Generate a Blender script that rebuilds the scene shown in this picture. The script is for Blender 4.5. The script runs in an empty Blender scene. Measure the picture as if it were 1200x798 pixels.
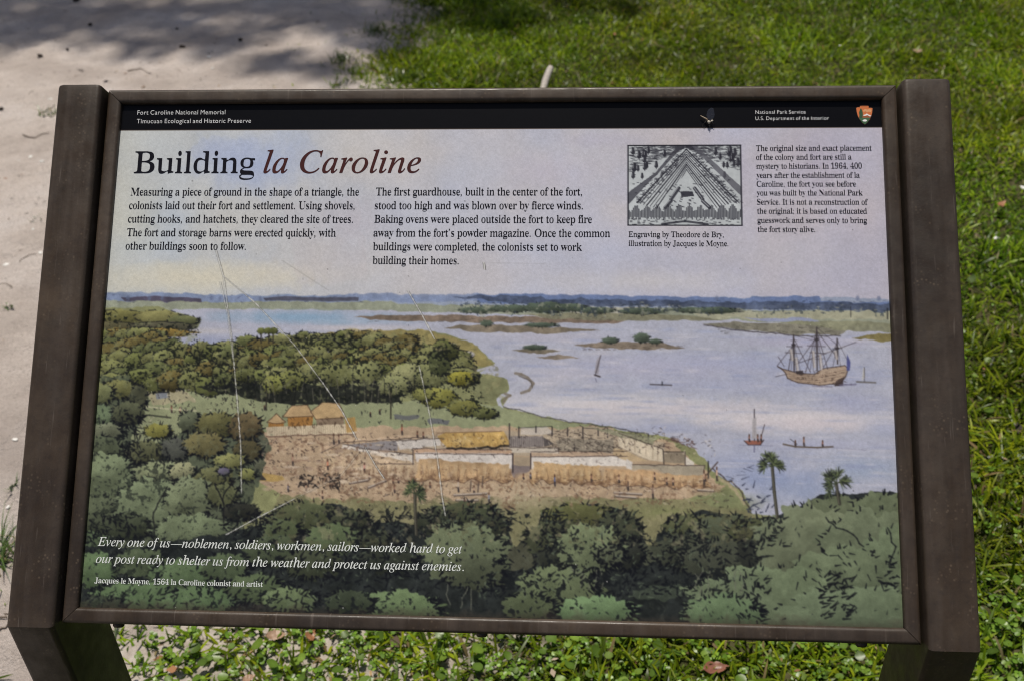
import bpy, bmesh, math, random
import numpy as np
from mathutils import Vector, Matrix

random.seed(7)
RNG = np.random.default_rng(11)
scene = bpy.context.scene
COL = scene.collection
R = math.radians

# ------------------------------------------------------------------ camera
PANEL_C = np.array([0.0, 0.0, 0.9825])            # centre of the sloping panel
RW = np.array([[0.9980459248566057, 0.055395053736879564, -0.028908820429207692],
               [0.008498912806638007, -0.5787029161874627, -0.8154941466832113],
               [-0.06190396076363058, 0.8136549162974214, -0.5780428849351583]])   # world -> camera (x right, y down, z ahead)
CAM_P = np.array([0.10083732, -0.94646469, 0.68256022])                           # relative to PANEL_C
FPX = 1220.0
cam_d = bpy.data.cameras.new('camera')
cam = bpy.data.objects.new('camera', cam_d)
COL.objects.link(cam)
m3 = Matrix(((RW[0][0], -RW[1][0], -RW[2][0]), (RW[0][1], -RW[1][1], -RW[2][1]), (RW[0][2], -RW[1][2], -RW[2][2])))
cam.matrix_world = Matrix.Translation(Vector(CAM_P + PANEL_C)) @ m3.to_4x4()
cam_d.sensor_width = 36.0
cam_d.lens = 36.0 * FPX / 1200.0
cam_d.clip_start = 0.05
cam_d.clip_end = 600.0
cam_d.dof.use_dof = True
cam_d.dof.focus_distance = 1.17
cam_d.dof.aperture_fstop = 8.0
scene.camera = cam

# ------------------------------------------------------------------ light
SUN_DIR = Vector((-0.07, 0.21, 1.0)).normalized()   # towards the sun: high, a little behind the sign and to the left
world = bpy.data.worlds.new('World')
scene.world = world
world.use_nodes = True
wn = world.node_tree
bg = wn.nodes['Background']
sky = wn.nodes.new('ShaderNodeTexSky')
sky.sky_type = 'NISHITA'
sky.sun_disc = False
sky.dust_density = 2.5
sky.ozone_density = .7
sky.sun_elevation = math.asin(SUN_DIR.z)
sky.sun_rotation = math.atan2(SUN_DIR.x, SUN_DIR.y)
bg.inputs['Strength'].default_value = 0.06
wn.links.new(sky.outputs['Color'], bg.inputs['Color'])
sun_d = bpy.data.lights.new('sun', 'SUN')
sun_d.energy = 4.3
sun_d.angle = R(0.53)
sun_d.color = (1.0, 0.94, 0.84)
sun = bpy.data.objects.new('sun', sun_d)
COL.objects.link(sun)
sun.rotation_euler = (-SUN_DIR).to_track_quat('-Z', 'Y').to_euler()
sun.location = (0, 0, 30)
scene.view_settings.view_transform = 'Standard'
scene.view_settings.look = 'None'
scene.view_settings.exposure = 0.0
scene.view_settings.gamma = 1.0
scene.cycles.filter_width = 1.1

# ------------------------------------------------------------------ helpers
def thing(name, label, cat, loc=(0, 0, 0), group=None):
    o = bpy.data.objects.new(name, None)
    COL.objects.link(o)
    o.location = loc
    o.empty_display_size = .05
    o['label'] = label; o['category'] = cat
    if group: o['group'] = group
    return o
def tag(o, label, cat, group=None, kind=None):
    o['label'] = label; o['category'] = cat
    if group: o['group'] = group
    if kind: o['kind'] = kind
    return o
def link(name, me, mat=None, parent=None, smooth=False):
    o = bpy.data.objects.new(name, me)
    COL.objects.link(o)
    if mat is not None and not me.materials: me.materials.append(mat)
    if parent is not None: o.parent = parent
    if smooth:
        me.polygons.foreach_set('use_smooth', np.ones(len(me.polygons), bool))
    return o
def pymesh(name, V, F):
    me = bpy.data.meshes.new(name)
    me.from_pydata([tuple(v) for v in V], [], F)
    me.update()
    return me
def npmesh(name, V, tris=None, quads=None):
    """fast mesh from numpy arrays"""
    me = bpy.data.meshes.new(name)
    V = np.asarray(V, np.float32)
    me.vertices.add(len(V)); me.vertices.foreach_set('co', V.ravel())
    parts = []; starts = []; n = 0
    for F, k in ((quads, 4), (tris, 3)):
        if F is None or not len(F): continue
        F = np.asarray(F, np.int32)
        parts.append(F.ravel()); starts.append(n + np.arange(len(F), dtype=np.int32) * k); n += F.size
    li = np.concatenate(parts); ls = np.concatenate(starts)
    me.loops.add(len(li)); me.loops.foreach_set('vertex_index', li)
    me.polygons.add(len(ls)); me.polygons.foreach_set('loop_start', ls)
    me.update(calc_edges=True); me.validate()
    return me
def vcol(me, C, name='tint'):
    a = me.color_attributes.new(name, 'FLOAT_COLOR', 'POINT')
    C = np.asarray(C, np.float32)
    if C.shape[1] == 3: C = np.concatenate([C, np.ones((len(C), 1), np.float32)], 1)
    a.data.foreach_set('color', C.ravel())
class NT:
    """tiny node-tree writer"""
    def __init__(self, name):
        self.m = bpy.data.materials.new(name); self.m.use_nodes = True
        self.t = self.m.node_tree; self.t.nodes.clear()
        self.out = self.n('ShaderNodeOutputMaterial')
    def n(self, typ, **kw):
        x = self.t.nodes.new(typ)
        for k, v in kw.items():
            if k.startswith('_'): setattr(x, k[1:], v)
            else:
                key = k.replace('__', ' ')
                x.inputs[int(key[1:]) if key[0] == 'i' and key[1:].isdigit() else key].default_value = v
        return x
    def l(self, a, b): self.t.links.new(a, b)
    def noise(self, scale, detail=4, rough=.55, vec=None):
        x = self.n('ShaderNodeTexNoise', Scale=scale, Detail=detail, Roughness=rough)
        if vec is not None: self.l(vec, x.inputs['Vector'])
        return x.outputs['Fac']
    def ramp(self, fac, stops):
        x = self.n('ShaderNodeValToRGB')
        e = x.color_ramp.elements
        while len(e) < len(stops): e.new(.5)
        for k, (p, c) in zip(e, stops):
            k.position = p; k.color = (*c, 1) if len(c) == 3 else c
        self.l(fac, x.inputs[0])
        return x.outputs[0]
    def mix(self, fac, a, b, typ='MIX'):
        x = self.n('ShaderNodeMix', _data_type='RGBA', _blend_type=typ)
        for s, v in ((x.inputs[0], fac), (x.inputs[6], a), (x.inputs[7], b)):
            if isinstance(v, (int, float)): s.default_value = v
            elif isinstance(v, tuple): s.default_value = (*v, 1)
            else: self.l(v, s)
        return x.outputs[2]
    def coord(self): return self.n('ShaderNodeTexCoord').outputs['Object']
    def mapping(self, vec, scale):
        x = self.n('ShaderNodeMapping', Scale=scale); self.l(vec, x.inputs['Vector']); return x.outputs[0]
    def bump(self, h, strength, dist):
        x = self.n('ShaderNodeBump', Strength=strength, Distance=dist); self.l(h, x.inputs['Height']); return x.outputs[0]
def grey(v): return (v, v, v)

def mat_metal():
    N = NT('brown_painted_metal'); c = N.coord()
    p = N.n('ShaderNodeBsdfPrincipled', Roughness=.5); p.inputs['Specular IOR Level'].default_value = .32
    big = N.noise(7, 5, .6, c); fine = N.noise(120, 4, .6, c)
    streak = N.noise(16, 4, .6, N.mapping(c, (3.0, .3, .3)))
    col = N.ramp(big, [(.28, (.025, .0165, .0105)), (.5, (.044, .030, .0198)), (.74, (.080, .056, .038))])
    col = N.mix(N.ramp(streak, [(.42, grey(0)), (.72, grey(.75))]), col, (.078, .060, .048))
    grime = N.noise(3.2, 6, .7, N.mapping(c, (1.4, .8, .8)))
    col = N.mix(N.ramp(grime, [(.46, grey(0)), (.68, grey(.7))]), col, (.026, .020, .017))
    col = N.mix(N.ramp(fine, [(.5, grey(0)), (.8, grey(.45))]), col, (.02, .016, .015))
    # pale weathering spots, in clusters
    v = N.n('ShaderNodeTexVoronoi', Scale=190, Randomness=1); N.l(c, v.inputs['Vector'])
    spot = N.ramp(v.outputs['Distance'], [(.06, grey(1)), (.34, grey(0))])
    where = N.ramp(N.noise(26, 3, .6, c), [(.50, grey(0)), (.64, grey(1))])
    mul = N.mix(1.0, spot, where, 'MULTIPLY')
    mul = N.mix(1.0, mul, grey(.42), 'MULTIPLY')
    col = N.mix(mul, col, (.17, .125, .085))
    # fine pale scuffs
    sc = N.noise(60, 2, .5, N.mapping(c, (5.0, .35, .35)))
    col = N.mix(N.ramp(sc, [(.66, grey(0)), (.80, grey(.34))]), col, (.17, .14, .12))
    N.l(col, p.inputs['Base Color'])
    N.l(N.ramp(N.noise(40, 4, .6, c), [(.3, grey(.30)), (.7, grey(.60))]), p.inputs['Roughness'])
    N.l(N.bump(N.noise(260, 3, .6, c), .25, .0006), p.inputs['Normal'])
    N.l(p.outputs[0], N.out.inputs[0])
    return N.m
def mat_plain(name, col, rough=.6, spec=.5):
    N = NT(name)
    p = N.n('ShaderNodeBsdfPrincipled', Roughness=rough)
    p.inputs['Specular IOR Level'].default_value = spec
    c = N.coord()
    N.l(N.mix(N.ramp(N.noise(40, 4, .6, c), [(.3, grey(.0)), (.7, grey(.6))]), col, tuple(x * .72 for x in col)), p.inputs['Base Color'])
    N.l(p.outputs[0], N.out.inputs[0])
    return N.m
def mat_attr(name, rough=.45, spec=.35, gain=1.0, attr='tint', bump=None):
    N = NT(name)
    a = N.n('ShaderNodeVertexColor', _layer_name=attr)
    p = N.n('ShaderNodeBsdfPrincipled', Roughness=rough)
    p.inputs['Specular IOR Level'].default_value = spec
    col = a.outputs[0]
    if gain != 1.0: col = N.mix(1.0, col, grey(gain), 'MULTIPLY')
    N.l(col, p.inputs['Base Color'])
    if bump: N.l(N.bump(N.noise(bump[0], 3, .6, N.coord()), bump[1], bump[2]), p.inputs['Normal'])
    N.l(p.outputs[0], N.out.inputs[0])
    return N.m
def mat_leaf(name, trans=.35, rough=.38, gloss=.06, attr='tint'):
    """thin leaf: diffuse + light coming through + a waxy sheen; colour from the blade's own tint"""
    N = NT(name)
    a = N.n('ShaderNodeVertexColor', _layer_name=attr)
    d = N.n('ShaderNodeBsdfDiffuse'); t = N.n('ShaderNodeBsdfTranslucent'); g = N.n('ShaderNodeBsdfGlossy', Roughness=rough)
    g.inputs['Color'].default_value = (1, 1, 1, 1)
    N.l(a.outputs[0], d.inputs[0])
    N.l(N.mix(1.0, a.outputs[0], (1.25, 1.25, .55), 'MULTIPLY'), t.inputs[0])
    m1 = N.n('ShaderNodeMixShader', Fac=trans); N.l(d.outputs[0], m1.inputs[1]); N.l(t.outputs[0], m1.inputs[2])
    m2 = N.n('ShaderNodeMixShader', Fac=gloss); N.l(m1.outputs[0], m2.inputs[1]); N.l(g.outputs[0], m2.inputs[2])
    N.l(m2.outputs[0], N.out.inputs[0])
    return N.m

# value noise on arrays of points
def vnoise(x, y, seed=0):
    xi = np.floor(x).astype(np.int64); yi = np.floor(y).astype(np.int64)
    fx = x - xi; fy = y - yi
    fx = fx * fx * (3 - 2 * fx); fy = fy * fy * (3 - 2 * fy)
    def hsh(a, b):
        h = (a * 374761393 + b * 668265263 + seed * 144665) & 0x7fffffff
        h = ((h ^ (h >> 13)) * 1274126177) & 0x7fffffff
        return ((h ^ (h >> 16)) & 0xffff) / 65535.0
    return ((hsh(xi, yi) * (1 - fx) + hsh(xi + 1, yi) * fx) * (1 - fy) + (hsh(xi, yi + 1) * (1 - fx) + hsh(xi + 1, yi + 1) * fx) * fy) * 2 - 1
def fbm(x, y, f, o=4, seed=0, g=.5):
    s = 0; a = 1; t = 0
    for k in range(o):
        s = s + a * vnoise(x * f + 17.3 * k, y * f - 9.1 * k, seed + k); t += a; a *= g; f *= 2.03
    return s / t

# ------------------------------------------------------------------ ground
def height(x, y):
    """gentle lumps and scuffs; the same relief under sand and grass"""
    return .010 * fbm(x, y, 1.3, 3, 3) + .013 * fbm(x, y, 5.0, 4, 9) + .009 * fbm(x, y, 17.0, 4, 21)
def edge_x(y):
    """where the sand path gives way to the lawn"""
    return -.80 + .04 * np.sin(y * 1.9) + .10 * fbm(y * 0 + 3.1, y, 1.7, 3, 41) - .05 * np.clip(y - 3.3, 0, 2)
def sandiness(x, y):
    """1 on the path, 0 on the lawn, ragged between"""
    d = (edge_x(y) - x) + .20 * fbm(x, y, 3.2, 5, 55, .62)
    return np.clip(.5 + d / .34, 0, 1)

def ground_mesh():
    xs = np.concatenate([[-250, -60, -20, -9], np.arange(-5.5, 4.51, .05), [8, 20, 60, 250]])
    ys = np.concatenate([[-250, -60, -20, -8, -4], np.arange(-2.0, 7.01, .05), [10, 20, 60, 250]])
    X, Y = np.meshgrid(xs, ys)
    Z = height(X, Y) * ((np.abs(X) < 9) & (np.abs(Y) < 9))
    V = np.stack([X, Y, Z], -1).reshape(-1, 3)
    nx, ny = len(xs), len(ys)
    i = (np.arange(ny - 1)[:, None] * nx + np.arange(nx - 1)[None]).ravel()
    me = npmesh('ground', V, quads=np.stack([i, i + 1, i + nx + 1, i + nx], 1))
    s = np.clip(sandiness(X, Y).ravel() * 2.4, 0, 1)
    s = np.maximum(s, .62 * np.exp(-((X + .40) / .45) ** 2 - ((Y - .42) / .35) ** 2).ravel())
    vcol(me, np.stack([s, s, s], 1), 'sandy'); return me
def mat_soil():
    N = NT('lawn_soil'); c = N.coord()
    p = N.n('ShaderNodeBsdfPrincipled', Roughness=.95); p.inputs['Specular IOR Level'].default_value = .1
    col = N.ramp(N.noise(9, 6, .65, c), [(.32, (.03, .04, .010)), (.5, (.05, .055, .018)), (.66, (.10, .09, .045)), (.8, (.19, .165, .12))])
    col = N.mix(N.ramp(N.noise(90, 4, .7, c), [(.35, grey(0)), (.7, grey(.8))]), col, (.05, .04, .022))
    a = N.n('ShaderNodeVertexColor', _layer_name='sandy')
    k = N.n('ShaderNodeMath', _operation='ADD', i1=-.3); N.l(a.outputs[0], k.inputs[0])
    k2 = N.n('ShaderNodeMath', _operation='ADD'); N.l(k.outputs[0], k2.inputs[0]); N.l(N.noise(16, 6, .7, c), k2.inputs[1])
    sand = N.ramp(N.noise(60, 5, .65, c), [(.3, (.30, .255, .215)), (.7, (.47, .42, .38))])
    col = N.mix(N.ramp(k2.outputs[0], [(.38, grey(0)), (.62, grey(1))]), col, sand)
    N.l(col, p.inputs['Base Color'])
    N.l(N.bump(N.noise(140, 5, .7, c), .7, .006), p.inputs['Normal'])
    N.l(p.outputs[0], N.out.inputs[0]); return N.m
def mat_sand():
    N = NT('pale_sand'); c = N.coord()
    p = N.n('ShaderNodeBsdfPrincipled', Roughness=.92); p.inputs['Specular IOR Level'].default_value = .15
    col = N.ramp(N.noise(3.5, 7, .62, c), [(.3, (.47, .402, .358)), (.5, (.62, .54, .488)), (.7, (.69, .622, .585))])
    fine = N.noise(170, 5, .75, c)
    col = N.mix(N.ramp(fine, [(.36, grey(.6)), (.5, grey(0))]), col, (.27, .225, .185))
    col = N.mix(N.ramp(N.noise(420, 2, .6, c), [(.62, grey(0)), (.72, grey(.55))]), col, (.58, .55, .51))
    # dark grains and bits of bark trodden in
    v = N.n('ShaderNodeTexVoronoi', Scale=46, Randomness=1); N.l(c, v.inputs['Vector'])
    pv = N.n('ShaderNodeTexVoronoi', Scale=95, Randomness=1); N.l(c, pv.inputs['Vector'])
    peb = N.mix(1.0, N.ramp(pv.outputs['Distance'], [(.10, grey(1)), (.16, grey(0))]), N.ramp(N.noise(7, 3, .6, c), [(.48, grey(0)), (.6, grey(.8))]), 'MULTIPLY')
    col = N.mix(peb, col, (.26, .20, .15))
    bits = N.mix(1.0, N.ramp(v.outputs['Distance'], [(.05, grey(1)), (.10, grey(0))]), N.ramp(N.noise(5, 4, .6, c), [(.46, grey(0)), (.6, grey(.95))]), 'MULTIPLY')
    col = N.mix(bits, col, (.075, .055, .042))
    damp = N.ramp(N.noise(1.9, 6, .6, c), [(.46, grey(0)), (.66, grey(.8))])
    col = N.mix(damp, col, (.41, .348, .312))
    N.l(col, p.inputs['Base Color'])
    h = N.n('ShaderNodeMath', _operation='ADD'); N.l(N.noise(38, 6, .7, c), h.inputs[0])
    h2 = N.n('ShaderNodeMath', _operation='MULTIPLY', i1=.35); N.l(fine, h2.inputs[0]); N.l(h2.outputs[0], h.inputs[1])
    N.l(N.bump(h.outputs[0], 1.0, .022), p.inputs['Normal'])
    N.l(p.outputs[0], N.out.inputs[0]); return N.m
gr = link('ground', ground_mesh(), mat_soil(), smooth=True); gr['kind'] = 'structure'

def SLIFT(s): return -.003 + .014 * np.clip((s - .36) / .5, 0, 1)
def sand_mesh():
    xs = np.arange(-5.4, .2, .02); ys = np.arange(-1.9, 6.9, .02)
    X, Y = np.meshgrid(xs, ys)
    s = sandiness(X, Y)
    Z = height(X, Y) + SLIFT(s) + .006 * fbm(X, Y, 31, 2, 77) * np.clip(s * 2 - .8, 0, 1)
    V = np.stack([X, Y, Z], -1).reshape(-1, 3)
    nx = len(xs)
    i = (np.arange(len(ys) - 1)[:, None] * nx + np.arange(nx - 1)[None])
    sc = (s[:-1, :-1] + s[1:, 1:] + s[1:, :-1] + s[:-1, 1:]) / 4
    i = i[sc > .36].ravel()
    F = np.stack([i, i + 1, i + nx + 1, i + nx], 1)
    used = np.unique(F); remap = np.zeros(len(V), np.int64); remap[used] = np.arange(len(used))
    return npmesh('sand_path', V[used], quads=remap[F])
sp = link('sand_path', sand_mesh(), mat_sand(), smooth=True); sp['kind'] = 'structure'
def gz(x, y):
    """top of the ground or the sand at a point"""
    x = np.asarray(x, float); y = np.asarray(y, float)
    s = sandiness(x, y)
    return height(x, y) + np.where(s > .36, SLIFT(s), 0)

# ------------------------------------------------------------------ the tree whose branches shade the top of the view
def tube(path, radii, n=8):
    """tapered tube along a path of points"""
    P = np.array(path, float); V = []; F = []
    up = np.array([0.13, .27, .95])
    for k in range(len(P)):
        d = P[min(k + 1, len(P) - 1)] - P[max(k - 1, 0)]; d /= np.linalg.norm(d) + 1e-9
        a = np.cross(d, up); 
        if np.linalg.norm(a) < .1: a = np.cross(d, np.array([1.0, 0, 0]))
        a /= np.linalg.norm(a); b = np.cross(d, a)
        for j in range(n):
            t = 2 * math.pi * j / n
            V.append(P[k] + radii[k] * (math.cos(t) * a + math.sin(t) * b))
    for k in range(len(P) - 1):
        for j in range(n):
            F.append((k * n + j, k * n + (j + 1) % n, (k + 1) * n + (j + 1) % n, (k + 1) * n + j))
    F.append(tuple(range(n))[::-1]); F.append(tuple((len(P) - 1) * n + j for j in range(n)))
    return V, F
def mat_bark():
    N = NT('grey_bark'); c = N.coord()
    p = N.n('ShaderNodeBsdfPrincipled', Roughness=.9)
    N.l(N.ramp(N.noise(9, 6, .7, N.mapping(c, (2, 2, .5))), [(.3, (.06, .05, .042)), (.7, (.17, .15, .13))]), p.inputs['Base Color'])
    N.l(N.bump(N.noise(24, 5, .7, N.mapping(c, (2, 2, .4))), .9, .03), p.inputs['Normal'])
    N.l(p.outputs[0], N.out.inputs[0]); return N.m
tree = thing('oak_tree', 'large oak growing beyond the top of the view, its branches dappling the sand and lawn', 'tree', (-1.2, 10.2, 0))
def limb(pts, radii, name='limb'):
    V, F = tube(pts, radii, 10); return link(name, pymesh(name, V, F), BARK, tree, True)
BARK = mat_bark()
T0 = np.array([-1.2, 10.2, 0.0])
limb(np.array([(0, 0, -.1), (.02, 0, .4), (.1, -.1, 3.2), (.05, -.2, 6.2), (.1, -.3, 9.6)]), (.72, .54, .42, .34, .22), 'trunk')
# clumps of leaves: where on the ground their shade falls (x, y, radius), and how high they hang
shade = [(-3.3, 4.25, .42, 8.6), (-2.75, 4.5, .45, 9.0), (-2.35, 4.1, .34, 8.2), (-3.1, 3.75, .28, 8.0), (-2.75, 3.95, .30, 8.4), (-1.95, 4.05, .30, 8.8), (-1.75, 4.55, .40, 8.3), (-1.35, 4.25, .34, 8.9), (-1.05, 4.55, .36, 8.1), (-1.0, 4.05, .26, 8.5),
         (-1.55, 3.78, .22, 8.0), (-1.95, 3.7, .16, 8.3), (-.62, 4.2, .30, 8.7), (-.35, 4.6, .30, 8.2), (-.28, 4.05, .20, 8.8), (.1, 4.5, .24, 8.4), (.5, 4.7, .26, 8.9), (.30, 4.25, .13, 8.6), (-1.0, 3.42, .15, 7.8), (-1.25, 3.5, .15, 8.0), (-.75, 3.75, .2, 8.2), (.85, 4.75, .3, 8.4), (-3.6, 4.7, .5, 8.8), (-2.3, 5.0, .5, 8.2), (1.3, 4.95, .3, 8.6)]
rr = np.random.default_rng(3)
for _ in range(34): shade.append((rr.uniform(-4.6, 1.8), rr.uniform(5.1, 8.2), rr.uniform(.35, .7), rr.uniform(7.2, 10.0)))
LIFT = 4.5
shade = [(x, y, r, h + LIFT) for (x, y, r, h) in shade]
def crown_mesh():
    C = []
    for (x, y, r, h) in shade:
        c = np.array([x + SUN_DIR.x / SUN_DIR.z * h, y + SUN_DIR.y / SUN_DIR.z * h, h])
        n = int((330 if x < -.7 or y > 5 else 260) * (r / .35) ** 2)
        d = rr.normal(size=(n, 3)); d /= np.linalg.norm(d, axis=1)[:, None]
        q = rr.random(n) ** .45
        P = c + d * (q * r * 1.12)[:, None] * np.array([1, 1, .7])
        P += rr.normal(size=(n, 3)) * .03
        C.append(P)
    C = np.concatenate(C); n = len(C)
    a = rr.uniform(0, 6.28, n); tilt = rr.normal(0, .5, n)
    u = np.stack([np.cos(a), np.sin(a), np.sin(tilt)], 1); u /= np.linalg.norm(u, axis=1)[:, None]
    w = np.cross(u, np.stack([rr.normal(0, .5, n), rr.normal(0, .5, n), np.ones(n)], 1)); w /= np.linalg.norm(w, axis=1)[:, None]
    L = rr.uniform(.045, .075, n)[:, None]; B = L * rr.uniform(.32, .45, n)[:, None]
    V = np.stack([C - u * L, C + w * B, C + u * L, C - w * B], 1).reshape(-1, 3)
    me = npmesh('crown', V - T0, quads=np.arange(n * 4).reshape(-1, 4))
    t = np.repeat(np.array([.045, .075, .022]) * rr.uniform(.6, 1.4, (n, 1)), 4, 0)
    vcol(me, t); return me
link('crown', crown_mesh(), mat_leaf('oak_leaf', .3, .4, .05), tree)
for k, (x, y, r, h) in enumerate(shade[:25:2]):
    c = np.array([x + SUN_DIR.x / SUN_DIR.z * h, y + SUN_DIR.y / SUN_DIR.z * h, h]) - T0
    s = np.array([.08, -.25, rr.uniform(6.4, 9.0)])
    m1 = s + (c - s) * .35 + np.array([0, 0, .5]); m2 = s + (c - s) * .7 + np.array([rr.normal(0, .15), 0, .45])
    limb([s, m1, m2, c], (.12, .08, .045, .012))
# ------------------------------------------------------------------ the printed illustration
# The print is drawn in numpy with a small set of brushes and kept as a colour attribute of the panel face.
BW, BH = 0.915, 0.604             # printed sheet (its rim is under the frame)
ZB = -0.0115                      # sheet lies this far below the panel plane
CW, CH = 1116, 737                # print resolution (0.82 mm)
S45 = math.sqrt(0.5)
MP = np.array([[1, 0, 0], [0, S45, -S45], [0, S45, S45]])
CAMP = MP.T @ CAM_P
RP = RW @ MP
def trace(x, y, z=ZB):            # a point of the reference photograph -> panel coordinates (metres)
    d = RP.T @ np.array([(x - 600) / FPX, (y - 399) / FPX, 1.0])
    k = (z - CAMP[2]) / d[2]
    p = CAMP + k * d
    return p[0], p[1]
def cv(x, y):                     # photograph -> print pixels
    u, v = trace(x, y)
    return (u / BW + .5) * CW, (.5 - v / BH) * CH
def cvs(pts):
    return np.array([cv(*p) for p in pts])
KS = 1.17                         # print pixels per photograph pixel

IMG = np.zeros((CH, CW, 3), np.float32)
prng = np.random.default_rng(5)
def noise_field(h, w, cell, octaves=3, gain=.5):
    out = np.zeros((h, w), np.float32); amp = 1.0; tot = 0
    for o in range(octaves):
        c = max(1.5, cell / 2 ** o)
        gh, gw = int(h / c) + 3, int(w / c) + 3
        g = prng.random((gh, gw)).astype(np.float32)
        yy = np.arange(h) / c; xx = np.arange(w) / c
        yi = yy.astype(int); xi = xx.astype(int)
        fy = (yy - yi)[:, None]; fx = (xx - xi)[None, :]
        fy = fy * fy * (3 - 2 * fy); fx = fx * fx * (3 - 2 * fx)
        a = g[yi][:, xi]; b = g[yi][:, xi + 1]; c2 = g[yi + 1][:, xi]; d = g[yi + 1][:, xi + 1]
        out += amp * ((a * (1 - fx) + b * fx) * (1 - fy) + (c2 * (1 - fx) + d * fx) * fy)
        tot += amp; amp *= gain
    return out / tot * 2 - 1
NZ_C = noise_field(CH, CW, 60, 4)      # big blooms of wash
NZ_M = noise_field(CH, CW, 18, 3)
NZ_F = noise_field(CH, CW, 5, 2)
WX = noise_field(CH, CW, 14, 3); WY = noise_field(CH, CW, 14, 3)
def rgb(c):
    return np.array(c, np.float32) / 255.0
def blend(x0, y0, x1, y1, m, col, var=0.0):
    if x1 <= x0 or y1 <= y0: return
    c = np.broadcast_to(rgb(col), (y1 - y0, x1 - x0, 3))
    if var:
        c = c * (1 + var * (NZ_M[y0:y1, x0:x1, None] * .8 + NZ_F[y0:y1, x0:x1, None] * .5))
    IMG[y0:y1, x0:x1] += (c - IMG[y0:y1, x0:x1]) * m[..., None]
def clip_box(x0, y0, x1, y1):
    return max(0, int(x0)), max(0, int(y0)), min(CW, int(x1) + 1), min(CH, int(y1) + 1)
def poly(pts, col, a=1.0, var=.12, rag=1.0, soft=0.0, photo=True):
    p = cvs(pts) if photo else np.array(pts, float)
    pad = 4 + rag * 3
    x0, y0, x1, y1 = clip_box(p[:, 0].min() - pad, p[:, 1].min() - pad, p[:, 0].max() + pad, p[:, 1].max() + pad)
    if x1 <= x0 or y1 <= y0: return
    m = np.zeros((y1 - y0, x1 - x0), np.float32)
    for sx, sy in ((.2, .3), (.7, .1), (.4, .8), (.9, .6)):
        X, Y = np.meshgrid(np.arange(x0, x1) + sx, np.arange(y0, y1) + sy)
        if rag:
            X = X + WX[y0:y1, x0:x1] * rag * 4; Y = Y + WY[y0:y1, x0:x1] * rag * 4
        ins = np.zeros(X.shape, bool)
        q = np.roll(p, -1, 0)
        for (ax, ay), (bx, by) in zip(p, q):
            if ay == by: continue
            ins ^= ((ay > Y) != (by > Y)) & (X < (bx - ax) * (Y - ay) / (by - ay) + ax)
        m += ins * .25
    blend(x0, y0, x1, y1, m * a, col, var)
def seg(ax, ay, bx, by, w0, w1, col, a=1.0):
    w = max(w0, w1) + 1.5
    x0, y0, x1, y1 = clip_box(min(ax, bx) - w, min(ay, by) - w, max(ax, bx) + w, max(ay, by) + w)
    if x1 <= x0 or y1 <= y0: return
    X, Y = np.meshgrid(np.arange(x0, x1) + .5, np.arange(y0, y1) + .5)
    dx, dy = bx - ax, by - ay
    L2 = dx * dx + dy * dy + 1e-6
    t = np.clip(((X - ax) * dx + (Y - ay) * dy) / L2, 0, 1)
    d = np.hypot(X - ax - t * dx, Y - ay - t * dy)
    m = np.clip((w0 + (w1 - w0) * t) * .5 + .5 - d, 0, 1)
    mx = min(1.0, max(w0, w1))
    blend(x0, y0, x1, y1, m * a * mx, col)
def line(pts, w, col, a=1.0, wob=0.0, photo=True):
    p = cvs(pts) if photo else np.array(pts, float)
    for (ax, ay), (bx, by) in zip(p[:-1], p[1:]):
        if wob:
            n = max(1, int(math.hypot(bx - ax, by - ay) / 6))
            t = np.linspace(0, 1, n + 1)
            xs = ax + (bx - ax) * t; ys = ay + (by - ay) * t
            xs[1:-1] += prng.normal(0, wob, n - 1 if n > 1 else 0); ys[1:-1] += prng.normal(0, wob, n - 1 if n > 1 else 0)
            for i in range(n): seg(xs[i], ys[i], xs[i + 1], ys[i + 1], w, w, col, a)
        else:
            seg(ax, ay, bx, by, w, w, col, a)
def wash(cx, cy, rx, ry, col, a=.5, soft=.8, var=0):
    x, y = cv(cx, cy); rx *= KS; ry *= KS
    x0, y0, x1, y1 = clip_box(x - rx * 1.5, y - ry * 1.5, x + rx * 1.5, y + ry * 1.5)
    if x1 <= x0 or y1 <= y0: return
    X, Y = np.meshgrid(np.arange(x0, x1) + .5, np.arange(y0, y1) + .5)
    r = np.hypot((X - x) / rx, (Y - y) / ry) + NZ_M[y0:y1, x0:x1] * .25 + NZ_F[y0:y1, x0:x1] * .08
    m = np.clip((1 - r) / soft + .5 * (1 if soft < .5 else 0), 0, 1)
    blend(x0, y0, x1, y1, m * a, col, var)
INK = (22, 23, 28)
def leaf_marks(x, y, rx, ry, n, ln, w, col=INK, a0=0.0, a1=2 * math.pi, r0=.8, r1=1.06, a=.9, spread=.5):
    for _ in range(n):
        t = prng.uniform(a0, a1); q = prng.uniform(r0, r1)
        px = x + math.cos(t) * rx * q; py = y + math.sin(t) * ry * q
        d = math.atan2(math.sin(t) * ry, math.cos(t) * rx) + prng.normal(0, spread)
        l = ln * prng.uniform(.5, 1.3)
        seg(px, py, px + math.cos(d) * l, py + math.sin(d) * l, w * prng.uniform(.7, 1.2), w * .3, col, a)
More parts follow.
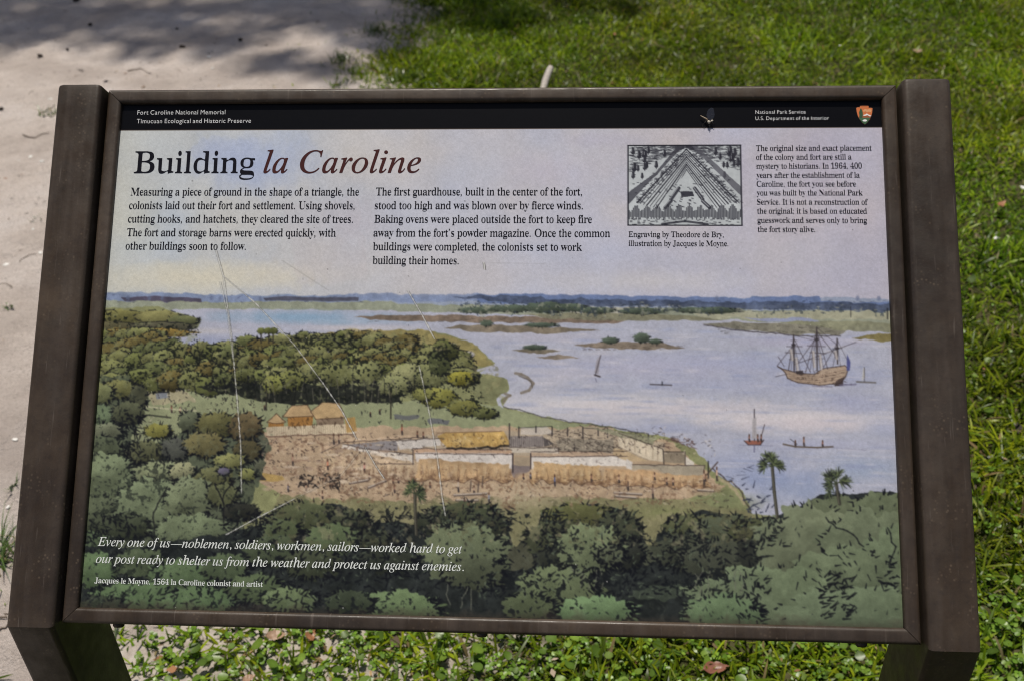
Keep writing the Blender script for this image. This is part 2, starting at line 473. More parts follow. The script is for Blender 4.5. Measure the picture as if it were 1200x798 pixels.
def crown(cx, cy, rx, ry, col, marks=1.0, ln=5.0, w=2.0, dark=.55, outline=0.0, light=.22, lobes=7):
    """one painted tree crown: lobed wash, lighter top, shaded underside, ink leaf marks on the rim"""
    x, y = cv(cx, cy); rx *= KS; ry *= KS
    x0, y0, x1, y1 = clip_box(x - rx * 1.35, y - ry * 1.35, x + rx * 1.35, y + ry * 1.35)
    if x1 <= x0 or y1 <= y0: return
    X, Y = np.meshgrid(np.arange(x0, x1) + .5, np.arange(y0, y1) + .5)
    dx, dy = (X - x) / rx, (Y - y) / ry
    th = np.arctan2(dy, dx)
    ph = prng.uniform(0, 6.28, 3)
    rim = 1 + .07 * np.sin(lobes * th + ph[0]) + .05 * np.sin((lobes * 2 + 1) * th + ph[1]) + .03 * np.sin(4 * lobes * th + ph[2])
    r = np.hypot(dx, dy) + NZ_M[y0:y1, x0:x1] * .10 + NZ_F[y0:y1, x0:x1] * .07
    m = np.clip((rim - r) * min(rx, ry) * .8 + .5, 0, 1)
    base = rgb(col) * np.array([1.04, 1.01, .93], np.float32)
    sh = np.clip(.5 - dy * .55 + dx * -.18 + NZ_M[y0:y1, x0:x1] * .45, 0, 1)
    sh = np.round(sh * 5) / 5 * .6 + sh * .4            # wash edges
    c = base[None, None] * (1 - dark * .5 + (dark * .5 + light) * sh[..., None])
    c = c * (1 + .05 * NZ_F[y0:y1, x0:x1, None])
    IMG[y0:y1, x0:x1] += (c - IMG[y0:y1, x0:x1]) * (m * .96)[..., None]
    n = int(marks * (rx + ry) * .55)
    leaf_marks(x, y, rx, ry, n, ln, w, a0=-.7, a1=2.3, r0=.78, r1=1.04)          # shaded right and lower rim
    leaf_marks(x, y, rx, ry, int(n * .45), ln * .8, w * .8, a0=2.3, a1=5.6, r0=.9, r1=1.06)
    leaf_marks(x, y, rx, ry, int(n * .16), ln * .6, w * .7, r0=.15, r1=.8, a=.6, spread=1.0)
    if outline:
        t = np.linspace(0, 2 * math.pi, 26)
        rr = 1 + prng.normal(0, .05, 26); rr[-1] = rr[0]
        P = np.stack([x + np.cos(t) * rx * rr, y + np.sin(t) * ry * rr], 1)
        for i in range(25):
            if prng.random() < outline: seg(*P[i], *P[i + 1], 1.3, 1.0, INK, .8)
def scatter_marks(x0, y0, x1, y1, n, ln, w, col=INK, ang=0.0, spread=.5, a=.8):
    for _ in range(n):
        x, y = cv(prng.uniform(x0, x1), prng.uniform(y0, y1))
        d = ang + prng.normal(0, spread); l = ln * prng.uniform(.4, 1.4)
        seg(x, y, x + math.cos(d) * l, y + math.sin(d) * l, w * prng.uniform(.6, 1.3), w * .4, col, a)
def mottle(pts, cell, thr, dark, da, lite, la):
    p = cvs(pts)
    x0, y0, x1, y1 = clip_box(p[:, 0].min() - 8, p[:, 1].min() - 8, p[:, 0].max() + 8, p[:, 1].max() + 8)
    h, w = y1 - y0, x1 - x0
    X, Y = np.meshgrid(np.arange(x0, x1) + .5, np.arange(y0, y1) + .5)
    X = X + WX[y0:y1, x0:x1] * 9; Y = Y + WY[y0:y1, x0:x1] * 9
    ins = np.zeros((h, w), bool); q = np.roll(p, -1, 0)
    for (ax, ay), (bx, by) in zip(p, q):
        if ay == by: continue
        ins ^= ((ay > Y) != (by > Y)) & (X < (bx - ax) * (Y - ay) / (by - ay) + ax)
    n1 = noise_field(h, w, cell, 3, .6); n2 = noise_field(h, w, cell * 1.3, 3, .6); big = noise_field(h, w, cell * 6, 2)
    m = np.clip((n1 + big * .35 - thr) * 7, 0, 1) * ins * da
    blend(x0, y0, x1, y1, m.astype(np.float32), dark)
    m = np.clip((n2 - big * .25 - thr * 1.05) * 5, 0, 1) * ins * la
    blend(x0, y0, x1, y1, m.astype(np.float32), lite)
def palm(cx, cy, r, base, col=(72, 84, 58), n=12):
    bx, by = base
    line([(bx, by), (cx + (bx - cx) * .4, cy + (by - cy) * .5), (cx, cy)], 4.2, (58, 56, 48), .95)
    line([(bx - .8, by), (cx - .8, cy)], 1.2, (120, 116, 98), .7)
    x, y = cv(cx, cy)
    for i in range(n):
        t = -math.pi / 2 + prng.normal(0, 1.15); q = r * KS * prng.uniform(.1, .62)
        ex, ey = x + math.cos(t) * q, y + math.sin(t) * q * .9
        seg(x, y, ex, ey, 1.2, 1.0, (60, 66, 48), .8)
        cc = [(40, 44, 36), col, (104, 116, 74), (84, 96, 62), INK]
        for k in range(22):
            d = t + prng.normal(0, .8); l = r * KS * .48 * prng.uniform(.4, 1)
            seg(ex, ey, ex + math.cos(d) * l, ey + math.sin(d) * l + l * .12, 1.6, .5, cc[prng.integers(0, 5)], .9)
def person(x, y, h, coat=(150, 120, 100)):
    line([(x, y - h * .2), (x, y - h * .75)], 2.2, coat)
    line([(x, y), (x - .4, y - h * .35)], 1.3, (60, 52, 52)); line([(x + 1, y), (x + .6, y - h * .35)], 1.1, (60, 52, 52))
    line([(x, y - h * .85), (x, y - h)], 1.9, (90, 64, 52))

def paint():
    # --- sky wash
    yy = np.linspace(0, 1, CH)[:, None, None]; xx = np.linspace(0, 1, CW)[None, :, None]
    left, mid, right = rgb((184, 189, 190)), rgb((187, 186, 196)), rgb((176, 173, 192))
    base = np.where(xx < .45, left + (mid - left) * (xx / .45), mid + (right - mid) * ((xx - .45) / .55))
    IMG[:] = base
    IMG[:] *= 1 + .035 * NZ_C[..., None] + .015 * NZ_M[..., None]
    tint = noise_field(CH, CW, 90, 4)[..., None]
    IMG[:] *= 1 + tint * np.array([.05, .012, -.05], np.float32)
    for cx, cy, rx, ry, c, a in ((300, 190, 90, 50, (152, 170, 212), .7), (230, 325, 150, 26, (214, 206, 182), .85), (760, 330, 200, 18, (198, 194, 196), .6), (350, 320, 120, 20, (206, 198, 186), .5), (300, 195, 80, 45, (160, 172, 205), .45), (260, 175, 40, 20, (158, 170, 206), .4), (150, 260, 60, 60, (196, 196, 184), .5),
                                 (220, 325, 170, 22, (202, 196, 178), .7), (420, 260, 60, 40, (188, 178, 188), .4), (540, 200, 90, 30, (178, 184, 204), .35),
                                 (640, 200, 70, 30, (186, 176, 194), .4), (830, 200, 70, 40, (180, 168, 192), .45), (960, 190, 60, 50, (166, 160, 188), .45),
                                 (900, 300, 140, 30, (186, 182, 190), .5), (1010, 300, 50, 60, (170, 168, 190), .4), (600, 320, 200, 25, (184, 180, 188), .4),
                                 (730, 245, 30, 20, (196, 186, 180), .35), (400, 300, 90, 30, (190, 182, 182), .35), (700, 165, 60, 12, (176, 172, 196), .4)):
        wash(cx, cy, rx, ry, c, a, 1.0)
    poly([(238, 160), (300, 164), (318, 185), (250, 190), (215, 182)], (164, 175, 207), .28, .04, 2)
    poly([(330, 240), (420, 230), (430, 330), (350, 335)], (186, 176, 182), .18, .04, 2)
    # --- far shore
    poly([(80, 346), (200, 344), (420, 347), (600, 346), (760, 349), (900, 348), (1060, 350), (1060, 372), (80, 372)], (132, 146, 172), .8, .1, .8)
    poly([(120, 345), (150, 342), (215, 344), (330, 347), (480, 344), (560, 345), (580, 353), (120, 355)], (118, 134, 172), .8, .15, .8)
    poly([(560, 346), (660, 345), (760, 348), (870, 349), (960, 347), (962, 353), (1000, 355), (1060, 352), (1060, 358), (560, 356)], (92, 112, 160), .85, .15, .7)
    poly([(530, 348), (570, 347), (640, 350), (760, 353), (900, 354), (1060, 356), (1060, 367), (900, 362), (760, 360), (600, 356)], (66, 76, 100), .85, .4, 1.0)
    poly([(142, 349), (175, 347), (236, 350), (237, 355), (190, 354), (146, 353)], (78, 70, 88), .9, .2, .5)
    poly([(308, 349), (345, 348), (420, 349), (420, 353), (312, 353)], (76, 76, 92), .9, .2, .5)
    poly([(80, 353), (250, 354), (430, 354), (560, 358), (1060, 366), (1060, 392), (1000, 382), (820, 374), (600, 372), (440, 366), (250, 364), (80, 372)], (142, 147, 126), .95, .15, .8)
    poly([(660, 357), (760, 362), (760, 370), (670, 368)], (176, 168, 158), .6, .1, 1)
    poly([(800, 364), (1060, 366), (1060, 374), (830, 374)], (172, 166, 138), .6, .15, 1)
    for x in (150, 175, 190, 248, 258, 305, 545, 1005, 1030, 840): wash(x, 350, 3, 4, (96, 108, 140), .7, .6)
    line([(1040, 362), (1040, 374)], 2, INK, .6); line([(997, 360), (997, 372)], 1.2, INK, .6)
    scatter_marks(540, 352, 1050, 366, 110, 4, 1.1, (44, 52, 72), 0, .3, .6)
    scatter_marks(120, 346, 430, 355, 40, 4, 1.0, (52, 58, 88), 0, .3, .6)
    # --- river
    poly([(60, 366), (250, 362), (440, 364), (610, 369), (820, 374), (1080, 386), (1090, 620), (820, 620), (560, 520), (300, 430), (60, 400)], (167, 169, 187), 1, .06, .6)
    for cx, cy, rx, ry, c, a in ((700, 476, 230, 20, (210, 204, 205), .9), (930, 490, 150, 18, (216, 208, 208), .9), (860, 425, 190, 16, (150, 158, 196), .55), (650, 440, 60, 16, (190, 186, 198), .6), (980, 440, 80, 14, (148, 156, 194), .6), (900, 560, 90, 26, (134, 148, 188), .75), (350, 372, 140, 11, (128, 160, 190), .9), (470, 374, 60, 8, (150, 165, 190), .7), (250, 388, 60, 5, (186, 180, 182), .6), (250, 400, 60, 10, (142, 150, 182), .75),
                                 (420, 385, 90, 5, (196, 188, 190), .7), (400, 378, 60, 5, (140, 168, 192), .6), (640, 395, 100, 12, (178, 174, 192), .6),
                                 (760, 430, 160, 20, (172, 170, 194), .7), (950, 400, 90, 10, (168, 162, 192), .6), (860, 450, 190, 14, (158, 162, 192), .6), (1000, 470, 60, 12, (154, 158, 192), .6),
                                 (800, 478, 220, 12, (194, 186, 194), .75), (950, 495, 130, 14, (198, 188, 196), .75), (700, 490, 80, 14, (184, 180, 190), .6), (1010, 480, 60, 8, (156, 160, 192), .55),
                                 (780, 500, 50, 6, (158, 164, 196), .6), (960, 520, 130, 10, (166, 168, 196), .6), (870, 540, 70, 22, (150, 158, 190), .7), (1010, 548, 60, 22, (146, 160, 188), .75),
                                 (940, 575, 60, 20, (140, 152, 184), .7), (620, 460, 30, 20, (176, 176, 192), .5), (1035, 500, 30, 14, (150, 160, 196), .5)):
        wash(cx, cy, rx, ry, c, a, .9)
    for _ in range(330):
        x = prng.uniform(560, 1050); y = prng.uniform(385, 570); l = prng.uniform(10, 60)
        c = [(140, 148, 182), (206, 200, 206), (150, 160, 194)][prng.integers(0, 3)]
        wash(x + l / 2, y, l * .6, prng.uniform(1.2, 3.4), c, .38, .9)
    # --- islands and spits
    isl = [([(415, 371), (470, 369), (600, 371), (735, 375), (720, 379), (560, 378), (440, 375)], (122, 104, 88)),
           ([(520, 384), (560, 380), (640, 383), (705, 387), (640, 391), (555, 389)], (122, 110, 92)),
           ([(672, 404), (715, 400), (770, 401), (804, 407), (760, 410), (700, 408)], (126, 112, 96)),
           ([(600, 411), (625, 407), (658, 412), (630, 414)], (116, 106, 88)), ([(628, 418), (655, 415), (680, 419), (650, 421)], (134, 120, 104)),
           ([(822, 380), (860, 378), (930, 379), (1000, 383), (985, 393), (930, 392), (860, 386)], (122, 118, 102)),
           ([(905, 377), (1000, 376), (1060, 380), (1060, 390), (990, 388), (950, 382)], (130, 130, 104)),
           ([(998, 396), (1030, 391), (1060, 390), (1060, 402), (1030, 399)], (128, 116, 68)),
           ([(610, 369), (700, 366), (820, 371), (850, 376), (760, 376), (650, 374)], (124, 122, 98))]
    for p, c in isl:
        poly(p, c, .95, .25, .6)
        q = max(p, key=lambda t: t[1])
    for x, y, rx, ry in ((560, 364, 24, 4), (600, 362, 26, 5), (640, 361, 26, 7), (672, 361, 18, 5), (700, 364, 22, 4), (752, 365, 28, 4), (830, 364, 40, 4), (570, 379, 8, 4), (635, 381, 20, 3), (715, 399, 10, 4), (752, 396, 10, 6), (768, 400, 8, 3), (627, 407, 14, 3)):
        crown(x, y, rx, ry, (70, 84, 76), .9, 2.5, 1.2, .6)
    scatter_marks(430, 372, 720, 379, 60, 6, 1, (70, 58, 52), 0, .1, .6)
    scatter_marks(840, 380, 990, 392, 60, 5, 1, (60, 58, 52), 0, .15, .6)
    line([(825, 381), (862, 387), (930, 393), (985, 394)], 1.6, (64, 58, 60), .7, .5)
    scatter_marks(675, 404, 800, 410, 40, 5, 1, (70, 58, 52), 0, .1, .6)
    poly([(870, 372), (950, 373), (960, 377), (900, 377)], (140, 148, 190), .8, .05, .6)
    # --- the near land: marsh, clearing, building ground
    poly([(60, 372), (115, 362), (190, 360), (205, 366), (236, 374), (232, 384), (195, 388), (190, 398), (215, 406), (330, 402), (345, 392), (480, 386), (520, 390), (552, 400), (580, 425),
          (560, 436), (596, 445), (597, 462), (590, 476), (640, 489), (700, 498), (780, 512), (815, 525), (835, 552), (870, 575), (880, 600), (1090, 640), (1090, 760), (60, 760)], (134, 136, 92), 1, .14, .8)
    poly([(345, 394), (420, 386), (500, 387), (552, 400), (578, 426), (545, 430), (480, 410), (400, 402)], (150, 134, 80), .75, .2, 1)
    poly([(190, 365), (235, 374), (232, 385), (195, 387)], (136, 142, 112), .8, .2, 1)
    poly([(545, 438), (594, 445), (596, 462), (588, 474), (560, 470)], (128, 130, 92), .8, .2, 1)
    poly([(510, 404), (536, 402), (532, 407), (515, 408)], (168, 166, 178), .9, .05, .6); wash(551, 415, 7, 5, (172, 170, 184), .9, .5)
    line([(552, 436), (580, 428)], 3, (172, 170, 186), .9)
    line([(602, 432), (612, 445), (598, 458), (584, 468), (588, 478)], 5, (176, 178, 194), .9, 1)
    line([(604, 437), (618, 442), (625, 449), (620, 457), (611, 460)], 4, (124, 114, 102), .85, 1.2)
    line([(608, 440), (622, 446), (624, 454)], 1.3, (74, 66, 62), .7, .8)
    line([(592, 461), (598, 463), (590, 471)], 3.4, (122, 112, 98), .8, 1)
    poly([(150, 452), (260, 455), (300, 468), (560, 470), (640, 490), (700, 500), (420, 515), (300, 520), (140, 530), (150, 490)], (140, 146, 110), .9, .1, 1.2)
    poly([(170, 452), (220, 458), (230, 470), (180, 474)], (176, 160, 130), .6, .1, 1)
    poly([(300, 505), (420, 500), (560, 500), (700, 500), (790, 520), (820, 545), (850, 572), (800, 585), (640, 582), (560, 592), (420, 585), (330, 580), (295, 560)], (180, 152, 124), .92, .14, 1.4)
    poly([(330, 580), (480, 588), (640, 580), (800, 586), (885, 600), (885, 640), (300, 640)], (128, 122, 88), .75, .15, 2)
    wash(610, 580, 60, 22, (190, 170, 140), .7, .9, .1); wash(850, 585, 50, 14, (124, 132, 92), .7, .9, .1); wash(780, 600, 60, 10, (118, 126, 76), .6, .9, .1)
    # shoreline in ink
    line([(590, 476), (640, 489), (700, 498), (760, 508)], 1.5, (70, 68, 66), .7, .8)
    line([(835, 548), (866, 572), (880, 598)], 2, (70, 60, 56), .7, 1); line([(842, 560), (862, 574), (872, 590)], 4, (176, 158, 126), .6, 1)
    scatter_marks(868, 568, 905, 602, 26, 7, 2.2, (50, 54, 74), -.6, .6, .8)
    scatter_marks(845, 545, 880, 565, 8, 9, 1.2, (50, 54, 74), .2, .3, .7)
    # --- far forest
    for cx, cy, rx, ry, c in ((140, 372, 40, 9, (112, 112, 68)), (185, 372, 28, 9, (116, 116, 76)), (215, 376, 20, 7, (88, 94, 66)), (130, 384, 40, 7, (84, 82, 62)), (190, 383, 40, 6, (78, 78, 66)), (170, 390, 60, 6, (140, 118, 58))):
        crown(cx, cy, rx, ry, c, .7, 3.5, 1.4, .55, .5)
    rows = [(396, 120, 190, 10), (404, 115, 215, 12), (414, 112, 240, 13), (425, 110, 300, 14), (437, 110, 320, 15), (448, 112, 330, 14)]
    for y, xa, xb, r in rows:
        x = xa
        while x < xb:
            c = [(96, 104, 62), (104, 108, 70), (84, 92, 60), (98, 90, 54), (112, 118, 76)][prng.integers(0, 5)]
            crown(x, y + prng.normal(0, 3), r * prng.uniform(.9, 1.5), r * prng.uniform(.7, .95), c, 1.4, 3.4, 1.7, .95, .6)
            x += r * prng.uniform(1.0, 1.6)
    poly([(230, 452), (300, 448), (460, 452), (470, 470), (420, 472), (340, 474), (290, 468)], (32, 34, 32), .92, .2, 1.2)
    rows = [(398, 345, 440, 10), (404, 290, 480, 11), (411, 235, 520, 12), (420, 250, 540, 13), (430, 290, 545, 13), (440, 290, 545, 14)]
    for y, xa, xb, r in rows:
        x = xa
        while x < xb:
            c = [(96, 104, 62), (90, 96, 60), (108, 112, 74), (92, 84, 50), (116, 120, 80)][prng.integers(0, 5)]
            crown(x, y + prng.normal(0, 3), r * prng.uniform(.9, 1.5), r * prng.uniform(.65, .9), c, 1.4, 3.4, 1.7, .95, .5)
            x += r * prng.uniform(.9, 1.5)
    for x, y, rx, ry, c in ((460, 395, 60, 8, (150, 136, 84)), (268, 412, 12, 9, (92, 100, 66)), (340, 445, 22, 12, (110, 116, 68)), (395, 440, 22, 13, (112, 118, 78)), (430, 436, 18, 14, (116, 122, 84)), (320, 450, 14, 12, (112, 118, 64)), (478, 440, 22, 16, (126, 130, 96)),
                            (462, 452, 20, 13, (122, 128, 92)), (505, 440, 20, 16, (112, 118, 82)), (515, 425, 14, 16, (72, 80, 54)), (528, 412, 10, 10, (78, 84, 52)), (540, 443, 17, 9, (132, 130, 52)), (515, 466, 22, 12, (124, 126, 62)), (545, 478, 20, 10, (104, 106, 58)), (568, 484, 16, 7, (84, 90, 56)), (496, 462, 14, 8, (112, 116, 66))):
        if (x, y) == (460, 395): continue
        crown(x, y, rx, ry, c, 1.1, 4, 1.8, .75, .3)
    for x in np.arange(300, 470, 7.5):
        b = 470 + prng.normal(0, 2)
        line([(x, b), (x + prng.normal(0, 2), 452), (x + prng.normal(0, 4), 444)], 1.2, [(96, 92, 80), (24, 24, 24)][prng.integers(0, 2)], .8)
    for (x, y0, y1) in ((312, 480, 448), (431, 472, 446), (458, 490, 458), (306, 402, 388), (315, 402, 388), (320, 402, 390)):
        line([(x, y0), (x, y1)], 2, (50, 46, 40), .9)
    for x in (306, 314, 321): crown(x, 388, 5, 4, (88, 96, 50), 1, 2, 1.2, .6)
    scatter_marks(240, 440, 300, 456, 60, 5, 2, INK, 1.2, .5, .8)
    poly([(460, 486), (490, 487), (488, 492), (462, 491)], (86, 86, 100), .7, .1, 1); poly([(502, 490), (528, 491), (524, 498), (504, 497)], (86, 86, 104), .7, .1, 1)
    scatter_marks(150, 465, 300, 480, 46, 4, 1.4, INK, 1.4, .5, .75); scatter_marks(300, 474, 520, 496, 60, 3, 1.4, INK, 1.4, .5, .7)
    poly([(182, 461), (196, 460), (197, 466), (184, 467)], (118, 124, 136), .9, .1, .5); line([(180, 460), (198, 459), (198, 467)], 1.3, INK)
    person(201, 483, 8, (150, 84, 70)); person(211, 484, 7, (186, 140, 110))
    line([(160, 487), (175, 486), (200, 489)], 2.4, (52, 54, 46), .8); line([(170, 476), (200, 479), (230, 481)], 2, (190, 184, 150), .7)
    # --- village and fort
    def hut(roof, wall, rc=(186, 154, 110), wc=(166, 116, 58)):
        poly(wall, wc, 1, .2, .2); poly(roof, rc, 1, .16, .2); line(roof + [roof[0]], 1.1, (70, 52, 42), .75, .4)
    hut([(313, 494), (324, 484), (335, 494), (324, 496)], [(315, 494), (333, 494), (333, 500), (315, 500)])
    hut([(331, 488), (342, 475), (360, 474), (369, 487), (350, 488)], [(337, 488), (367, 487), (366, 500), (338, 500)])
    hut([(364, 482), (378, 471), (397, 472), (405, 489), (370, 491)], [(370, 490), (403, 489), (403, 500), (372, 500)], (178, 148, 104), (128, 108, 88))
    poly([(312, 500), (415, 496), (417, 508), (313, 511)], (198, 180, 150), 1, .1, .2); poly([(404, 490), (416, 488), (418, 505), (406, 507)], (166, 128, 70), .9, .2, .2)
    for x in np.arange(314, 416, 2.6): line([(x, 499), (x + .2, 510)], .8, (120, 100, 80), .5)
    scatter_marks(338, 487, 402, 500, 40, 4, 1.4, (62, 44, 34), 1.4, .5, .7)
    line([(312, 511), (417, 508)], 1.5, (90, 66, 56), .7, .6)
    # enclosure ground and walls
    poly([(440, 520), (485, 511), (600, 505), (700, 500), (780, 520), (775, 540), (620, 534), (500, 532)], (170, 154, 132), .8, .12, .8)
    poly([(376, 530), (402, 518), (500, 512), (486, 509), (400, 515), (374, 526)], (192, 164, 134), .9, .12, .6)
    poly([(401, 521), (465, 515), (466, 528), (430, 526)], (128, 124, 130), .85, .12, .4)
    poly([(402, 520), (430, 526), (484, 532), (485, 542), (440, 532), (400, 525)], (212, 202, 190), .95, .1, .4)
    poly([(464, 516), (520, 513), (520, 521), (468, 527)], (198, 190, 184), .9, .1, .4)
    poly([(486, 529), (600, 530), (601, 548), (590, 552), (540, 540), (488, 541)], (210, 202, 196), .95, .1, .4)
    poly([(484, 525), (600, 527), (600, 531), (484, 530)], (186, 150, 122), .9, .1, .4)
    poly([(622, 533), (735, 532), (738, 546), (690, 545), (622, 549)], (210, 202, 194), .95, .1, .4)
    poly([(622, 529), (735, 528), (735, 534), (622, 535)], (180, 152, 126), .9, .1, .4)
    poly([(603, 535), (621, 535), (621, 549), (603, 548)], (160, 142, 118), .95, .1, .3); poly([(600, 544), (622, 546), (620, 552), (604, 560), (598, 558)], (116, 104, 108), .8, .1, .4)
    line([(601, 531), (601, 553)], 1.6, (52, 44, 48)); line([(622, 531), (622, 549)], 1.6, (52, 44, 48)); line([(484, 527), (484, 544)], 1.3, (70, 60, 60))
    # long thatched hall, shed, palisades
    poly([(512, 510), (522, 506), (590, 505), (598, 521), (560, 524), (524, 525)], (190, 154, 88), 1, .25, .5)
    wash(540, 515, 18, 6, (208, 178, 118), .7, .9); scatter_marks(516, 507, 594, 523, 70, 7, 1, (134, 92, 44), 1.2, .25, .5)
    line([(524, 525), (560, 525), (597, 522)], 3, (44, 38, 34), .85, .8); line([(512, 507), (588, 505)], 1.1, (110, 84, 60), .8)
    poly([(596, 511), (636, 510), (637, 523), (597, 524)], (142, 132, 126), 1, .1, .2)
    for x in np.arange(597, 637, 2.4): line([(x, 511), (x, 523)], .9, (78, 70, 74), .8)
    poly([(636, 512), (650, 520), (637, 523)], (70, 66, 70), .8, .1, .3)
    poly([(610, 500), (640, 499), (650, 508), (610, 509)], (188, 178, 168), .8, .1, .4); poly([(598, 524), (654, 524), (655, 531), (600, 530)], (190, 180, 166), .8, .1, .4)
    poly([(652, 514), (720, 514), (718, 530), (655, 528)], (140, 130, 114), .85, .2, .8); scatter_marks(640, 505, 720, 528, 60, 7, 1.4, (70, 62, 58), .1, .4, .7)
    for x, a, b in ((597, 496, 514), (608, 500, 512), (628, 499, 506), (647, 500, 510), (665, 501, 510), (683, 500, 512), (701, 502, 510), (712, 502, 512), (673, 520, 528), (745, 507, 515), (760, 509, 518)):
        line([(x, a), (x, b)], 1.7, (52, 46, 48), .9)
    line([(608, 501), (647, 499)], 1.0, INK, .6); line([(683, 501), (701, 502)], 1.0, INK, .6); line([(712, 503), (760, 512)], 1, INK, .6)
    poly([(725, 507), (777, 526), (777, 541), (762, 539), (725, 522)], (206, 190, 164), 1, .1, .3)
    for x, y in ((732, 512), (738, 514), (744, 516), (757, 521), (765, 524), (771, 526)): line([(x, y - 2), (x, y + 13)], .9, (120, 96, 78), .6)
    poly([(719, 523), (730, 526), (760, 540), (735, 540), (718, 532)], (186, 160, 122), .9, .1, .4)
    poly([(778, 529), (803, 529), (803, 543), (778, 541)], (142, 128, 108), 1, .15, .2); poly([(803, 534), (814, 541), (813, 546), (803, 545)], (206, 196, 182), 1, .06, .2)
    line([(777, 526), (778, 543)], 1.4, (60, 52, 50)); line([(778, 529), (803, 529), (803, 545)], 1.1, (70, 60, 56))
    poly([(741, 544), (826, 545), (824, 561), (795, 561), (770, 550), (742, 550)], (160, 148, 128), 1, .12, .4); poly([(734, 537), (741, 541), (741, 550), (734, 548)], (200, 192, 184), 1, .05, .2)
    poly([(690, 500), (770, 512), (765, 520), (720, 510)], (136, 136, 108), .8, .2, .6)
    scatter_marks(776, 513, 812, 524, 34, 6, 1.6, (96, 70, 64), .2, .5, .8)
    # earth banks
    def bank(x0, x1, t0, t1, b0, b1, col):
        n = 26
        top = [(x0 + (x1 - x0) * i / n, t0 + (t1 - t0) * i / n + prng.normal(0, .7)) for i in range(n + 1)]
        bot = [(x0 + (x1 - x0) * i / n, b0 + (b1 - b0) * i / n + 2.2 * math.sin(i * 1.15) + prng.normal(0, .8)) for i in range(n + 1)]
        top[0] = (top[0][0] + 5, top[0][1] + 3); top[-1] = (top[-1][0] - 6, top[-1][1] + 3)
        poly(top + bot[::-1], col, .97, .22, .5)
        x = x0 + 4
        while x < x1 - 4:                                    # slumps and gullies in the thrown earth
            f = (x - x0) / (x1 - x0); yt = t0 + (t1 - t0) * f; yb = b0 + (b1 - b0) * f; h = yb - yt
            wash(x, yt + h * .38, prng.uniform(3, 6), h * .42, (206, 178, 138), .5, .9)
            wash(x + prng.uniform(2, 6), yt + h * prng.uniform(.5, .85), prng.uniform(1.6, 5), h * prng.uniform(.2, .5), (120, 90, 66), .5, .9)
            xx = x + 3.5; line([(xx, yt + h * prng.uniform(.2, .5)), (xx + prng.normal(0, 2), yt + h * .75), (xx + prng.normal(1, 3), yb)], 1.1, (78, 56, 46), .35, .8)
            x += prng.uniform(5, 16)
        for _ in range(int((x1 - x0) * .9)):
            f = prng.random(); px = x0 + (x1 - x0) * f; q = prng.random() ** .5
            py = (t0 + (t1 - t0) * f) * (1 - q) + (b0 + (b1 - b0) * f) * q
            wash(px, py, prng.uniform(.8, 2.2), prng.uniform(.7, 1.4), [(92, 66, 52), (214, 190, 156), (140, 106, 78)][prng.integers(0, 3)], .6, .9)
        line(bot, 1.2, (66, 48, 42), .6, .8)
        for (px, py) in bot[::2]: wash(px, py - 2, 5, 2.4, (104, 74, 56), .6, .9)
    bank(376, 486, 530, 541, 556, 564, (190, 164, 134))
    bank(486, 602, 537, 544, 562, 564, (180, 146, 106)); bank(621, 708, 541, 546, 564, 567, (182, 148, 104)); bank(704, 834, 548, 558, 568, 572, (180, 144, 104))
    wash(612, 558, 12, 6, (190, 158, 118), .8, .8)
    for p in ([(402, 520), (430, 526), (484, 532)], [(440, 543), (485, 543)], [(484, 525), (600, 527)], [(486, 531), (600, 532)], [(622, 529), (735, 528)], [(622, 535), (735, 534)], [(464, 516), (520, 513)], [(741, 544), (826, 545), (824, 561)], [(598, 524), (654, 524), (655, 531)], [(725, 507), (777, 526)], [(376, 530), (402, 518), (500, 512)]):
        line(p, 1.1, (64, 52, 50), .75, .4)
    scatter_marks(486, 532, 600, 540, 30, 2, 1.2, (120, 104, 100), 0, .5, .6); scatter_marks(622, 536, 735, 544, 30, 2, 1.2, (120, 104, 100), 0, .5, .6)
    for k in range(26):
        t = prng.random(); x = 611 + prng.normal(0, 7) * (1 + t * 2); line([(x, 556 + t * 14), (x + (x - 611) * .4, 562 + t * 16)], 1.2, [(140, 104, 74), (206, 178, 140)][k % 2], .5)
    for (x0, y0, x1, y1, n) in ((376, 508, 840, 534, 170), (300, 512, 480, 580, 160), (480, 560, 860, 590, 150), (640, 498, 780, 530, 110), (150, 455, 300, 500, 60)):
        scatter_marks(x0, y0, x1, y1, n, 3.2, 1.3, (58, 48, 46), .1, .9, .7)
        scatter_marks(x0, y0, x1, y1, n // 2, 3.2, 1.5, (222, 204, 180), .1, .9, .5)
    for _ in range(18):
        x = prng.uniform(320, 830); y = 566 + prng.uniform(-6, 20); person(x, y, prng.uniform(6, 10), [(150, 110, 90), (120, 116, 130), (186, 150, 124)][prng.integers(0, 3)])
    # trampled ground, logs, workers
    scatter_marks(300, 505, 400, 575, 150, 6, 1.4, (118, 88, 74), .05, .4, .5); scatter_marks(310, 510, 470, 585, 110, 3, 1.8, (60, 48, 44), .3, .9, .7)
    scatter_marks(400, 560, 840, 588, 140, 8, 1.2, (112, 82, 64), .05, .4, .55); scatter_marks(400, 585, 860, 610, 60, 4, 1.8, (58, 54, 44), .8, .8, .7)
    for _ in range(40):
        x = prng.uniform(300, 460); y = prng.uniform(515, 575)
        wash(x, y, prng.uniform(4, 14), prng.uniform(1.5, 3.5), [(204, 184, 160), (156, 132, 114), (190, 164, 138)][prng.integers(0, 3)], .6, .6)
    scatter_marks(350, 555, 400, 572, 60, 5, 2.4, (38, 34, 34), .4, .9, .85)
    poly([(296, 562), (305, 553), (330, 556), (334, 561), (318, 564)], (176, 144, 80), .9, .2, .5); poly([(296, 562), (306, 554), (312, 562)], (52, 50, 54), .9, .1, .4)
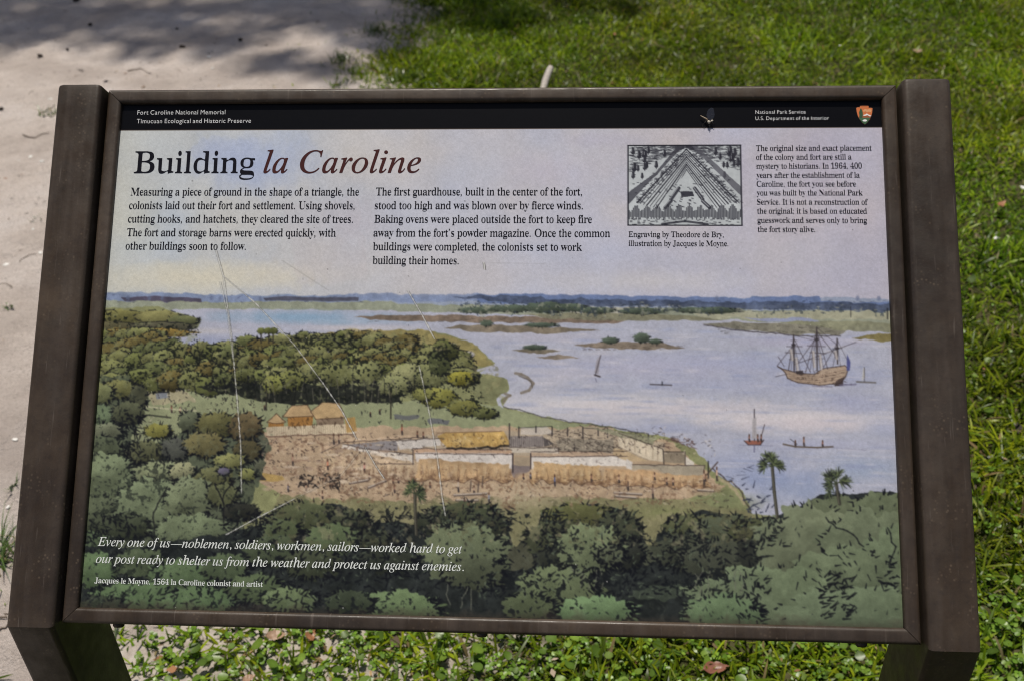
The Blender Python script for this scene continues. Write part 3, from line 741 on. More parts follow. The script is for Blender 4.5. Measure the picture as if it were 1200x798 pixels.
    for p in ([(432, 571), (452, 563)], [(410, 566), (432, 562)], [(532, 580), (570, 578)], [(535, 586), (560, 586)], [(720, 577), (752, 579)], [(722, 581), (745, 583)], [(818, 574), (836, 575)]):
        line(p, 3.2, (72, 62, 60), .8); line([(a, b - .8) for a, b in p], 1.7, (196, 180, 164), .9)
    for x, y, h, c in ((384, 550, 12, (196, 120, 90)), (427, 553, 11, (190, 130, 116)), (471, 509, 12, (150, 88, 66)), (391, 520, 12, (120, 100, 86)), (397, 519, 10, (150, 120, 100)), (343, 545, 13, (160, 120, 100)), (489, 512, 7, (130, 90, 70)), (496, 513, 7, (140, 100, 80)),
                       (537, 576, 15, (190, 170, 150)), (573, 589, 12, (130, 136, 156)), (650, 569, 13, (92, 100, 140)), (736, 574, 10, (110, 90, 80)), (765, 584, 16, (120, 96, 86)), (825, 568, 17, (186, 150, 124)), (840, 563, 16, (196, 160, 136)), (310, 480, 5, (60, 50, 44)), (434, 488, 5, INK), (445, 485, 5, INK)):
        person(x, y, h, c)
    for x, y in ((551, 575), (560, 576), (565, 570)): line([(x, y), (x + 1, y - 12)], 2, (84, 70, 64), .8)
    line([(830, 540), (830, 560)], 1.6, INK, .8); line([(828, 556), (841, 541)], 1.8, (76, 60, 54), .9)
    # --- ships and boats
    hull = [(911, 429), (917, 432), (925, 434), (935, 437), (955, 438), (964, 432), (990, 428), (994, 432), (991, 441), (985, 449), (960, 451), (935, 448), (923, 443), (920, 436)]
    poly(hull, (166, 144, 124), 1, .14, .15); line(hull + [hull[0]], 1.2, (64, 50, 46), .85, .3)
    for k in range(4): line([(924 + k, 438 + k * 2.6), (955, 441 + k * 2.4), (990, 433 + k * 3.4)], .9, (112, 88, 72), .6, .3)
    scatter_marks(930, 434, 990, 449, 40, 3, 1.3, (70, 54, 48), 0, .6, .7); poly([(932, 434), (941, 434), (941, 439), (933, 438)], (58, 50, 52), .9, .1, .2)
    poly([(980, 446), (990, 440), (988, 451), (978, 452)], (60, 48, 48), .85, .1, .4); line([(984, 451), (1003, 450)], 2.2, (100, 96, 124), .7, .5); line([(952, 452), (975, 453)], 1.6, (110, 104, 128), .6, .5)
    for x, a, b in ((930, 393, 435), (957, 384, 434), (981, 397, 426)): line([(x, a), (x + .6, b)], 1.8, (60, 52, 54), .95)
    for p in ([(922, 406), (940, 406)], [(920, 413), (939, 414)], [(946, 405), (967, 406)], [(949, 413), (968, 414)], [(931, 427), (1003, 401)], [(936, 424), (955, 398)], [(911, 428), (930, 404)], [(912, 418), (919, 429)], [(957, 388), (982, 420)], [(965, 430), (981, 402)], [(930, 396), (950, 436)], [(957, 388), (944, 436)], [(957, 388), (970, 432)], [(930, 396), (924, 434)], [(909, 441), (922, 438)]):
        line(p, 1.0, (66, 58, 64), .75)
    for p in ([(924, 432), (930, 400)], [(927, 434), (930, 400)], [(934, 434), (930, 400)], [(938, 435), (930, 400)], [(949, 435), (957, 392)], [(953, 435), (957, 392)], [(961, 432), (957, 392)], [(965, 431), (957, 392)], [(976, 430), (981, 402)], [(985, 429), (981, 402)], [(926, 399), (934, 399)], [(951, 396), (963, 396)], [(925, 421), (936, 421)], [(948, 421), (966, 420)], [(975, 409), (987, 408)], [(930, 393), (957, 400)], [(957, 384), (981, 404)], [(981, 398), (996, 428)]):
        line(p, .9, (58, 52, 58), .6)
    for x, y in ((930, 404), (957, 398), (981, 408)): line([(x - 1.5, y), (x + 1.5, y)], 2.6, (52, 46, 50), .9)
    for x, y, a in ((927, 410, 14), (933, 420, 16), (953, 412, 22), (961, 416, 20), (979, 412, 10)):
        line([(x, y), (x + 1.5, y + a * .8)], 3.6, (186, 176, 170), .75); line([(x - 1.4, y), (x, y + a * .8)], 1, (84, 76, 78), .7)
    poly([(993, 414), (997, 424), (996, 434), (992, 434)], (72, 76, 134), .95, .1, .2)
    poly([(872, 516), (895, 516), (891, 521), (877, 521)], (150, 92, 76), 1, .1, .2); line([(872, 516), (877, 521), (891, 521), (895, 515)], 1.2, (54, 40, 40), .9)
    line([(884, 479), (884, 516)], 1.3, (66, 60, 66)); poly([(882, 490), (886, 488), (887, 514), (881, 514)], (172, 166, 170), .9, .1, .2); line([(896, 497), (891, 515)], 1, (66, 56, 58))
    for x in (878, 888, 892): person(x, 517, 8, (140, 96, 84))
    line([(884, 522), (884, 529)], 1.8, (84, 84, 118), .7); line([(866, 521), (905, 522)], 1, (120, 122, 150), .6)
    line([(918, 520), (932, 523), (958, 524), (976, 523)], 2.2, (96, 84, 74), .95); person(932, 522, 6, (120, 88, 76)); person(942, 522, 10, (150, 110, 90)); person(964, 523, 7, (140, 96, 84)); line([(926, 514), (934, 520)], .9, INK, .7)
    line([(975, 524), (1015, 527)], 1, (126, 128, 156), .6)
    line([(1004, 447), (1026, 448)], 2.2, (100, 96, 92), .9); poly([(1012, 429), (1014, 440), (1010, 446)], (180, 176, 168), .9, .1, .2); line([(1013, 430), (1013, 447)], 1, (90, 86, 90))
    line([(697, 439), (703, 441)], 2.2, (62, 54, 56), .9); poly([(699, 422), (704, 416), (701, 438), (697, 436)], (150, 144, 152), .9, .1, .2); line([(698, 438), (704, 416)], 1, (66, 60, 66)); line([(698, 443), (699, 447)], 1.2, (90, 88, 110), .6)
    line([(762, 450), (787, 451)], 1.6, (72, 66, 70), .9); line([(776, 447), (776, 451)], 1.4, INK, .8)
    # --- near wood on the left
    poly([(60, 440), (150, 440), (165, 460), (160, 500), (150, 530), (230, 500), (290, 490), (318, 520), (305, 560), (290, 600), (280, 640), (60, 740)], (74, 82, 66), .85, .25, 1.5)
    left_wood = [(140, 456, 26, 12, (104, 106, 68)), (112, 462, 24, 14, (110, 118, 84)), (162, 466, 12, 16, (66, 70, 58)), (108, 490, 30, 18, (94, 112, 90)), (150, 484, 20, 15, (76, 82, 66)), (122, 506, 24, 11, (104, 112, 96)), (118, 528, 32, 18, (78, 88, 72)),
                 (222, 494, 14, 13, (80, 88, 74)), (255, 498, 26, 15, (98, 98, 64)), (288, 500, 20, 18, (88, 78, 58)), (290, 528, 18, 14, (72, 68, 50)), (185, 505, 17, 9, (112, 112, 58)), (172, 530, 26, 14, (80, 84, 64)), (206, 526, 18, 14, (70, 74, 74)), (240, 521, 26, 15, (108, 104, 72)),
                 (270, 540, 22, 9, (116, 120, 78)), (290, 556, 10, 8, (120, 126, 78)), (122, 560, 42, 30, (102, 116, 94)), (188, 556, 32, 18, (112, 122, 98)), (214, 552, 16, 12, (132, 136, 110)), (250, 560, 24, 14, (92, 96, 68)), (262, 552, 8, 5, (84, 82, 110)),
                 (112, 604, 34, 24, (78, 88, 72)), (178, 594, 46, 34, (102, 116, 94)), (222, 584, 30, 26, (104, 116, 94)), (262, 580, 20, 14, (84, 90, 66)), (282, 600, 22, 11, (46, 48, 46)), (150, 618, 28, 16, (58, 66, 54)), (226, 624, 48, 22, (98, 112, 90)), (262, 640, 26, 12, (60, 66, 56)), (108, 640, 26, 16, (76, 94, 72))]
    for t in left_wood: crown(*t[:5], 1.5, 6, 2.4, .6, .25)
    scatter_marks(140, 480, 165, 530, 70, 6, 2.6, INK, .9, .8, .85); scatter_marks(150, 525, 200, 545, 40, 6, 2.4, INK, .9, .8, .8); scatter_marks(100, 600, 160, 640, 90, 7, 2.6, INK, 1.0, .8, .85)
    for p in ([(262, 612), (262, 580), (276, 560)], [(262, 590), (252, 566)], [(268, 596), (282, 566)], [(182, 640), (180, 600), (196, 570)]): line(p, 2, (30, 30, 32), .8, .8)
    # --- the foreground wood
    poly([(60, 640), (160, 640), (290, 620), (330, 604), (360, 592), (400, 590), (440, 612), (500, 612), (520, 596), (560, 592), (590, 605), (600, 640), (630, 620), (650, 596), (690, 588), (730, 596), (745, 625), (760, 640), (785, 610), (820, 598),
          (860, 605), (900, 606), (925, 598), (960, 580), (1000, 578), (1090, 574), (1090, 770), (60, 770)], (38, 42, 42), .97, .4, 1.2)
    poly([(590, 640), (640, 628), (650, 660), (600, 668)], (92, 92, 70), .7, .2, 1.5); poly([(745, 640), (790, 630), (780, 660), (740, 664)], (88, 92, 70), .7, .2, 1.5); poly([(740, 690), (800, 684), (800, 700), (745, 704)], (74, 84, 68), .7, .2, 1.5)
    poly([(600, 690), (640, 684), (640, 700), (600, 704)], (76, 86, 68), .6, .2, 1.5)
    fore = [(360, 606, 44, 18, (78, 86, 64)), (410, 612, 26, 16, (60, 66, 54)), (330, 622, 24, 14, (80, 92, 68)), (390, 632, 34, 18, (84, 100, 74)), (440, 634, 22, 14, (56, 62, 52)), (320, 645, 34, 18, (70, 82, 64)), (365, 660, 34, 18, (64, 72, 58)), (455, 655, 34, 16, (50, 56, 50)),
            (545, 604, 44, 16, (66, 74, 58)), (510, 612, 24, 14, (52, 58, 50)), (575, 616, 22, 12, (52, 58, 50)), (545, 648, 52, 36, (98, 110, 88)), (560, 672, 36, 18, (72, 80, 66)),
            (680, 606, 44, 16, (88, 92, 60)), (650, 632, 34, 24, (62, 68, 54)), (725, 622, 28, 22, (58, 64, 54)), (648, 656, 22, 14, (46, 50, 46)), (735, 650, 20, 18, (44, 48, 46)), (692, 642, 40, 28, (106, 120, 94)), (715, 650, 18, 12, (80, 88, 74)),
            (815, 618, 36, 16, (78, 84, 62)), (850, 628, 44, 24, (74, 82, 68)), (800, 646, 34, 20, (60, 66, 58)), (880, 622, 26, 14, (70, 76, 56)), (840, 655, 40, 22, (66, 72, 64)), (890, 650, 26, 20, (44, 48, 46)),
            (985, 602, 40, 20, (86, 96, 78)), (1035, 600, 36, 22, (92, 104, 84)), (952, 640, 66, 46, (102, 113, 94)), (1022, 646, 60, 48, (94, 106, 88)), (1050, 676, 44, 54, (92, 107, 87)), (990, 676, 56, 34, (94, 108, 88)),
            (110, 668, 30, 22, (86, 110, 80)), (165, 660, 34, 18, (74, 88, 68)), (215, 676, 42, 20, (84, 106, 78)), (265, 664, 30, 16, (76, 92, 70)), (160, 700, 52, 18, (86, 110, 80)), (235, 706, 46, 18, (86, 110, 80)), (300, 690, 34, 18, (78, 94, 70)), (340, 702, 34, 14, (98, 116, 86)), (120, 712, 30, 14, (50, 58, 50)),
            (465, 712, 54, 20, (96, 118, 86)), (410, 706, 30, 14, (58, 68, 56)), (655, 690, 48, 26, (96, 110, 84)), (700, 716, 46, 18, (100, 128, 94)), (620, 712, 30, 16, (80, 92, 70)), (830, 716, 30, 12, (82, 98, 78)), (900, 708, 90, 42, (98, 114, 92)), (850, 720, 44, 22, (88, 110, 84)), (1015, 722, 94, 32, (94, 110, 90))]
    for t in fore: crown(*t[:5], .7 if t[0] > 880 and t[1] > 630 else 1.25, 7, 3.0, .42, 0, .16)
    for x, y in ((540, 712), (552, 714), (528, 708), (690, 690), (698, 692), (705, 690), (680, 688), (815, 690), (820, 696), (830, 690), (862, 690), (868, 694)):
        line([(x, y), (x + prng.normal(0, 3), y - 12), (x + prng.normal(0, 8), y - 24)], 1.5, (104, 106, 92), .7, .8)
    scatter_marks(930, 640, 1050, 690, 40, 7, 2.4, INK, .7, .9, .8)
    line([(968, 606), (980, 618), (1000, 626), (1012, 640)], 2, INK, .7, 1.5); line([(1040, 618), (1050, 640), (1042, 664)], 2, INK, .7, 1.5); line([(1030, 680), (1048, 686)], 3, INK, .8, 1)
    scatter_marks(960, 668, 1000, 725, 60, 8, 2.8, INK, -.5, .4, .85); scatter_marks(862, 682, 892, 726, 40, 7, 2.4, INK, .9, .5, .8)
    for (x0, y0, x1, y1, n) in ((270, 600, 330, 640, 70), (400, 600, 480, 640, 90), (500, 592, 600, 620, 90), (630, 596, 660, 650, 70), (700, 596, 745, 660, 80), (780, 604, 830, 650, 80), (860, 606, 920, 640, 70), (300, 640, 520, 690, 160), (560, 660, 760, 700, 120), (740, 640, 900, 700, 130), (100, 690, 400, 728, 150)):
        scatter_marks(x0, y0, x1, y1, n, 7, 2.8, INK, -.6, .8, .8)
        scatter_marks(x0, y0, x1, y1, n // 3, 5, 2.2, (98, 112, 88), -.6, .8, .55)
    # broken leaf texture laid over the masses of foliage
    mottle([(118, 366), (230, 380), (235, 405), (330, 402), (345, 392), (470, 390), (540, 405), (560, 440), (575, 486), (500, 470), (300, 472), (240, 452), (150, 452), (110, 450)], 3.6, .22, (26, 29, 25), .85, (132, 136, 92), .45)
    mottle([(60, 445), (150, 445), (165, 460), (165, 500), (230, 500), (318, 490), (318, 520), (290, 600), (280, 640), (60, 740)], 4.5, .30, (32, 36, 34), .6, (116, 124, 98), .22)
    mottle([(60, 640), (330, 604), (400, 590), (520, 596), (590, 605), (650, 596), (745, 625), (820, 598), (900, 606), (905, 640), (880, 690), (820, 740), (60, 740)], 6, .34, (28, 31, 33), .85, (104, 116, 98), .16)
    mottle([(540, 355), (1050, 362), (1050, 368), (540, 368)], 4, .2, (52, 62, 74), .6, (160, 160, 140), .5)
    mottle([(345, 394), (420, 386), (500, 387), (552, 400), (597, 445), (590, 476), (560, 470), (540, 410)], 7, .3, (104, 100, 66), .5, (160, 152, 106), .4)
    mottle([(300, 512), (420, 512), (560, 560), (830, 560), (850, 572), (800, 590), (560, 596), (330, 584)], 6, .32, (118, 88, 68), .55, (202, 178, 150), .3)
    mottle([(330, 580), (640, 585), (885, 600), (885, 640), (300, 640)], 7, .3, (92, 90, 64), .5, (156, 148, 112), .4)
    palm(486, 578, 20, (488, 626)); palm(905, 546, 21, (911, 606), (84, 96, 62), 12); palm(980, 566, 22, (984, 590), (70, 80, 62))
    k3 = np.array([.18, .64, .18], np.float32)
    for ax in (0, 1):
        IMG[:] = k3[0] * np.roll(IMG, 1, ax) + k3[1] * IMG + k3[2] * np.roll(IMG, -1, ax)
    # --- dirt along the bottom, specks, paper grain
    Yb = np.arange(CH)[:, None] * np.ones((1, CW)); yb = cv(576, 728)[1]
    m = np.clip((Yb - yb + 16 + NZ_M * 9 + NZ_F * 5) / 22, 0, .55).astype(np.float32)
    IMG[:] += (rgb((62, 54, 46)) - IMG) * m[..., None]
    for _ in range(90):
        x = prng.uniform(140, 1040); y = prng.uniform(165, 720)
        wash(x, y, prng.uniform(.5, 1.3), prng.uniform(.5, 1.3), (60, 56, 60) if prng.random() < .7 else (205, 200, 196), .5, .5)
    IMG[:] *= 1 + (.035 * noise_field(CH, CW, 3, 2) + .02 * prng.standard_normal((CH, CW)).astype(np.float32))[..., None]
    # --- scratches worn through the print: chalky line, its shadow painted as dark lines alongside
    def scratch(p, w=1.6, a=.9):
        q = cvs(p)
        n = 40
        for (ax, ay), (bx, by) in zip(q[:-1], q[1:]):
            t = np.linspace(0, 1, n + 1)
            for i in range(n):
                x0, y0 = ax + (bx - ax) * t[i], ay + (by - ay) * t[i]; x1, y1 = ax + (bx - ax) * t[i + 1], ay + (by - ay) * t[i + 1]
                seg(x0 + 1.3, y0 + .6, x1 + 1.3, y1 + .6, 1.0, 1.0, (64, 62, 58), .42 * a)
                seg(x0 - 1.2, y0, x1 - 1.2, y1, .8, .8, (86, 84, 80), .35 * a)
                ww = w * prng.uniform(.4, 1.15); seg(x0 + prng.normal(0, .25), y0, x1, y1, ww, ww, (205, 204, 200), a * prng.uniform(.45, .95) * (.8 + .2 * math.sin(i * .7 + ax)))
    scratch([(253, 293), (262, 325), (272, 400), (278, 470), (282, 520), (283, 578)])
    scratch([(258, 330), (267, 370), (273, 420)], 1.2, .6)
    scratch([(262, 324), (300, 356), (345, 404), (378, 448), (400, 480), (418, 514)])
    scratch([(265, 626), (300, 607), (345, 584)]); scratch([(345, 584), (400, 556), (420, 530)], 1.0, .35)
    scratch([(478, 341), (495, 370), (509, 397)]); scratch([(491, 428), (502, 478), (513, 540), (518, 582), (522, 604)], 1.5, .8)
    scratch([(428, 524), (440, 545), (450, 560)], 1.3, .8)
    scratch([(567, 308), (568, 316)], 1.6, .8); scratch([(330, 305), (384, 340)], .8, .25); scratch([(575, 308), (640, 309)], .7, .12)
    # --- black title band across the top
    x0, yb = cv(580, 151.5); yb = int(yb)
    IMG[:yb] = rgb((8, 8, 12)); IMG[:yb] *= 1 + .12 * NZ_F[:yb, :, None]
    IMG[yb:yb + 1] = rgb((96, 82, 74))
    # --- small ink engraving: a generic earthwork with hatched trees, inside a thin rule
    ex0, ey0 = cv(736, 171); ex1, ey1 = cv(869.5, 264.5)
    W_, H_ = ex1 - ex0, ey1 - ey0
    def E(u, v): return ex0 + u * W_, ey0 + v * H_
    def eline(p, w, c=(38, 38, 48), a=.95): line([E(*t) for t in p], w, c, a, photo=False)
    def epoly(p, c, a=1.0): poly([E(*t) for t in p], c, a, .1, .25, photo=False)
    pale, ink = (178, 184, 188), (44, 44, 54)
    epoly([(0, 0), (1, 0), (1, 1), (0, 1)], pale)
    for _ in range(900):                                  # hatched woodland behind
        u = prng.uniform(0, 1); v = prng.uniform(0, .36) * (abs(u - .5) * 1.7 + .1)
        eline([(u, v), (min(1, u + prng.uniform(.01, .05)), v + prng.normal(0, .004))], 1.0, ink, .45)
    for _ in range(60):
        u = prng.uniform(.01, .99); v = prng.uniform(.05, .40)
        if abs(u - .5) < .12 + v * .5: continue
        x, y = E(u, v); k = prng.uniform(.7, 1.25)
        seg(x, y - 4 * k, x, y + 2 * k, 3.5 * k, 5.5 * k, ink, .9); seg(x, y + 2 * k, x, y + 6 * k, 1.2, 1, ink, .8); seg(x - 1.8, y - 3 * k, x - 1.8, y + 1, 1.0, .8, (168, 172, 178), .7)
    # a ditch and two earth banks running together towards the back
    epoly([(.45, 0), (.5, .0), (.3, .3), (.02, .72), (0, .74), (0, .60), (.24, .34)], (62, 62, 72), .8)
    epoly([(.56, 0), (.6, 0), (1, .52), (1, .64)], (80, 80, 90), .75)
    for k in range(9):
        o = .032 * k
        eline([(.52, .05 + o), (.08 + o * .9, .72 + o * .35)], 1.0 if k % 3 else 2.0, ink, .9); eline([(.52, .05 + o), (.96 - o * .8, .70 + o * .35)], 1.0 if k % 3 else 1.8, ink, .9)
    for _ in range(420):                                  # tufts and dots on the banks
        t = prng.random(); side = prng.choice([-1, 1]); q = prng.normal(0, .03)
        u = .52 + side * (.04 + t * .40) + q; v = .1 + t * .62
        eline([(u, v), (u + .016, v + prng.normal(0, .014))], 1.0, ink, .6)
    epoly([(.52, .34), (.68, .62), (.76, .79), (.26, .79), (.34, .62)], pale, .97)
    for (a, b) in (((.38, .68), (.45, .54)), ((.59, .54), (.66, .68)), ((.33, .78), (.38, .70)), ((.66, .70), (.72, .78))):
        eline([a, b], 5, (58, 58, 68)); eline([(a[0] - .008, a[1] - .012), (b[0] - .008, b[1] - .012)], 1.2, (150, 154, 160))
    epoly([(.47, .58), (.57, .58), (.585, .645), (.47, .65)], (52, 52, 62), .95)
    for _ in range(26):
        u, v = prng.uniform(.36, .66), prng.uniform(.5, .78); eline([(u, v), (u + .014, v + .006)], 1.4, ink, .7)
    for k in range(84):                                   # a fence of stakes along the front
        u = k / 83; t = .79 + .035 * math.sin(k * .8) + prng.uniform(-.015, .015)
        eline([(u, t), (u, .91 + prng.uniform(-.02, .02))], 1.3, ink, .9)
        if k % 4 == 0: eline([(u + .006, t + .03), (u + .006, .90)], .8, (150, 154, 160), .6)
    for _ in range(120):
        u, v = prng.uniform(.02, .96), prng.uniform(.92, 1) if prng.random() < .6 else prng.uniform(.34, .6)
        eline([(u, v), (u + .014, v)], 1.3, ink, .65)
    eline([(.3, .985), (.5, .95), (.7, .985)], 3, ink, .8)
    eline([(0, 0), (1, 0), (1, 1), (0, 1), (0, 0)], 1.9, (34, 34, 44), 1)
paint()
lum = IMG.mean(2, keepdims=True)
IMG = lum + (IMG - lum) * .84
IMG = np.clip(IMG, 0, 1)
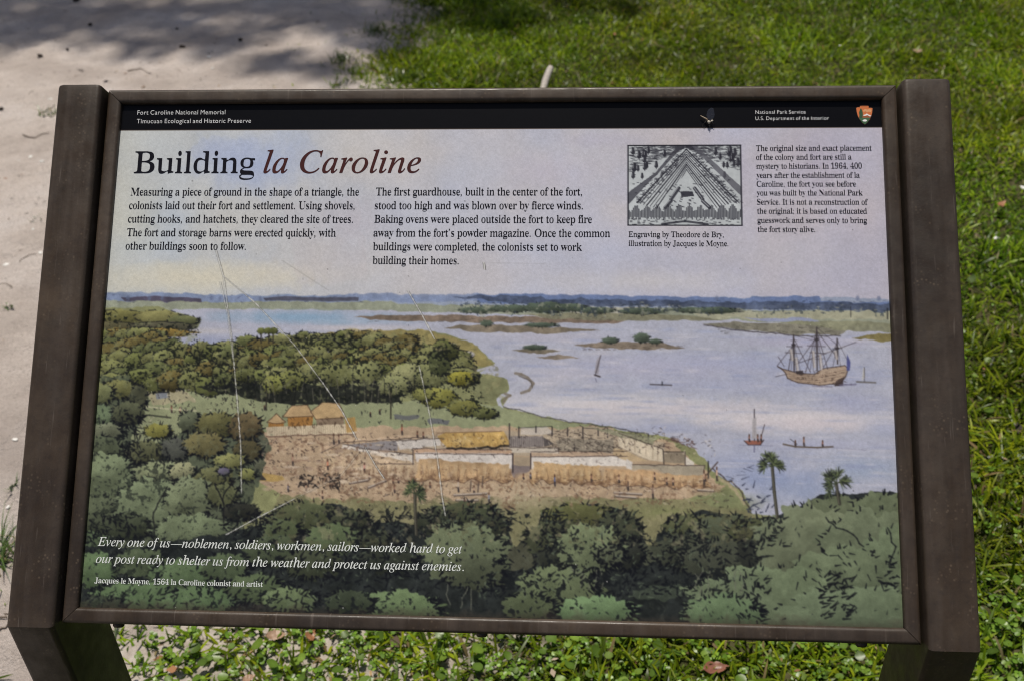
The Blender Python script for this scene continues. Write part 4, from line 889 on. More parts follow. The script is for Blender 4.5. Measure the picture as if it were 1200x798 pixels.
# letter outlines, thousandths of an em: [advance, [x, y, x, y, ...] per loop]
GLYPHS = {}
GLYPHS['R'] = {
'0': [514, [50, 359, 56, 463, 73, 554, 102, 628, 118, 652, 145, 684, 178, 707, 203, 718, 264, 730, 297, 730, 341, 723, 367, 713, 401, 692, 439, 652, 474, 585, 497, 501, 508, 402, 507, 294, 493, 197, 468, 116, 430, 52, 400, 22, 378, 7, 340, -8, 312, -14, 263, -16, 217, -8, 190, 1, 156, 22, 127, 52, 110, 75, 78, 147, 56, 254], [173, 358, 176, 254, 182, 189, 191, 136, 207, 97, 222, 79, 254, 64, 293, 62, 329, 73, 354, 97, 369, 136, 378, 189, 384, 278, 385, 412, 380, 506, 369, 579, 354, 618, 329, 642, 307, 650, 281, 653, 255, 650, 232, 642, 207, 617, 191, 579, 182, 526, 176, 462]],
'1': [514, [52, 596, 116, 619, 158, 639, 206, 671, 271, 724, 362, 724, 364, 96, 374, 73, 392, 64, 422, 59, 494, 59, 494, -6, 113, -6, 113, 59, 207, 62, 233, 73, 243, 93, 240, 608, 209, 606, 139, 529, 118, 514, 100, 509, 85, 515, 71, 531, 60, 563, 58, 594]],
'4': [514, [29, 249, 306, 720, 420, 720, 420, 258, 524, 258, 524, 180, 420, 180, 421, 108, 427, 89, 440, 76, 477, 63, 518, 59, 515, 59, 515, -6, 196, -6, 196, 59, 229, 60, 262, 67, 286, 76, 299, 89, 306, 116, 306, 180, 29, 180], [55, 258, 306, 258, 307, 482, 312, 610, 305, 607, 281, 614, 206, 474]],
'5': [514, [56, 111, 60, 144, 72, 168, 92, 182, 114, 186, 104, 186, 104, 175, 113, 132, 128, 107, 150, 86, 175, 74, 213, 67, 244, 67, 279, 73, 317, 90, 342, 114, 360, 149, 368, 197, 367, 248, 359, 284, 344, 312, 311, 340, 269, 356, 217, 362, 156, 358, 107, 344, 77, 364, 107, 720, 454, 720, 459, 526, 431, 526, 421, 577, 409, 590, 393, 595, 364, 598, 141, 598, 122, 428, 148, 426, 184, 435, 232, 440, 313, 435, 350, 426, 383, 413, 413, 396, 438, 374, 459, 347, 474, 316, 484, 281, 489, 241, 489, 194, 482, 148, 472, 118, 454, 83, 431, 54, 411, 36, 357, 5, 323, -6, 279, -14, 204, -14, 139, -2, 95, 23, 80, 38, 67, 61, 59, 85]],
'6': [514, [61, 330, 69, 442, 94, 541, 110, 578, 135, 623, 158, 653, 183, 678, 212, 699, 243, 715, 278, 725, 316, 730, 365, 729, 404, 722, 441, 707, 466, 687, 479, 666, 487, 644, 491, 620, 489, 594, 481, 571, 470, 555, 454, 542, 439, 536, 399, 530, 403, 530, 402, 554, 394, 606, 381, 634, 362, 651, 334, 658, 294, 656, 259, 643, 238, 627, 213, 594, 193, 548, 180, 492, 170, 411, 199, 409, 238, 430, 280, 441, 324, 444, 357, 442, 387, 435, 413, 424, 448, 398, 468, 376, 490, 335, 503, 287, 508, 231, 506, 189, 499, 150, 481, 98, 453, 53, 430, 28, 403, 9, 371, -5, 334, -13, 293, -16, 228, -7, 193, 8, 162, 29, 143, 48, 118, 81, 85, 152, 66, 243], [170, 327, 173, 250, 182, 186, 198, 136, 218, 101, 243, 77, 263, 67, 285, 63, 323, 65, 353, 80, 370, 98, 383, 125, 394, 189, 391, 278, 382, 311, 368, 336, 356, 349, 333, 362, 306, 370, 281, 371, 229, 359]],
'9': [514, [51, 482, 60, 564, 72, 600, 88, 633, 108, 661, 132, 685, 180, 715, 213, 725, 251, 730, 291, 729, 329, 721, 363, 707, 395, 686, 439, 636, 473, 567, 490, 496, 498, 388, 490, 277, 471, 190, 440, 115, 420, 82, 397, 54, 351, 16, 318, 0, 282, -11, 205, -15, 167, -10, 144, -2, 115, 16, 99, 35, 84, 68, 79, 108, 89, 147, 98, 158, 111, 165, 101, 167, 100, 153, 103, 145, 131, 101, 156, 78, 191, 64, 221, 59, 261, 62, 287, 70, 310, 84, 330, 103, 347, 128, 371, 196, 386, 288, 384, 332, 356, 333, 337, 312, 315, 293, 288, 279, 266, 272, 215, 270, 158, 283, 111, 313, 92, 335, 76, 361, 56, 425], [164, 488, 168, 438, 180, 400, 202, 374, 234, 358, 282, 353, 325, 362, 359, 382, 389, 415, 384, 504, 369, 572, 358, 597, 338, 625, 321, 638, 302, 646, 270, 651, 241, 647, 215, 637, 195, 619, 184, 603, 173, 572, 166, 534]],
'B': [614, [30, 647, 39, 647, 39, 684, 377, 682, 458, 670, 490, 659, 516, 644, 537, 626, 553, 605, 565, 581, 574, 522, 568, 475, 551, 435, 522, 403, 480, 378, 454, 369, 395, 368, 460, 365, 520, 342, 563, 311, 591, 271, 605, 223, 606, 177, 601, 142, 591, 111, 576, 82, 543, 47, 515, 28, 482, 13, 444, 2, 401, -4, 40, -6, 40, 32, 35, 33, 72, 38, 105, 52, 117, 65, 125, 93, 127, 557, 121, 603, 108, 626, 78, 640], [255, 381, 311, 382, 364, 392, 403, 410, 423, 431, 431, 450, 439, 485, 438, 551, 424, 597, 401, 621, 366, 635, 322, 640, 284, 636, 261, 624, 255, 589], [255, 97, 257, 74, 265, 59, 281, 50, 309, 43, 344, 42, 380, 48, 411, 59, 434, 77, 446, 92, 457, 122, 463, 161, 464, 207, 458, 248, 450, 271, 439, 290, 424, 305, 394, 321, 356, 333, 311, 338, 255, 338]],
'C': [652, [55, 340, 57, 381, 66, 439, 82, 492, 97, 525, 126, 571, 148, 598, 186, 633, 215, 653, 261, 676, 295, 687, 330, 695, 386, 699, 441, 693, 489, 680, 551, 657, 586, 654, 611, 660, 624, 668, 637, 686, 636, 699, 636, 453, 633, 475, 607, 524, 577, 566, 541, 602, 515, 620, 472, 641, 427, 652, 395, 654, 357, 651, 323, 642, 293, 626, 267, 604, 245, 576, 228, 542, 215, 500, 205, 452, 200, 398, 200, 280, 206, 229, 217, 185, 231, 146, 251, 114, 275, 88, 303, 67, 336, 53, 373, 44, 427, 41, 490, 52, 541, 72, 588, 101, 641, 150, 640, 167, 644, 133, 632, 100, 587, 52, 536, 16, 479, -8, 448, -16, 363, -22, 326, -18, 275, -5, 243, 8, 198, 34, 171, 55, 136, 93, 106, 137, 89, 169, 76, 204, 62, 259]],
'E': [613, [32, 31, 78, 38, 109, 52, 123, 73, 128, 116, 126, 583, 117, 615, 104, 629, 70, 642, 34, 647, 40, 647, 40, 684, 578, 684, 578, 470, 585, 470, 580, 509, 563, 552, 538, 584, 503, 607, 443, 626, 367, 635, 294, 632, 274, 627, 262, 618, 256, 584, 256, 372, 302, 372, 340, 377, 372, 388, 398, 405, 411, 419, 427, 448, 442, 500, 443, 520, 437, 520, 437, 170, 443, 170, 443, 187, 428, 253, 417, 274, 398, 295, 372, 309, 342, 319, 306, 324, 256, 325, 256, 100, 259, 76, 265, 64, 276, 57, 304, 50, 343, 47, 399, 50, 482, 67, 531, 90, 571, 123, 610, 180, 622, 203, 623, 219, 586, -6, 37, -6, 37, 31]],
'I': [343, [32, 33, 75, 42, 111, 60, 124, 81, 128, 112, 126, 600, 117, 622, 104, 632, 70, 642, 32, 646, 36, 647, 36, 684, 348, 684, 348, 647, 353, 646, 316, 642, 282, 632, 268, 622, 258, 600, 256, 115, 260, 79, 271, 60, 305, 43, 356, 33, 350, 31, 350, -6, 36, -6, 36, 31]],
'J': [447, [11, 34, 15, 68, 27, 95, 49, 113, 76, 116, 93, 110, 107, 96, 121, 60, 119, 13, 98, -29, 104, -42, 122, -50, 147, -54, 194, -49, 220, -34, 234, 0, 234, 581, 225, 611, 208, 626, 171, 640, 128, 646, 134, 647, 134, 684, 452, 684, 452, 648, 459, 646, 421, 640, 392, 631, 375, 617, 367, 596, 364, 554, 362, 88, 346, 13, 332, -18, 314, -44, 292, -65, 267, -82, 236, -94, 202, -101, 162, -103, 112, -97, 70, -78, 38, -49, 18, -10]],
'M': [899, [30, 647, 38, 647, 38, 684, 264, 684, 472, 224, 680, 684, 903, 684, 903, 648, 908, 646, 866, 637, 836, 622, 823, 602, 818, 563, 821, 85, 828, 62, 842, 47, 869, 38, 911, 32, 902, 32, 902, -6, 605, -6, 605, 31, 598, 33, 641, 40, 668, 50, 683, 64, 691, 91, 683, 582, 418, -6, 413, -6, 151, 567, 141, 119, 143, 89, 153, 61, 167, 49, 203, 36, 241, 32, 236, 32, 236, -6, 37, -6, 37, 32, 32, 33, 68, 38, 102, 51, 116, 64, 126, 91, 128, 569, 124, 606, 112, 625, 79, 639]],
'N': [690, [33, 646, 43, 648, 43, 684, 225, 684, 593, 262, 598, 562, 595, 598, 588, 618, 573, 630, 540, 641, 502, 646, 509, 648, 509, 684, 698, 684, 698, 647, 703, 646, 666, 641, 633, 628, 622, 616, 614, 589, 612, -22, 608, -22, 148, 510, 145, 89, 153, 62, 165, 50, 199, 38, 236, 33, 232, 32, 232, -6, 43, -6, 43, 32, 35, 32, 72, 36, 104, 47, 119, 60, 127, 86, 129, 576, 70, 637]],
'O': [737, [57, 339, 63, 412, 82, 481, 112, 542, 152, 596, 202, 640, 260, 673, 324, 693, 395, 700, 463, 693, 526, 673, 582, 641, 631, 598, 670, 545, 701, 483, 720, 414, 726, 339, 720, 265, 701, 197, 670, 135, 630, 82, 580, 38, 522, 5, 458, -15, 388, -22, 320, -15, 257, 5, 201, 38, 152, 82, 112, 135, 82, 197, 63, 265], [200, 339, 208, 226, 224, 158, 250, 103, 285, 62, 327, 37, 359, 27, 394, 24, 430, 27, 462, 36, 491, 52, 516, 73, 536, 101, 553, 136, 565, 177, 579, 278, 581, 370, 573, 452, 557, 521, 531, 575, 497, 616, 455, 642, 422, 651, 387, 654, 351, 651, 319, 642, 290, 626, 265, 605, 245, 577, 228, 542, 216, 501, 207, 454]],
'P': [577, [34, 33, 79, 40, 109, 55, 122, 76, 127, 120, 125, 589, 116, 614, 104, 627, 71, 640, 35, 646, 40, 647, 40, 684, 343, 684, 407, 680, 483, 665, 528, 639, 556, 612, 572, 587, 584, 559, 592, 517, 592, 477, 588, 445, 572, 401, 557, 376, 536, 353, 511, 334, 481, 319, 446, 308, 383, 301, 255, 300, 255, 110, 260, 76, 269, 59, 283, 48, 311, 38, 349, 33, 344, 32, 344, -6, 39, -6, 39, 32], [255, 348, 330, 349, 368, 356, 409, 374, 435, 403, 443, 423, 450, 460, 451, 505, 447, 545, 438, 577, 428, 594, 400, 619, 359, 633, 322, 636, 278, 630, 260, 618, 255, 593]],
'S': [536, [77, -14, 80, -22, 80, 241, 83, 215, 95, 177, 125, 113, 165, 69, 216, 41, 245, 33, 293, 28, 328, 31, 359, 39, 386, 52, 407, 70, 425, 99, 431, 124, 430, 145, 423, 168, 398, 198, 358, 225, 202, 305, 153, 343, 120, 383, 99, 428, 90, 494, 96, 552, 119, 612, 142, 643, 171, 669, 205, 687, 234, 696, 275, 700, 311, 697, 446, 668, 467, 670, 483, 677, 491, 689, 490, 700, 489, 469, 492, 469, 492, 484, 481, 515, 467, 544, 444, 578, 424, 600, 394, 624, 343, 648, 307, 655, 278, 656, 248, 652, 220, 643, 197, 631, 175, 608, 165, 588, 162, 566, 165, 545, 173, 527, 205, 495, 254, 466, 414, 388, 455, 358, 484, 325, 509, 275, 519, 207, 512, 136, 491, 83, 465, 47, 431, 18, 389, -4, 354, -14, 300, -21, 248, -19, 126, 12, 89, 5]],
'T': [585, [29, 467, 32, 467, 32, 684, 595, 684, 595, 466, 600, 466, 597, 504, 588, 532, 576, 557, 542, 597, 520, 612, 465, 632, 434, 637, 376, 639, 378, 91, 387, 62, 400, 49, 436, 37, 476, 32, 472, 32, 472, -6, 153, -6, 153, 32, 148, 32, 187, 37, 223, 50, 236, 64, 246, 92, 248, 639, 206, 639, 160, 632, 120, 618, 86, 596, 59, 567, 46, 544, 32, 503]],
'U': [688, [33, 646, 38, 647, 38, 684, 342, 684, 342, 648, 349, 646, 311, 641, 278, 631, 262, 619, 256, 600, 253, 208, 256, 160, 266, 120, 276, 98, 290, 80, 307, 65, 328, 54, 365, 43, 409, 39, 444, 41, 505, 57, 531, 70, 552, 88, 570, 109, 583, 135, 598, 199, 598, 589, 589, 614, 576, 626, 541, 640, 502, 646, 505, 647, 505, 684, 690, 684, 690, 648, 694, 646, 661, 638, 637, 627, 625, 616, 616, 594, 613, 270, 607, 184, 598, 135, 583, 94, 554, 44, 528, 19, 497, 0, 460, -14, 418, -22, 343, -24, 275, -15, 237, -2, 206, 15, 181, 38, 161, 66, 146, 100, 134, 138, 127, 182, 125, 564, 122, 597, 111, 619, 97, 630, 69, 640]],
'a': [467, [46, 94, 51, 133, 60, 157, 82, 189, 103, 207, 147, 233, 204, 258, 274, 281, 312, 288, 311, 374, 302, 404, 290, 416, 273, 425, 220, 434, 173, 429, 143, 417, 139, 408, 158, 381, 166, 356, 166, 333, 160, 308, 150, 293, 133, 281, 110, 278, 90, 285, 78, 298, 70, 317, 65, 359, 75, 400, 95, 430, 118, 449, 147, 464, 181, 474, 220, 479, 261, 480, 314, 474, 354, 460, 373, 447, 401, 411, 414, 374, 418, 345, 422, 66, 426, 60, 450, 57, 467, 58, 484, 65, 473, 71, 469, 26, 431, -6, 390, -20, 355, -18, 338, -10, 326, 5, 316, 38, 309, 41, 274, 35, 233, 5, 204, -8, 158, -18, 124, -18, 94, -8, 66, 19, 52, 49], [160, 125, 162, 99, 169, 79, 182, 66, 202, 59, 229, 56, 254, 61, 280, 73, 312, 96, 312, 244, 268, 240, 246, 232, 194, 202, 172, 175, 165, 160]],
'b': [492, [20, 647, 28, 649, 28, 684, 190, 684, 195, 426, 228, 430, 257, 458, 291, 474, 316, 479, 348, 479, 374, 472, 406, 456, 434, 430, 457, 397, 479, 346, 489, 299, 493, 232, 486, 174, 471, 122, 448, 75, 410, 29, 373, 1, 321, -18, 286, -21, 262, -19, 226, -6, 179, 27, 157, 34, 74, -23, 80, -23, 79, 603, 70, 632, 50, 641], [190, 102, 193, 74, 202, 53, 220, 39, 257, 28, 295, 29, 326, 39, 349, 57, 360, 75, 371, 112, 379, 177, 381, 256, 378, 303, 370, 342, 358, 371, 347, 386, 324, 401, 285, 411, 246, 407, 212, 391, 193, 368, 190, 359]],
'c': [392, [45, 223, 52, 293, 74, 355, 93, 388, 115, 416, 161, 454, 192, 469, 225, 478, 286, 480, 339, 465, 363, 449, 381, 428, 394, 394, 396, 353, 387, 320, 368, 301, 343, 299, 323, 310, 310, 347, 308, 416, 294, 428, 271, 435, 232, 434, 214, 430, 185, 412, 165, 381, 155, 337, 151, 258, 161, 184, 176, 141, 208, 97, 228, 82, 251, 72, 277, 65, 316, 63, 351, 71, 385, 86, 406, 102, 405, 115, 396, 66, 365, 32, 331, 6, 274, -17, 232, -21, 182, -13, 138, 11, 100, 49, 70, 98, 51, 157]],
'd': [506, [45, 219, 51, 292, 68, 356, 102, 417, 138, 454, 180, 475, 229, 479, 253, 475, 274, 465, 311, 432, 343, 428, 346, 613, 341, 625, 326, 636, 298, 644, 270, 648, 278, 648, 278, 684, 459, 684, 460, 92, 464, 73, 470, 64, 516, 48, 510, 46, 510, 10, 394, -5, 351, -15, 348, -23, 341, 46, 310, 41, 282, 6, 249, -14, 222, -20, 199, -21, 156, -10, 133, 5, 111, 24, 76, 76, 53, 142], [159, 228, 162, 161, 168, 121, 178, 89, 194, 68, 225, 52, 261, 48, 290, 54, 321, 74, 337, 92, 348, 114, 348, 359, 337, 380, 307, 402, 272, 411, 228, 408, 195, 392, 179, 370, 169, 338, 162, 297]],
'e': [403, [45, 234, 49, 288, 66, 349, 87, 392, 122, 434, 165, 464, 203, 477, 250, 479, 279, 475, 305, 465, 328, 451, 349, 432, 382, 381, 401, 316, 405, 241, 157, 241, 164, 182, 180, 132, 192, 112, 226, 85, 271, 71, 310, 70, 337, 75, 373, 91, 395, 109, 405, 119, 404, 137, 403, 109, 396, 81, 348, 25, 312, -1, 293, -10, 251, -20, 229, -21, 198, -18, 170, -10, 143, 5, 119, 24, 98, 49, 80, 78, 65, 111, 54, 149], [157, 303, 157, 292, 316, 292, 313, 374, 307, 398, 299, 415, 278, 430, 248, 436, 224, 435, 195, 425, 184, 416, 168, 390, 160, 352]],
'f': [273, [29, 30, 64, 37, 83, 46, 91, 59, 94, 92, 94, 406, 40, 406, 40, 468, 94, 468, 94, 542, 105, 598, 129, 644, 155, 669, 188, 687, 228, 696, 281, 697, 319, 687, 353, 662, 366, 642, 373, 620, 376, 595, 373, 565, 366, 546, 353, 530, 338, 523, 318, 526, 306, 533, 296, 550, 291, 572, 292, 595, 301, 630, 310, 644, 308, 647, 268, 654, 225, 646, 217, 641, 210, 630, 204, 596, 204, 468, 287, 468, 287, 406, 204, 406, 207, 67, 213, 52, 224, 42, 254, 33, 287, 30, 281, 30, 281, -6, 38, -6, 38, 29]],
'g': [442, [37, -111, 42, -81, 59, -56, 92, -37, 134, -37, 97, -37, 78, -22, 64, -5, 56, 14, 51, 45, 55, 75, 62, 96, 86, 126, 126, 154, 147, 164, 184, 164, 136, 168, 117, 179, 87, 205, 66, 237, 53, 274, 49, 326, 57, 370, 77, 409, 100, 435, 129, 455, 163, 470, 202, 478, 267, 478, 344, 459, 456, 459, 456, 393, 370, 394, 393, 394, 410, 356, 418, 314, 417, 285, 411, 252, 398, 222, 379, 196, 341, 167, 302, 152, 266, 147, 199, 148, 172, 143, 143, 125, 134, 106, 143, 93, 176, 82, 342, 74, 389, 63, 421, 44, 443, 10, 454, -46, 449, -97, 440, -122, 426, -145, 408, -164, 385, -181, 356, -195, 323, -205, 241, -215, 165, -212, 109, -201, 70, -180, 47, -152, 40, -137], [154, 314, 162, 241, 170, 220, 183, 205, 210, 194, 243, 191, 273, 198, 295, 214, 304, 233, 309, 258, 312, 339, 304, 396, 295, 414, 285, 423, 258, 433, 226, 436, 196, 429, 178, 419, 167, 402, 160, 379], [93, -108, 97, -121, 108, -133, 149, -155, 200, -165, 269, -166, 320, -160, 377, -141, 400, -122, 408, -98, 403, -82, 393, -73, 347, -60, 139, -57, 128, -60, 104, -80, 95, -96]],
'h': [522, [34, 30, 62, 35, 82, 44, 91, 57, 94, 83, 94, 605, 90, 623, 81, 635, 59, 644, 36, 649, 44, 650, 44, 684, 204, 684, 210, 408, 244, 416, 279, 451, 304, 467, 332, 477, 362, 480, 384, 478, 421, 465, 435, 453, 457, 420, 471, 373, 475, 346, 477, 67, 482, 50, 489, 42, 534, 30, 525, 30, 525, -6, 317, -6, 317, 30, 309, 30, 338, 34, 353, 42, 362, 55, 366, 72, 366, 331, 362, 364, 356, 381, 340, 392, 309, 398, 280, 396, 249, 385, 204, 348, 205, 67, 210, 50, 216, 42, 261, 30, 252, 30, 252, -6, 43, -6, 43, 30]],
'i': [250, [91, 614, 95, 646, 105, 667, 123, 687, 140, 695, 165, 694, 181, 684, 198, 662, 206, 640, 208, 601, 201, 571, 181, 544, 160, 534, 131, 537, 111, 552, 97, 577], [35, 30, 62, 35, 83, 44, 91, 57, 94, 77, 93, 394, 89, 413, 83, 420, 37, 431, 47, 431, 46, 468, 205, 468, 205, 72, 209, 54, 217, 42, 261, 30, 252, 29, 252, -6, 43, -6, 43, 30]],
'k': [489, [34, 30, 62, 36, 83, 44, 91, 57, 94, 77, 93, 610, 89, 628, 83, 636, 38, 648, 47, 648, 46, 684, 204, 684, 208, 262, 349, 373, 376, 404, 378, 417, 370, 422, 341, 429, 311, 431, 322, 431, 322, 468, 498, 468, 500, 430, 464, 422, 429, 406, 310, 310, 502, 55, 522, 39, 553, 30, 544, 30, 544, -6, 330, -6, 330, 30, 323, 30, 362, 36, 370, 41, 371, 50, 245, 210, 204, 197, 204, 77, 207, 58, 214, 45, 233, 36, 261, 30, 252, 29, 252, -6, 42, -6, 42, 30]],
'l': [252, [35, 30, 62, 35, 83, 44, 91, 57, 94, 83, 94, 604, 91, 623, 84, 636, 62, 644, 37, 648, 46, 648, 46, 684, 205, 684, 205, 72, 209, 54, 217, 42, 261, 30, 252, 29, 252, -6, 43, -6, 43, 30]],
'm': [780, [34, 30, 62, 35, 82, 44, 91, 57, 94, 77, 93, 393, 88, 410, 81, 419, 59, 428, 35, 432, 44, 432, 44, 468, 202, 468, 208, 405, 242, 413, 265, 439, 288, 459, 313, 472, 339, 479, 387, 476, 415, 466, 436, 448, 457, 407, 472, 401, 501, 409, 537, 448, 564, 466, 607, 479, 644, 478, 663, 473, 680, 465, 705, 438, 723, 398, 733, 346, 736, 62, 741, 47, 750, 40, 791, 30, 782, 30, 782, -6, 578, -6, 578, 30, 569, 30, 596, 35, 613, 43, 620, 51, 625, 67, 626, 331, 622, 364, 616, 381, 600, 392, 569, 398, 541, 396, 512, 386, 467, 351, 468, 67, 473, 51, 479, 42, 496, 35, 523, 30, 514, 30, 514, -6, 313, -6, 313, 30, 304, 30, 331, 35, 348, 43, 355, 51, 360, 67, 361, 331, 357, 363, 351, 381, 335, 392, 304, 398, 275, 396, 245, 386, 202, 348, 203, 67, 207, 51, 214, 43, 257, 30, 248, 29, 248, -6, 43, -6, 43, 30]],
'n': [522, [34, 30, 62, 35, 82, 44, 91, 57, 94, 77, 93, 393, 88, 410, 81, 419, 59, 428, 35, 432, 44, 432, 44, 468, 204, 468, 210, 409, 244, 416, 266, 441, 291, 460, 331, 477, 384, 478, 404, 473, 435, 453, 447, 438, 465, 398, 475, 346, 478, 62, 484, 47, 493, 40, 534, 30, 525, 30, 525, -6, 317, -6, 317, 30, 309, 30, 338, 34, 353, 42, 362, 55, 366, 72, 366, 331, 362, 364, 356, 381, 340, 392, 309, 398, 280, 396, 249, 385, 204, 348, 205, 67, 210, 50, 216, 42, 261, 30, 252, 30, 252, -6, 43, -6, 43, 30]],
'o': [456, [44, 229, 46, 271, 57, 323, 76, 369, 102, 409, 134, 441, 172, 464, 215, 477, 250, 480, 285, 477, 328, 464, 366, 441, 398, 410, 424, 371, 443, 324, 454, 272, 456, 229, 454, 187, 443, 135, 424, 88, 398, 49, 366, 18, 328, -5, 286, -18, 251, -21, 215, -18, 172, -5, 134, 19, 102, 51, 76, 91, 57, 137, 46, 188], [158, 230, 165, 98, 172, 69, 186, 47, 214, 29, 261, 23, 296, 32, 321, 53, 333, 79, 339, 121, 343, 204, 341, 300, 331, 381, 319, 408, 302, 425, 270, 437, 231, 437, 198, 425, 180, 408, 172, 392, 164, 354]],
'p': [508, [32, -178, 66, -171, 85, -159, 91, -146, 94, -110, 93, 386, 89, 409, 82, 418, 38, 432, 45, 434, 45, 468, 197, 468, 205, 403, 236, 410, 255, 438, 277, 459, 314, 478, 362, 480, 404, 465, 440, 435, 470, 393, 491, 339, 502, 291, 505, 223, 499, 168, 487, 117, 463, 62, 438, 27, 408, 1, 375, -16, 348, -21, 301, -15, 269, 3, 242, 32, 210, 37, 204, -86, 209, -141, 216, -155, 229, -165, 256, -173, 287, -177, 278, -177, 278, -213, 42, -213, 42, -178], [204, 103, 223, 75, 239, 62, 280, 49, 312, 50, 339, 58, 361, 75, 371, 90, 382, 122, 390, 178, 389, 295, 383, 335, 374, 367, 365, 382, 345, 398, 307, 408, 263, 403, 235, 387, 204, 349]],
'q': [497, [46, 214, 53, 287, 73, 352, 92, 386, 113, 415, 157, 453, 208, 475, 265, 480, 313, 467, 361, 434, 382, 427, 465, 483, 460, 483, 460, -136, 464, -154, 473, -165, 520, -177, 511, -177, 511, -213, 276, -213, 276, -177, 270, -177, 328, -165, 340, -158, 346, -146, 349, -124, 345, 32, 312, 28, 271, -5, 237, -18, 211, -20, 183, -17, 141, -1, 105, 30, 72, 83, 51, 150], [158, 232, 161, 164, 168, 123, 180, 92, 198, 71, 233, 54, 272, 50, 304, 57, 336, 76, 349, 101, 349, 359, 342, 398, 329, 415, 295, 430, 255, 433, 214, 422, 191, 404, 176, 376, 166, 338]],
'r': [383, [35, 30, 62, 35, 83, 44, 91, 57, 94, 77, 93, 395, 85, 419, 65, 426, 37, 431, 47, 431, 46, 468, 201, 468, 209, 387, 236, 387, 275, 442, 319, 473, 354, 480, 373, 476, 388, 469, 407, 441, 415, 403, 410, 363, 402, 345, 391, 332, 373, 325, 354, 327, 345, 334, 315, 373, 295, 380, 275, 381, 251, 375, 237, 365, 220, 345, 209, 319, 206, 286, 207, 66, 212, 53, 222, 44, 248, 36, 285, 30, 278, 30, 278, -6, 43, -6, 43, 30]],
's': [384, [63, -11, 65, -19, 69, -19, 69, 163, 66, 163, 67, 146, 74, 124, 96, 85, 126, 56, 160, 36, 209, 28, 253, 34, 271, 41, 290, 54, 298, 67, 302, 82, 296, 108, 278, 128, 139, 204, 110, 228, 89, 255, 75, 294, 71, 341, 80, 388, 95, 419, 115, 446, 132, 460, 173, 477, 222, 480, 317, 460, 346, 466, 355, 474, 353, 481, 347, 481, 347, 324, 352, 324, 348, 348, 323, 390, 296, 413, 265, 428, 222, 435, 177, 428, 148, 409, 140, 386, 145, 366, 160, 350, 193, 329, 296, 277, 326, 254, 347, 229, 362, 190, 367, 141, 361, 87, 342, 41, 328, 23, 303, 0, 262, -17, 225, -21, 202, -19, 133, 4, 112, 7, 79, 2]],
't': [295, [46, 409, 46, 449, 53, 462, 166, 580, 201, 627, 199, 637, 199, 468, 293, 468, 293, 409, 199, 409, 199, 122, 203, 88, 211, 76, 221, 70, 259, 66, 292, 77, 317, 104, 314, 119, 307, 74, 286, 37, 262, 9, 234, -10, 202, -19, 184, -20, 145, -15, 119, 0, 102, 26, 92, 61, 88, 94, 88, 409]],
'u': [513, [25, 432, 33, 432, 33, 468, 195, 468, 196, 96, 206, 78, 220, 68, 246, 60, 274, 59, 313, 69, 356, 100, 354, 395, 350, 409, 342, 418, 317, 428, 290, 432, 298, 432, 298, 468, 466, 468, 467, 86, 473, 69, 481, 62, 528, 50, 520, 50, 520, 13, 463, 8, 402, -4, 358, -14, 356, -23, 350, 49, 322, 49, 283, 9, 234, -16, 203, -21, 171, -19, 151, -14, 127, 0, 115, 14, 101, 41, 86, 100, 81, 398, 69, 420]],
'v': [411, [3, 431, 12, 431, 12, 468, 228, 468, 228, 432, 232, 432, 187, 424, 179, 419, 176, 408, 275, 194, 366, 378, 375, 404, 372, 415, 361, 422, 315, 432, 319, 432, 319, 468, 438, 468, 438, 434, 444, 432, 404, 415, 381, 379, 227, -21, 223, -21, 61, 390, 43, 418, 25, 427]],
'w': [602, [-9, 430, 0, 432, 0, 468, 190, 468, 190, 431, 201, 431, 159, 422, 154, 415, 155, 401, 163, 378, 248, 201, 331, 350, 301, 420, 287, 427, 256, 433, 266, 433, 266, 468, 465, 468, 465, 431, 471, 430, 431, 420, 425, 414, 424, 406, 427, 392, 499, 222, 584, 383, 591, 403, 591, 414, 585, 421, 537, 432, 546, 434, 546, 468, 647, 468, 647, 433, 657, 433, 622, 422, 604, 396, 442, -21, 333, 281, 197, -21, 193, -21, 38, 396, 21, 420]],
'x': [430, [16, 430, 22, 432, 22, 468, 235, 468, 235, 432, 242, 432, 206, 426, 193, 417, 208, 390, 272, 316, 345, 386, 365, 413, 363, 420, 354, 424, 305, 432, 315, 432, 315, 468, 447, 468, 450, 433, 411, 416, 384, 394, 275, 274, 426, 50, 442, 35, 470, 29, 459, 29, 459, -6, 247, -6, 247, 30, 236, 30, 281, 37, 290, 41, 292, 48, 271, 85, 206, 160, 132, 87, 110, 53, 113, 43, 122, 37, 170, 28, 159, 28, 159, -6, 23, -6, 21, 30, 60, 48, 87, 70, 202, 203, 72, 397, 46, 419]],
'y': [402, [-5, 431, 9, 431, 9, 468, 225, 468, 225, 431, 235, 431, 184, 423, 176, 417, 175, 406, 276, 189, 358, 361, 369, 399, 369, 413, 363, 421, 337, 428, 308, 431, 318, 431, 318, 468, 430, 468, 430, 431, 440, 431, 419, 427, 402, 418, 380, 380, 216, -65, 183, -138, 166, -167, 143, -193, 125, -205, 97, -214, 72, -215, 49, -209, 30, -195, 19, -180, 9, -155, 6, -125, 9, -98, 19, -75, 30, -61, 40, -55, 57, -53, 71, -57, 84, -69, 91, -84, 95, -135, 123, -141, 147, -138, 168, -125, 194, -91, 209, -59, 226, -8, 60, 391, 36, 423]],
'z': [391, [35, 23, 277, 422, 169, 421, 112, 408, 84, 390, 68, 369, 53, 332, 53, 316, 56, 316, 62, 468, 393, 468, 393, 431, 160, 43, 268, 45, 303, 53, 333, 65, 357, 82, 376, 106, 398, 149, 399, 166, 394, 166, 384, -6, 35, -6]],
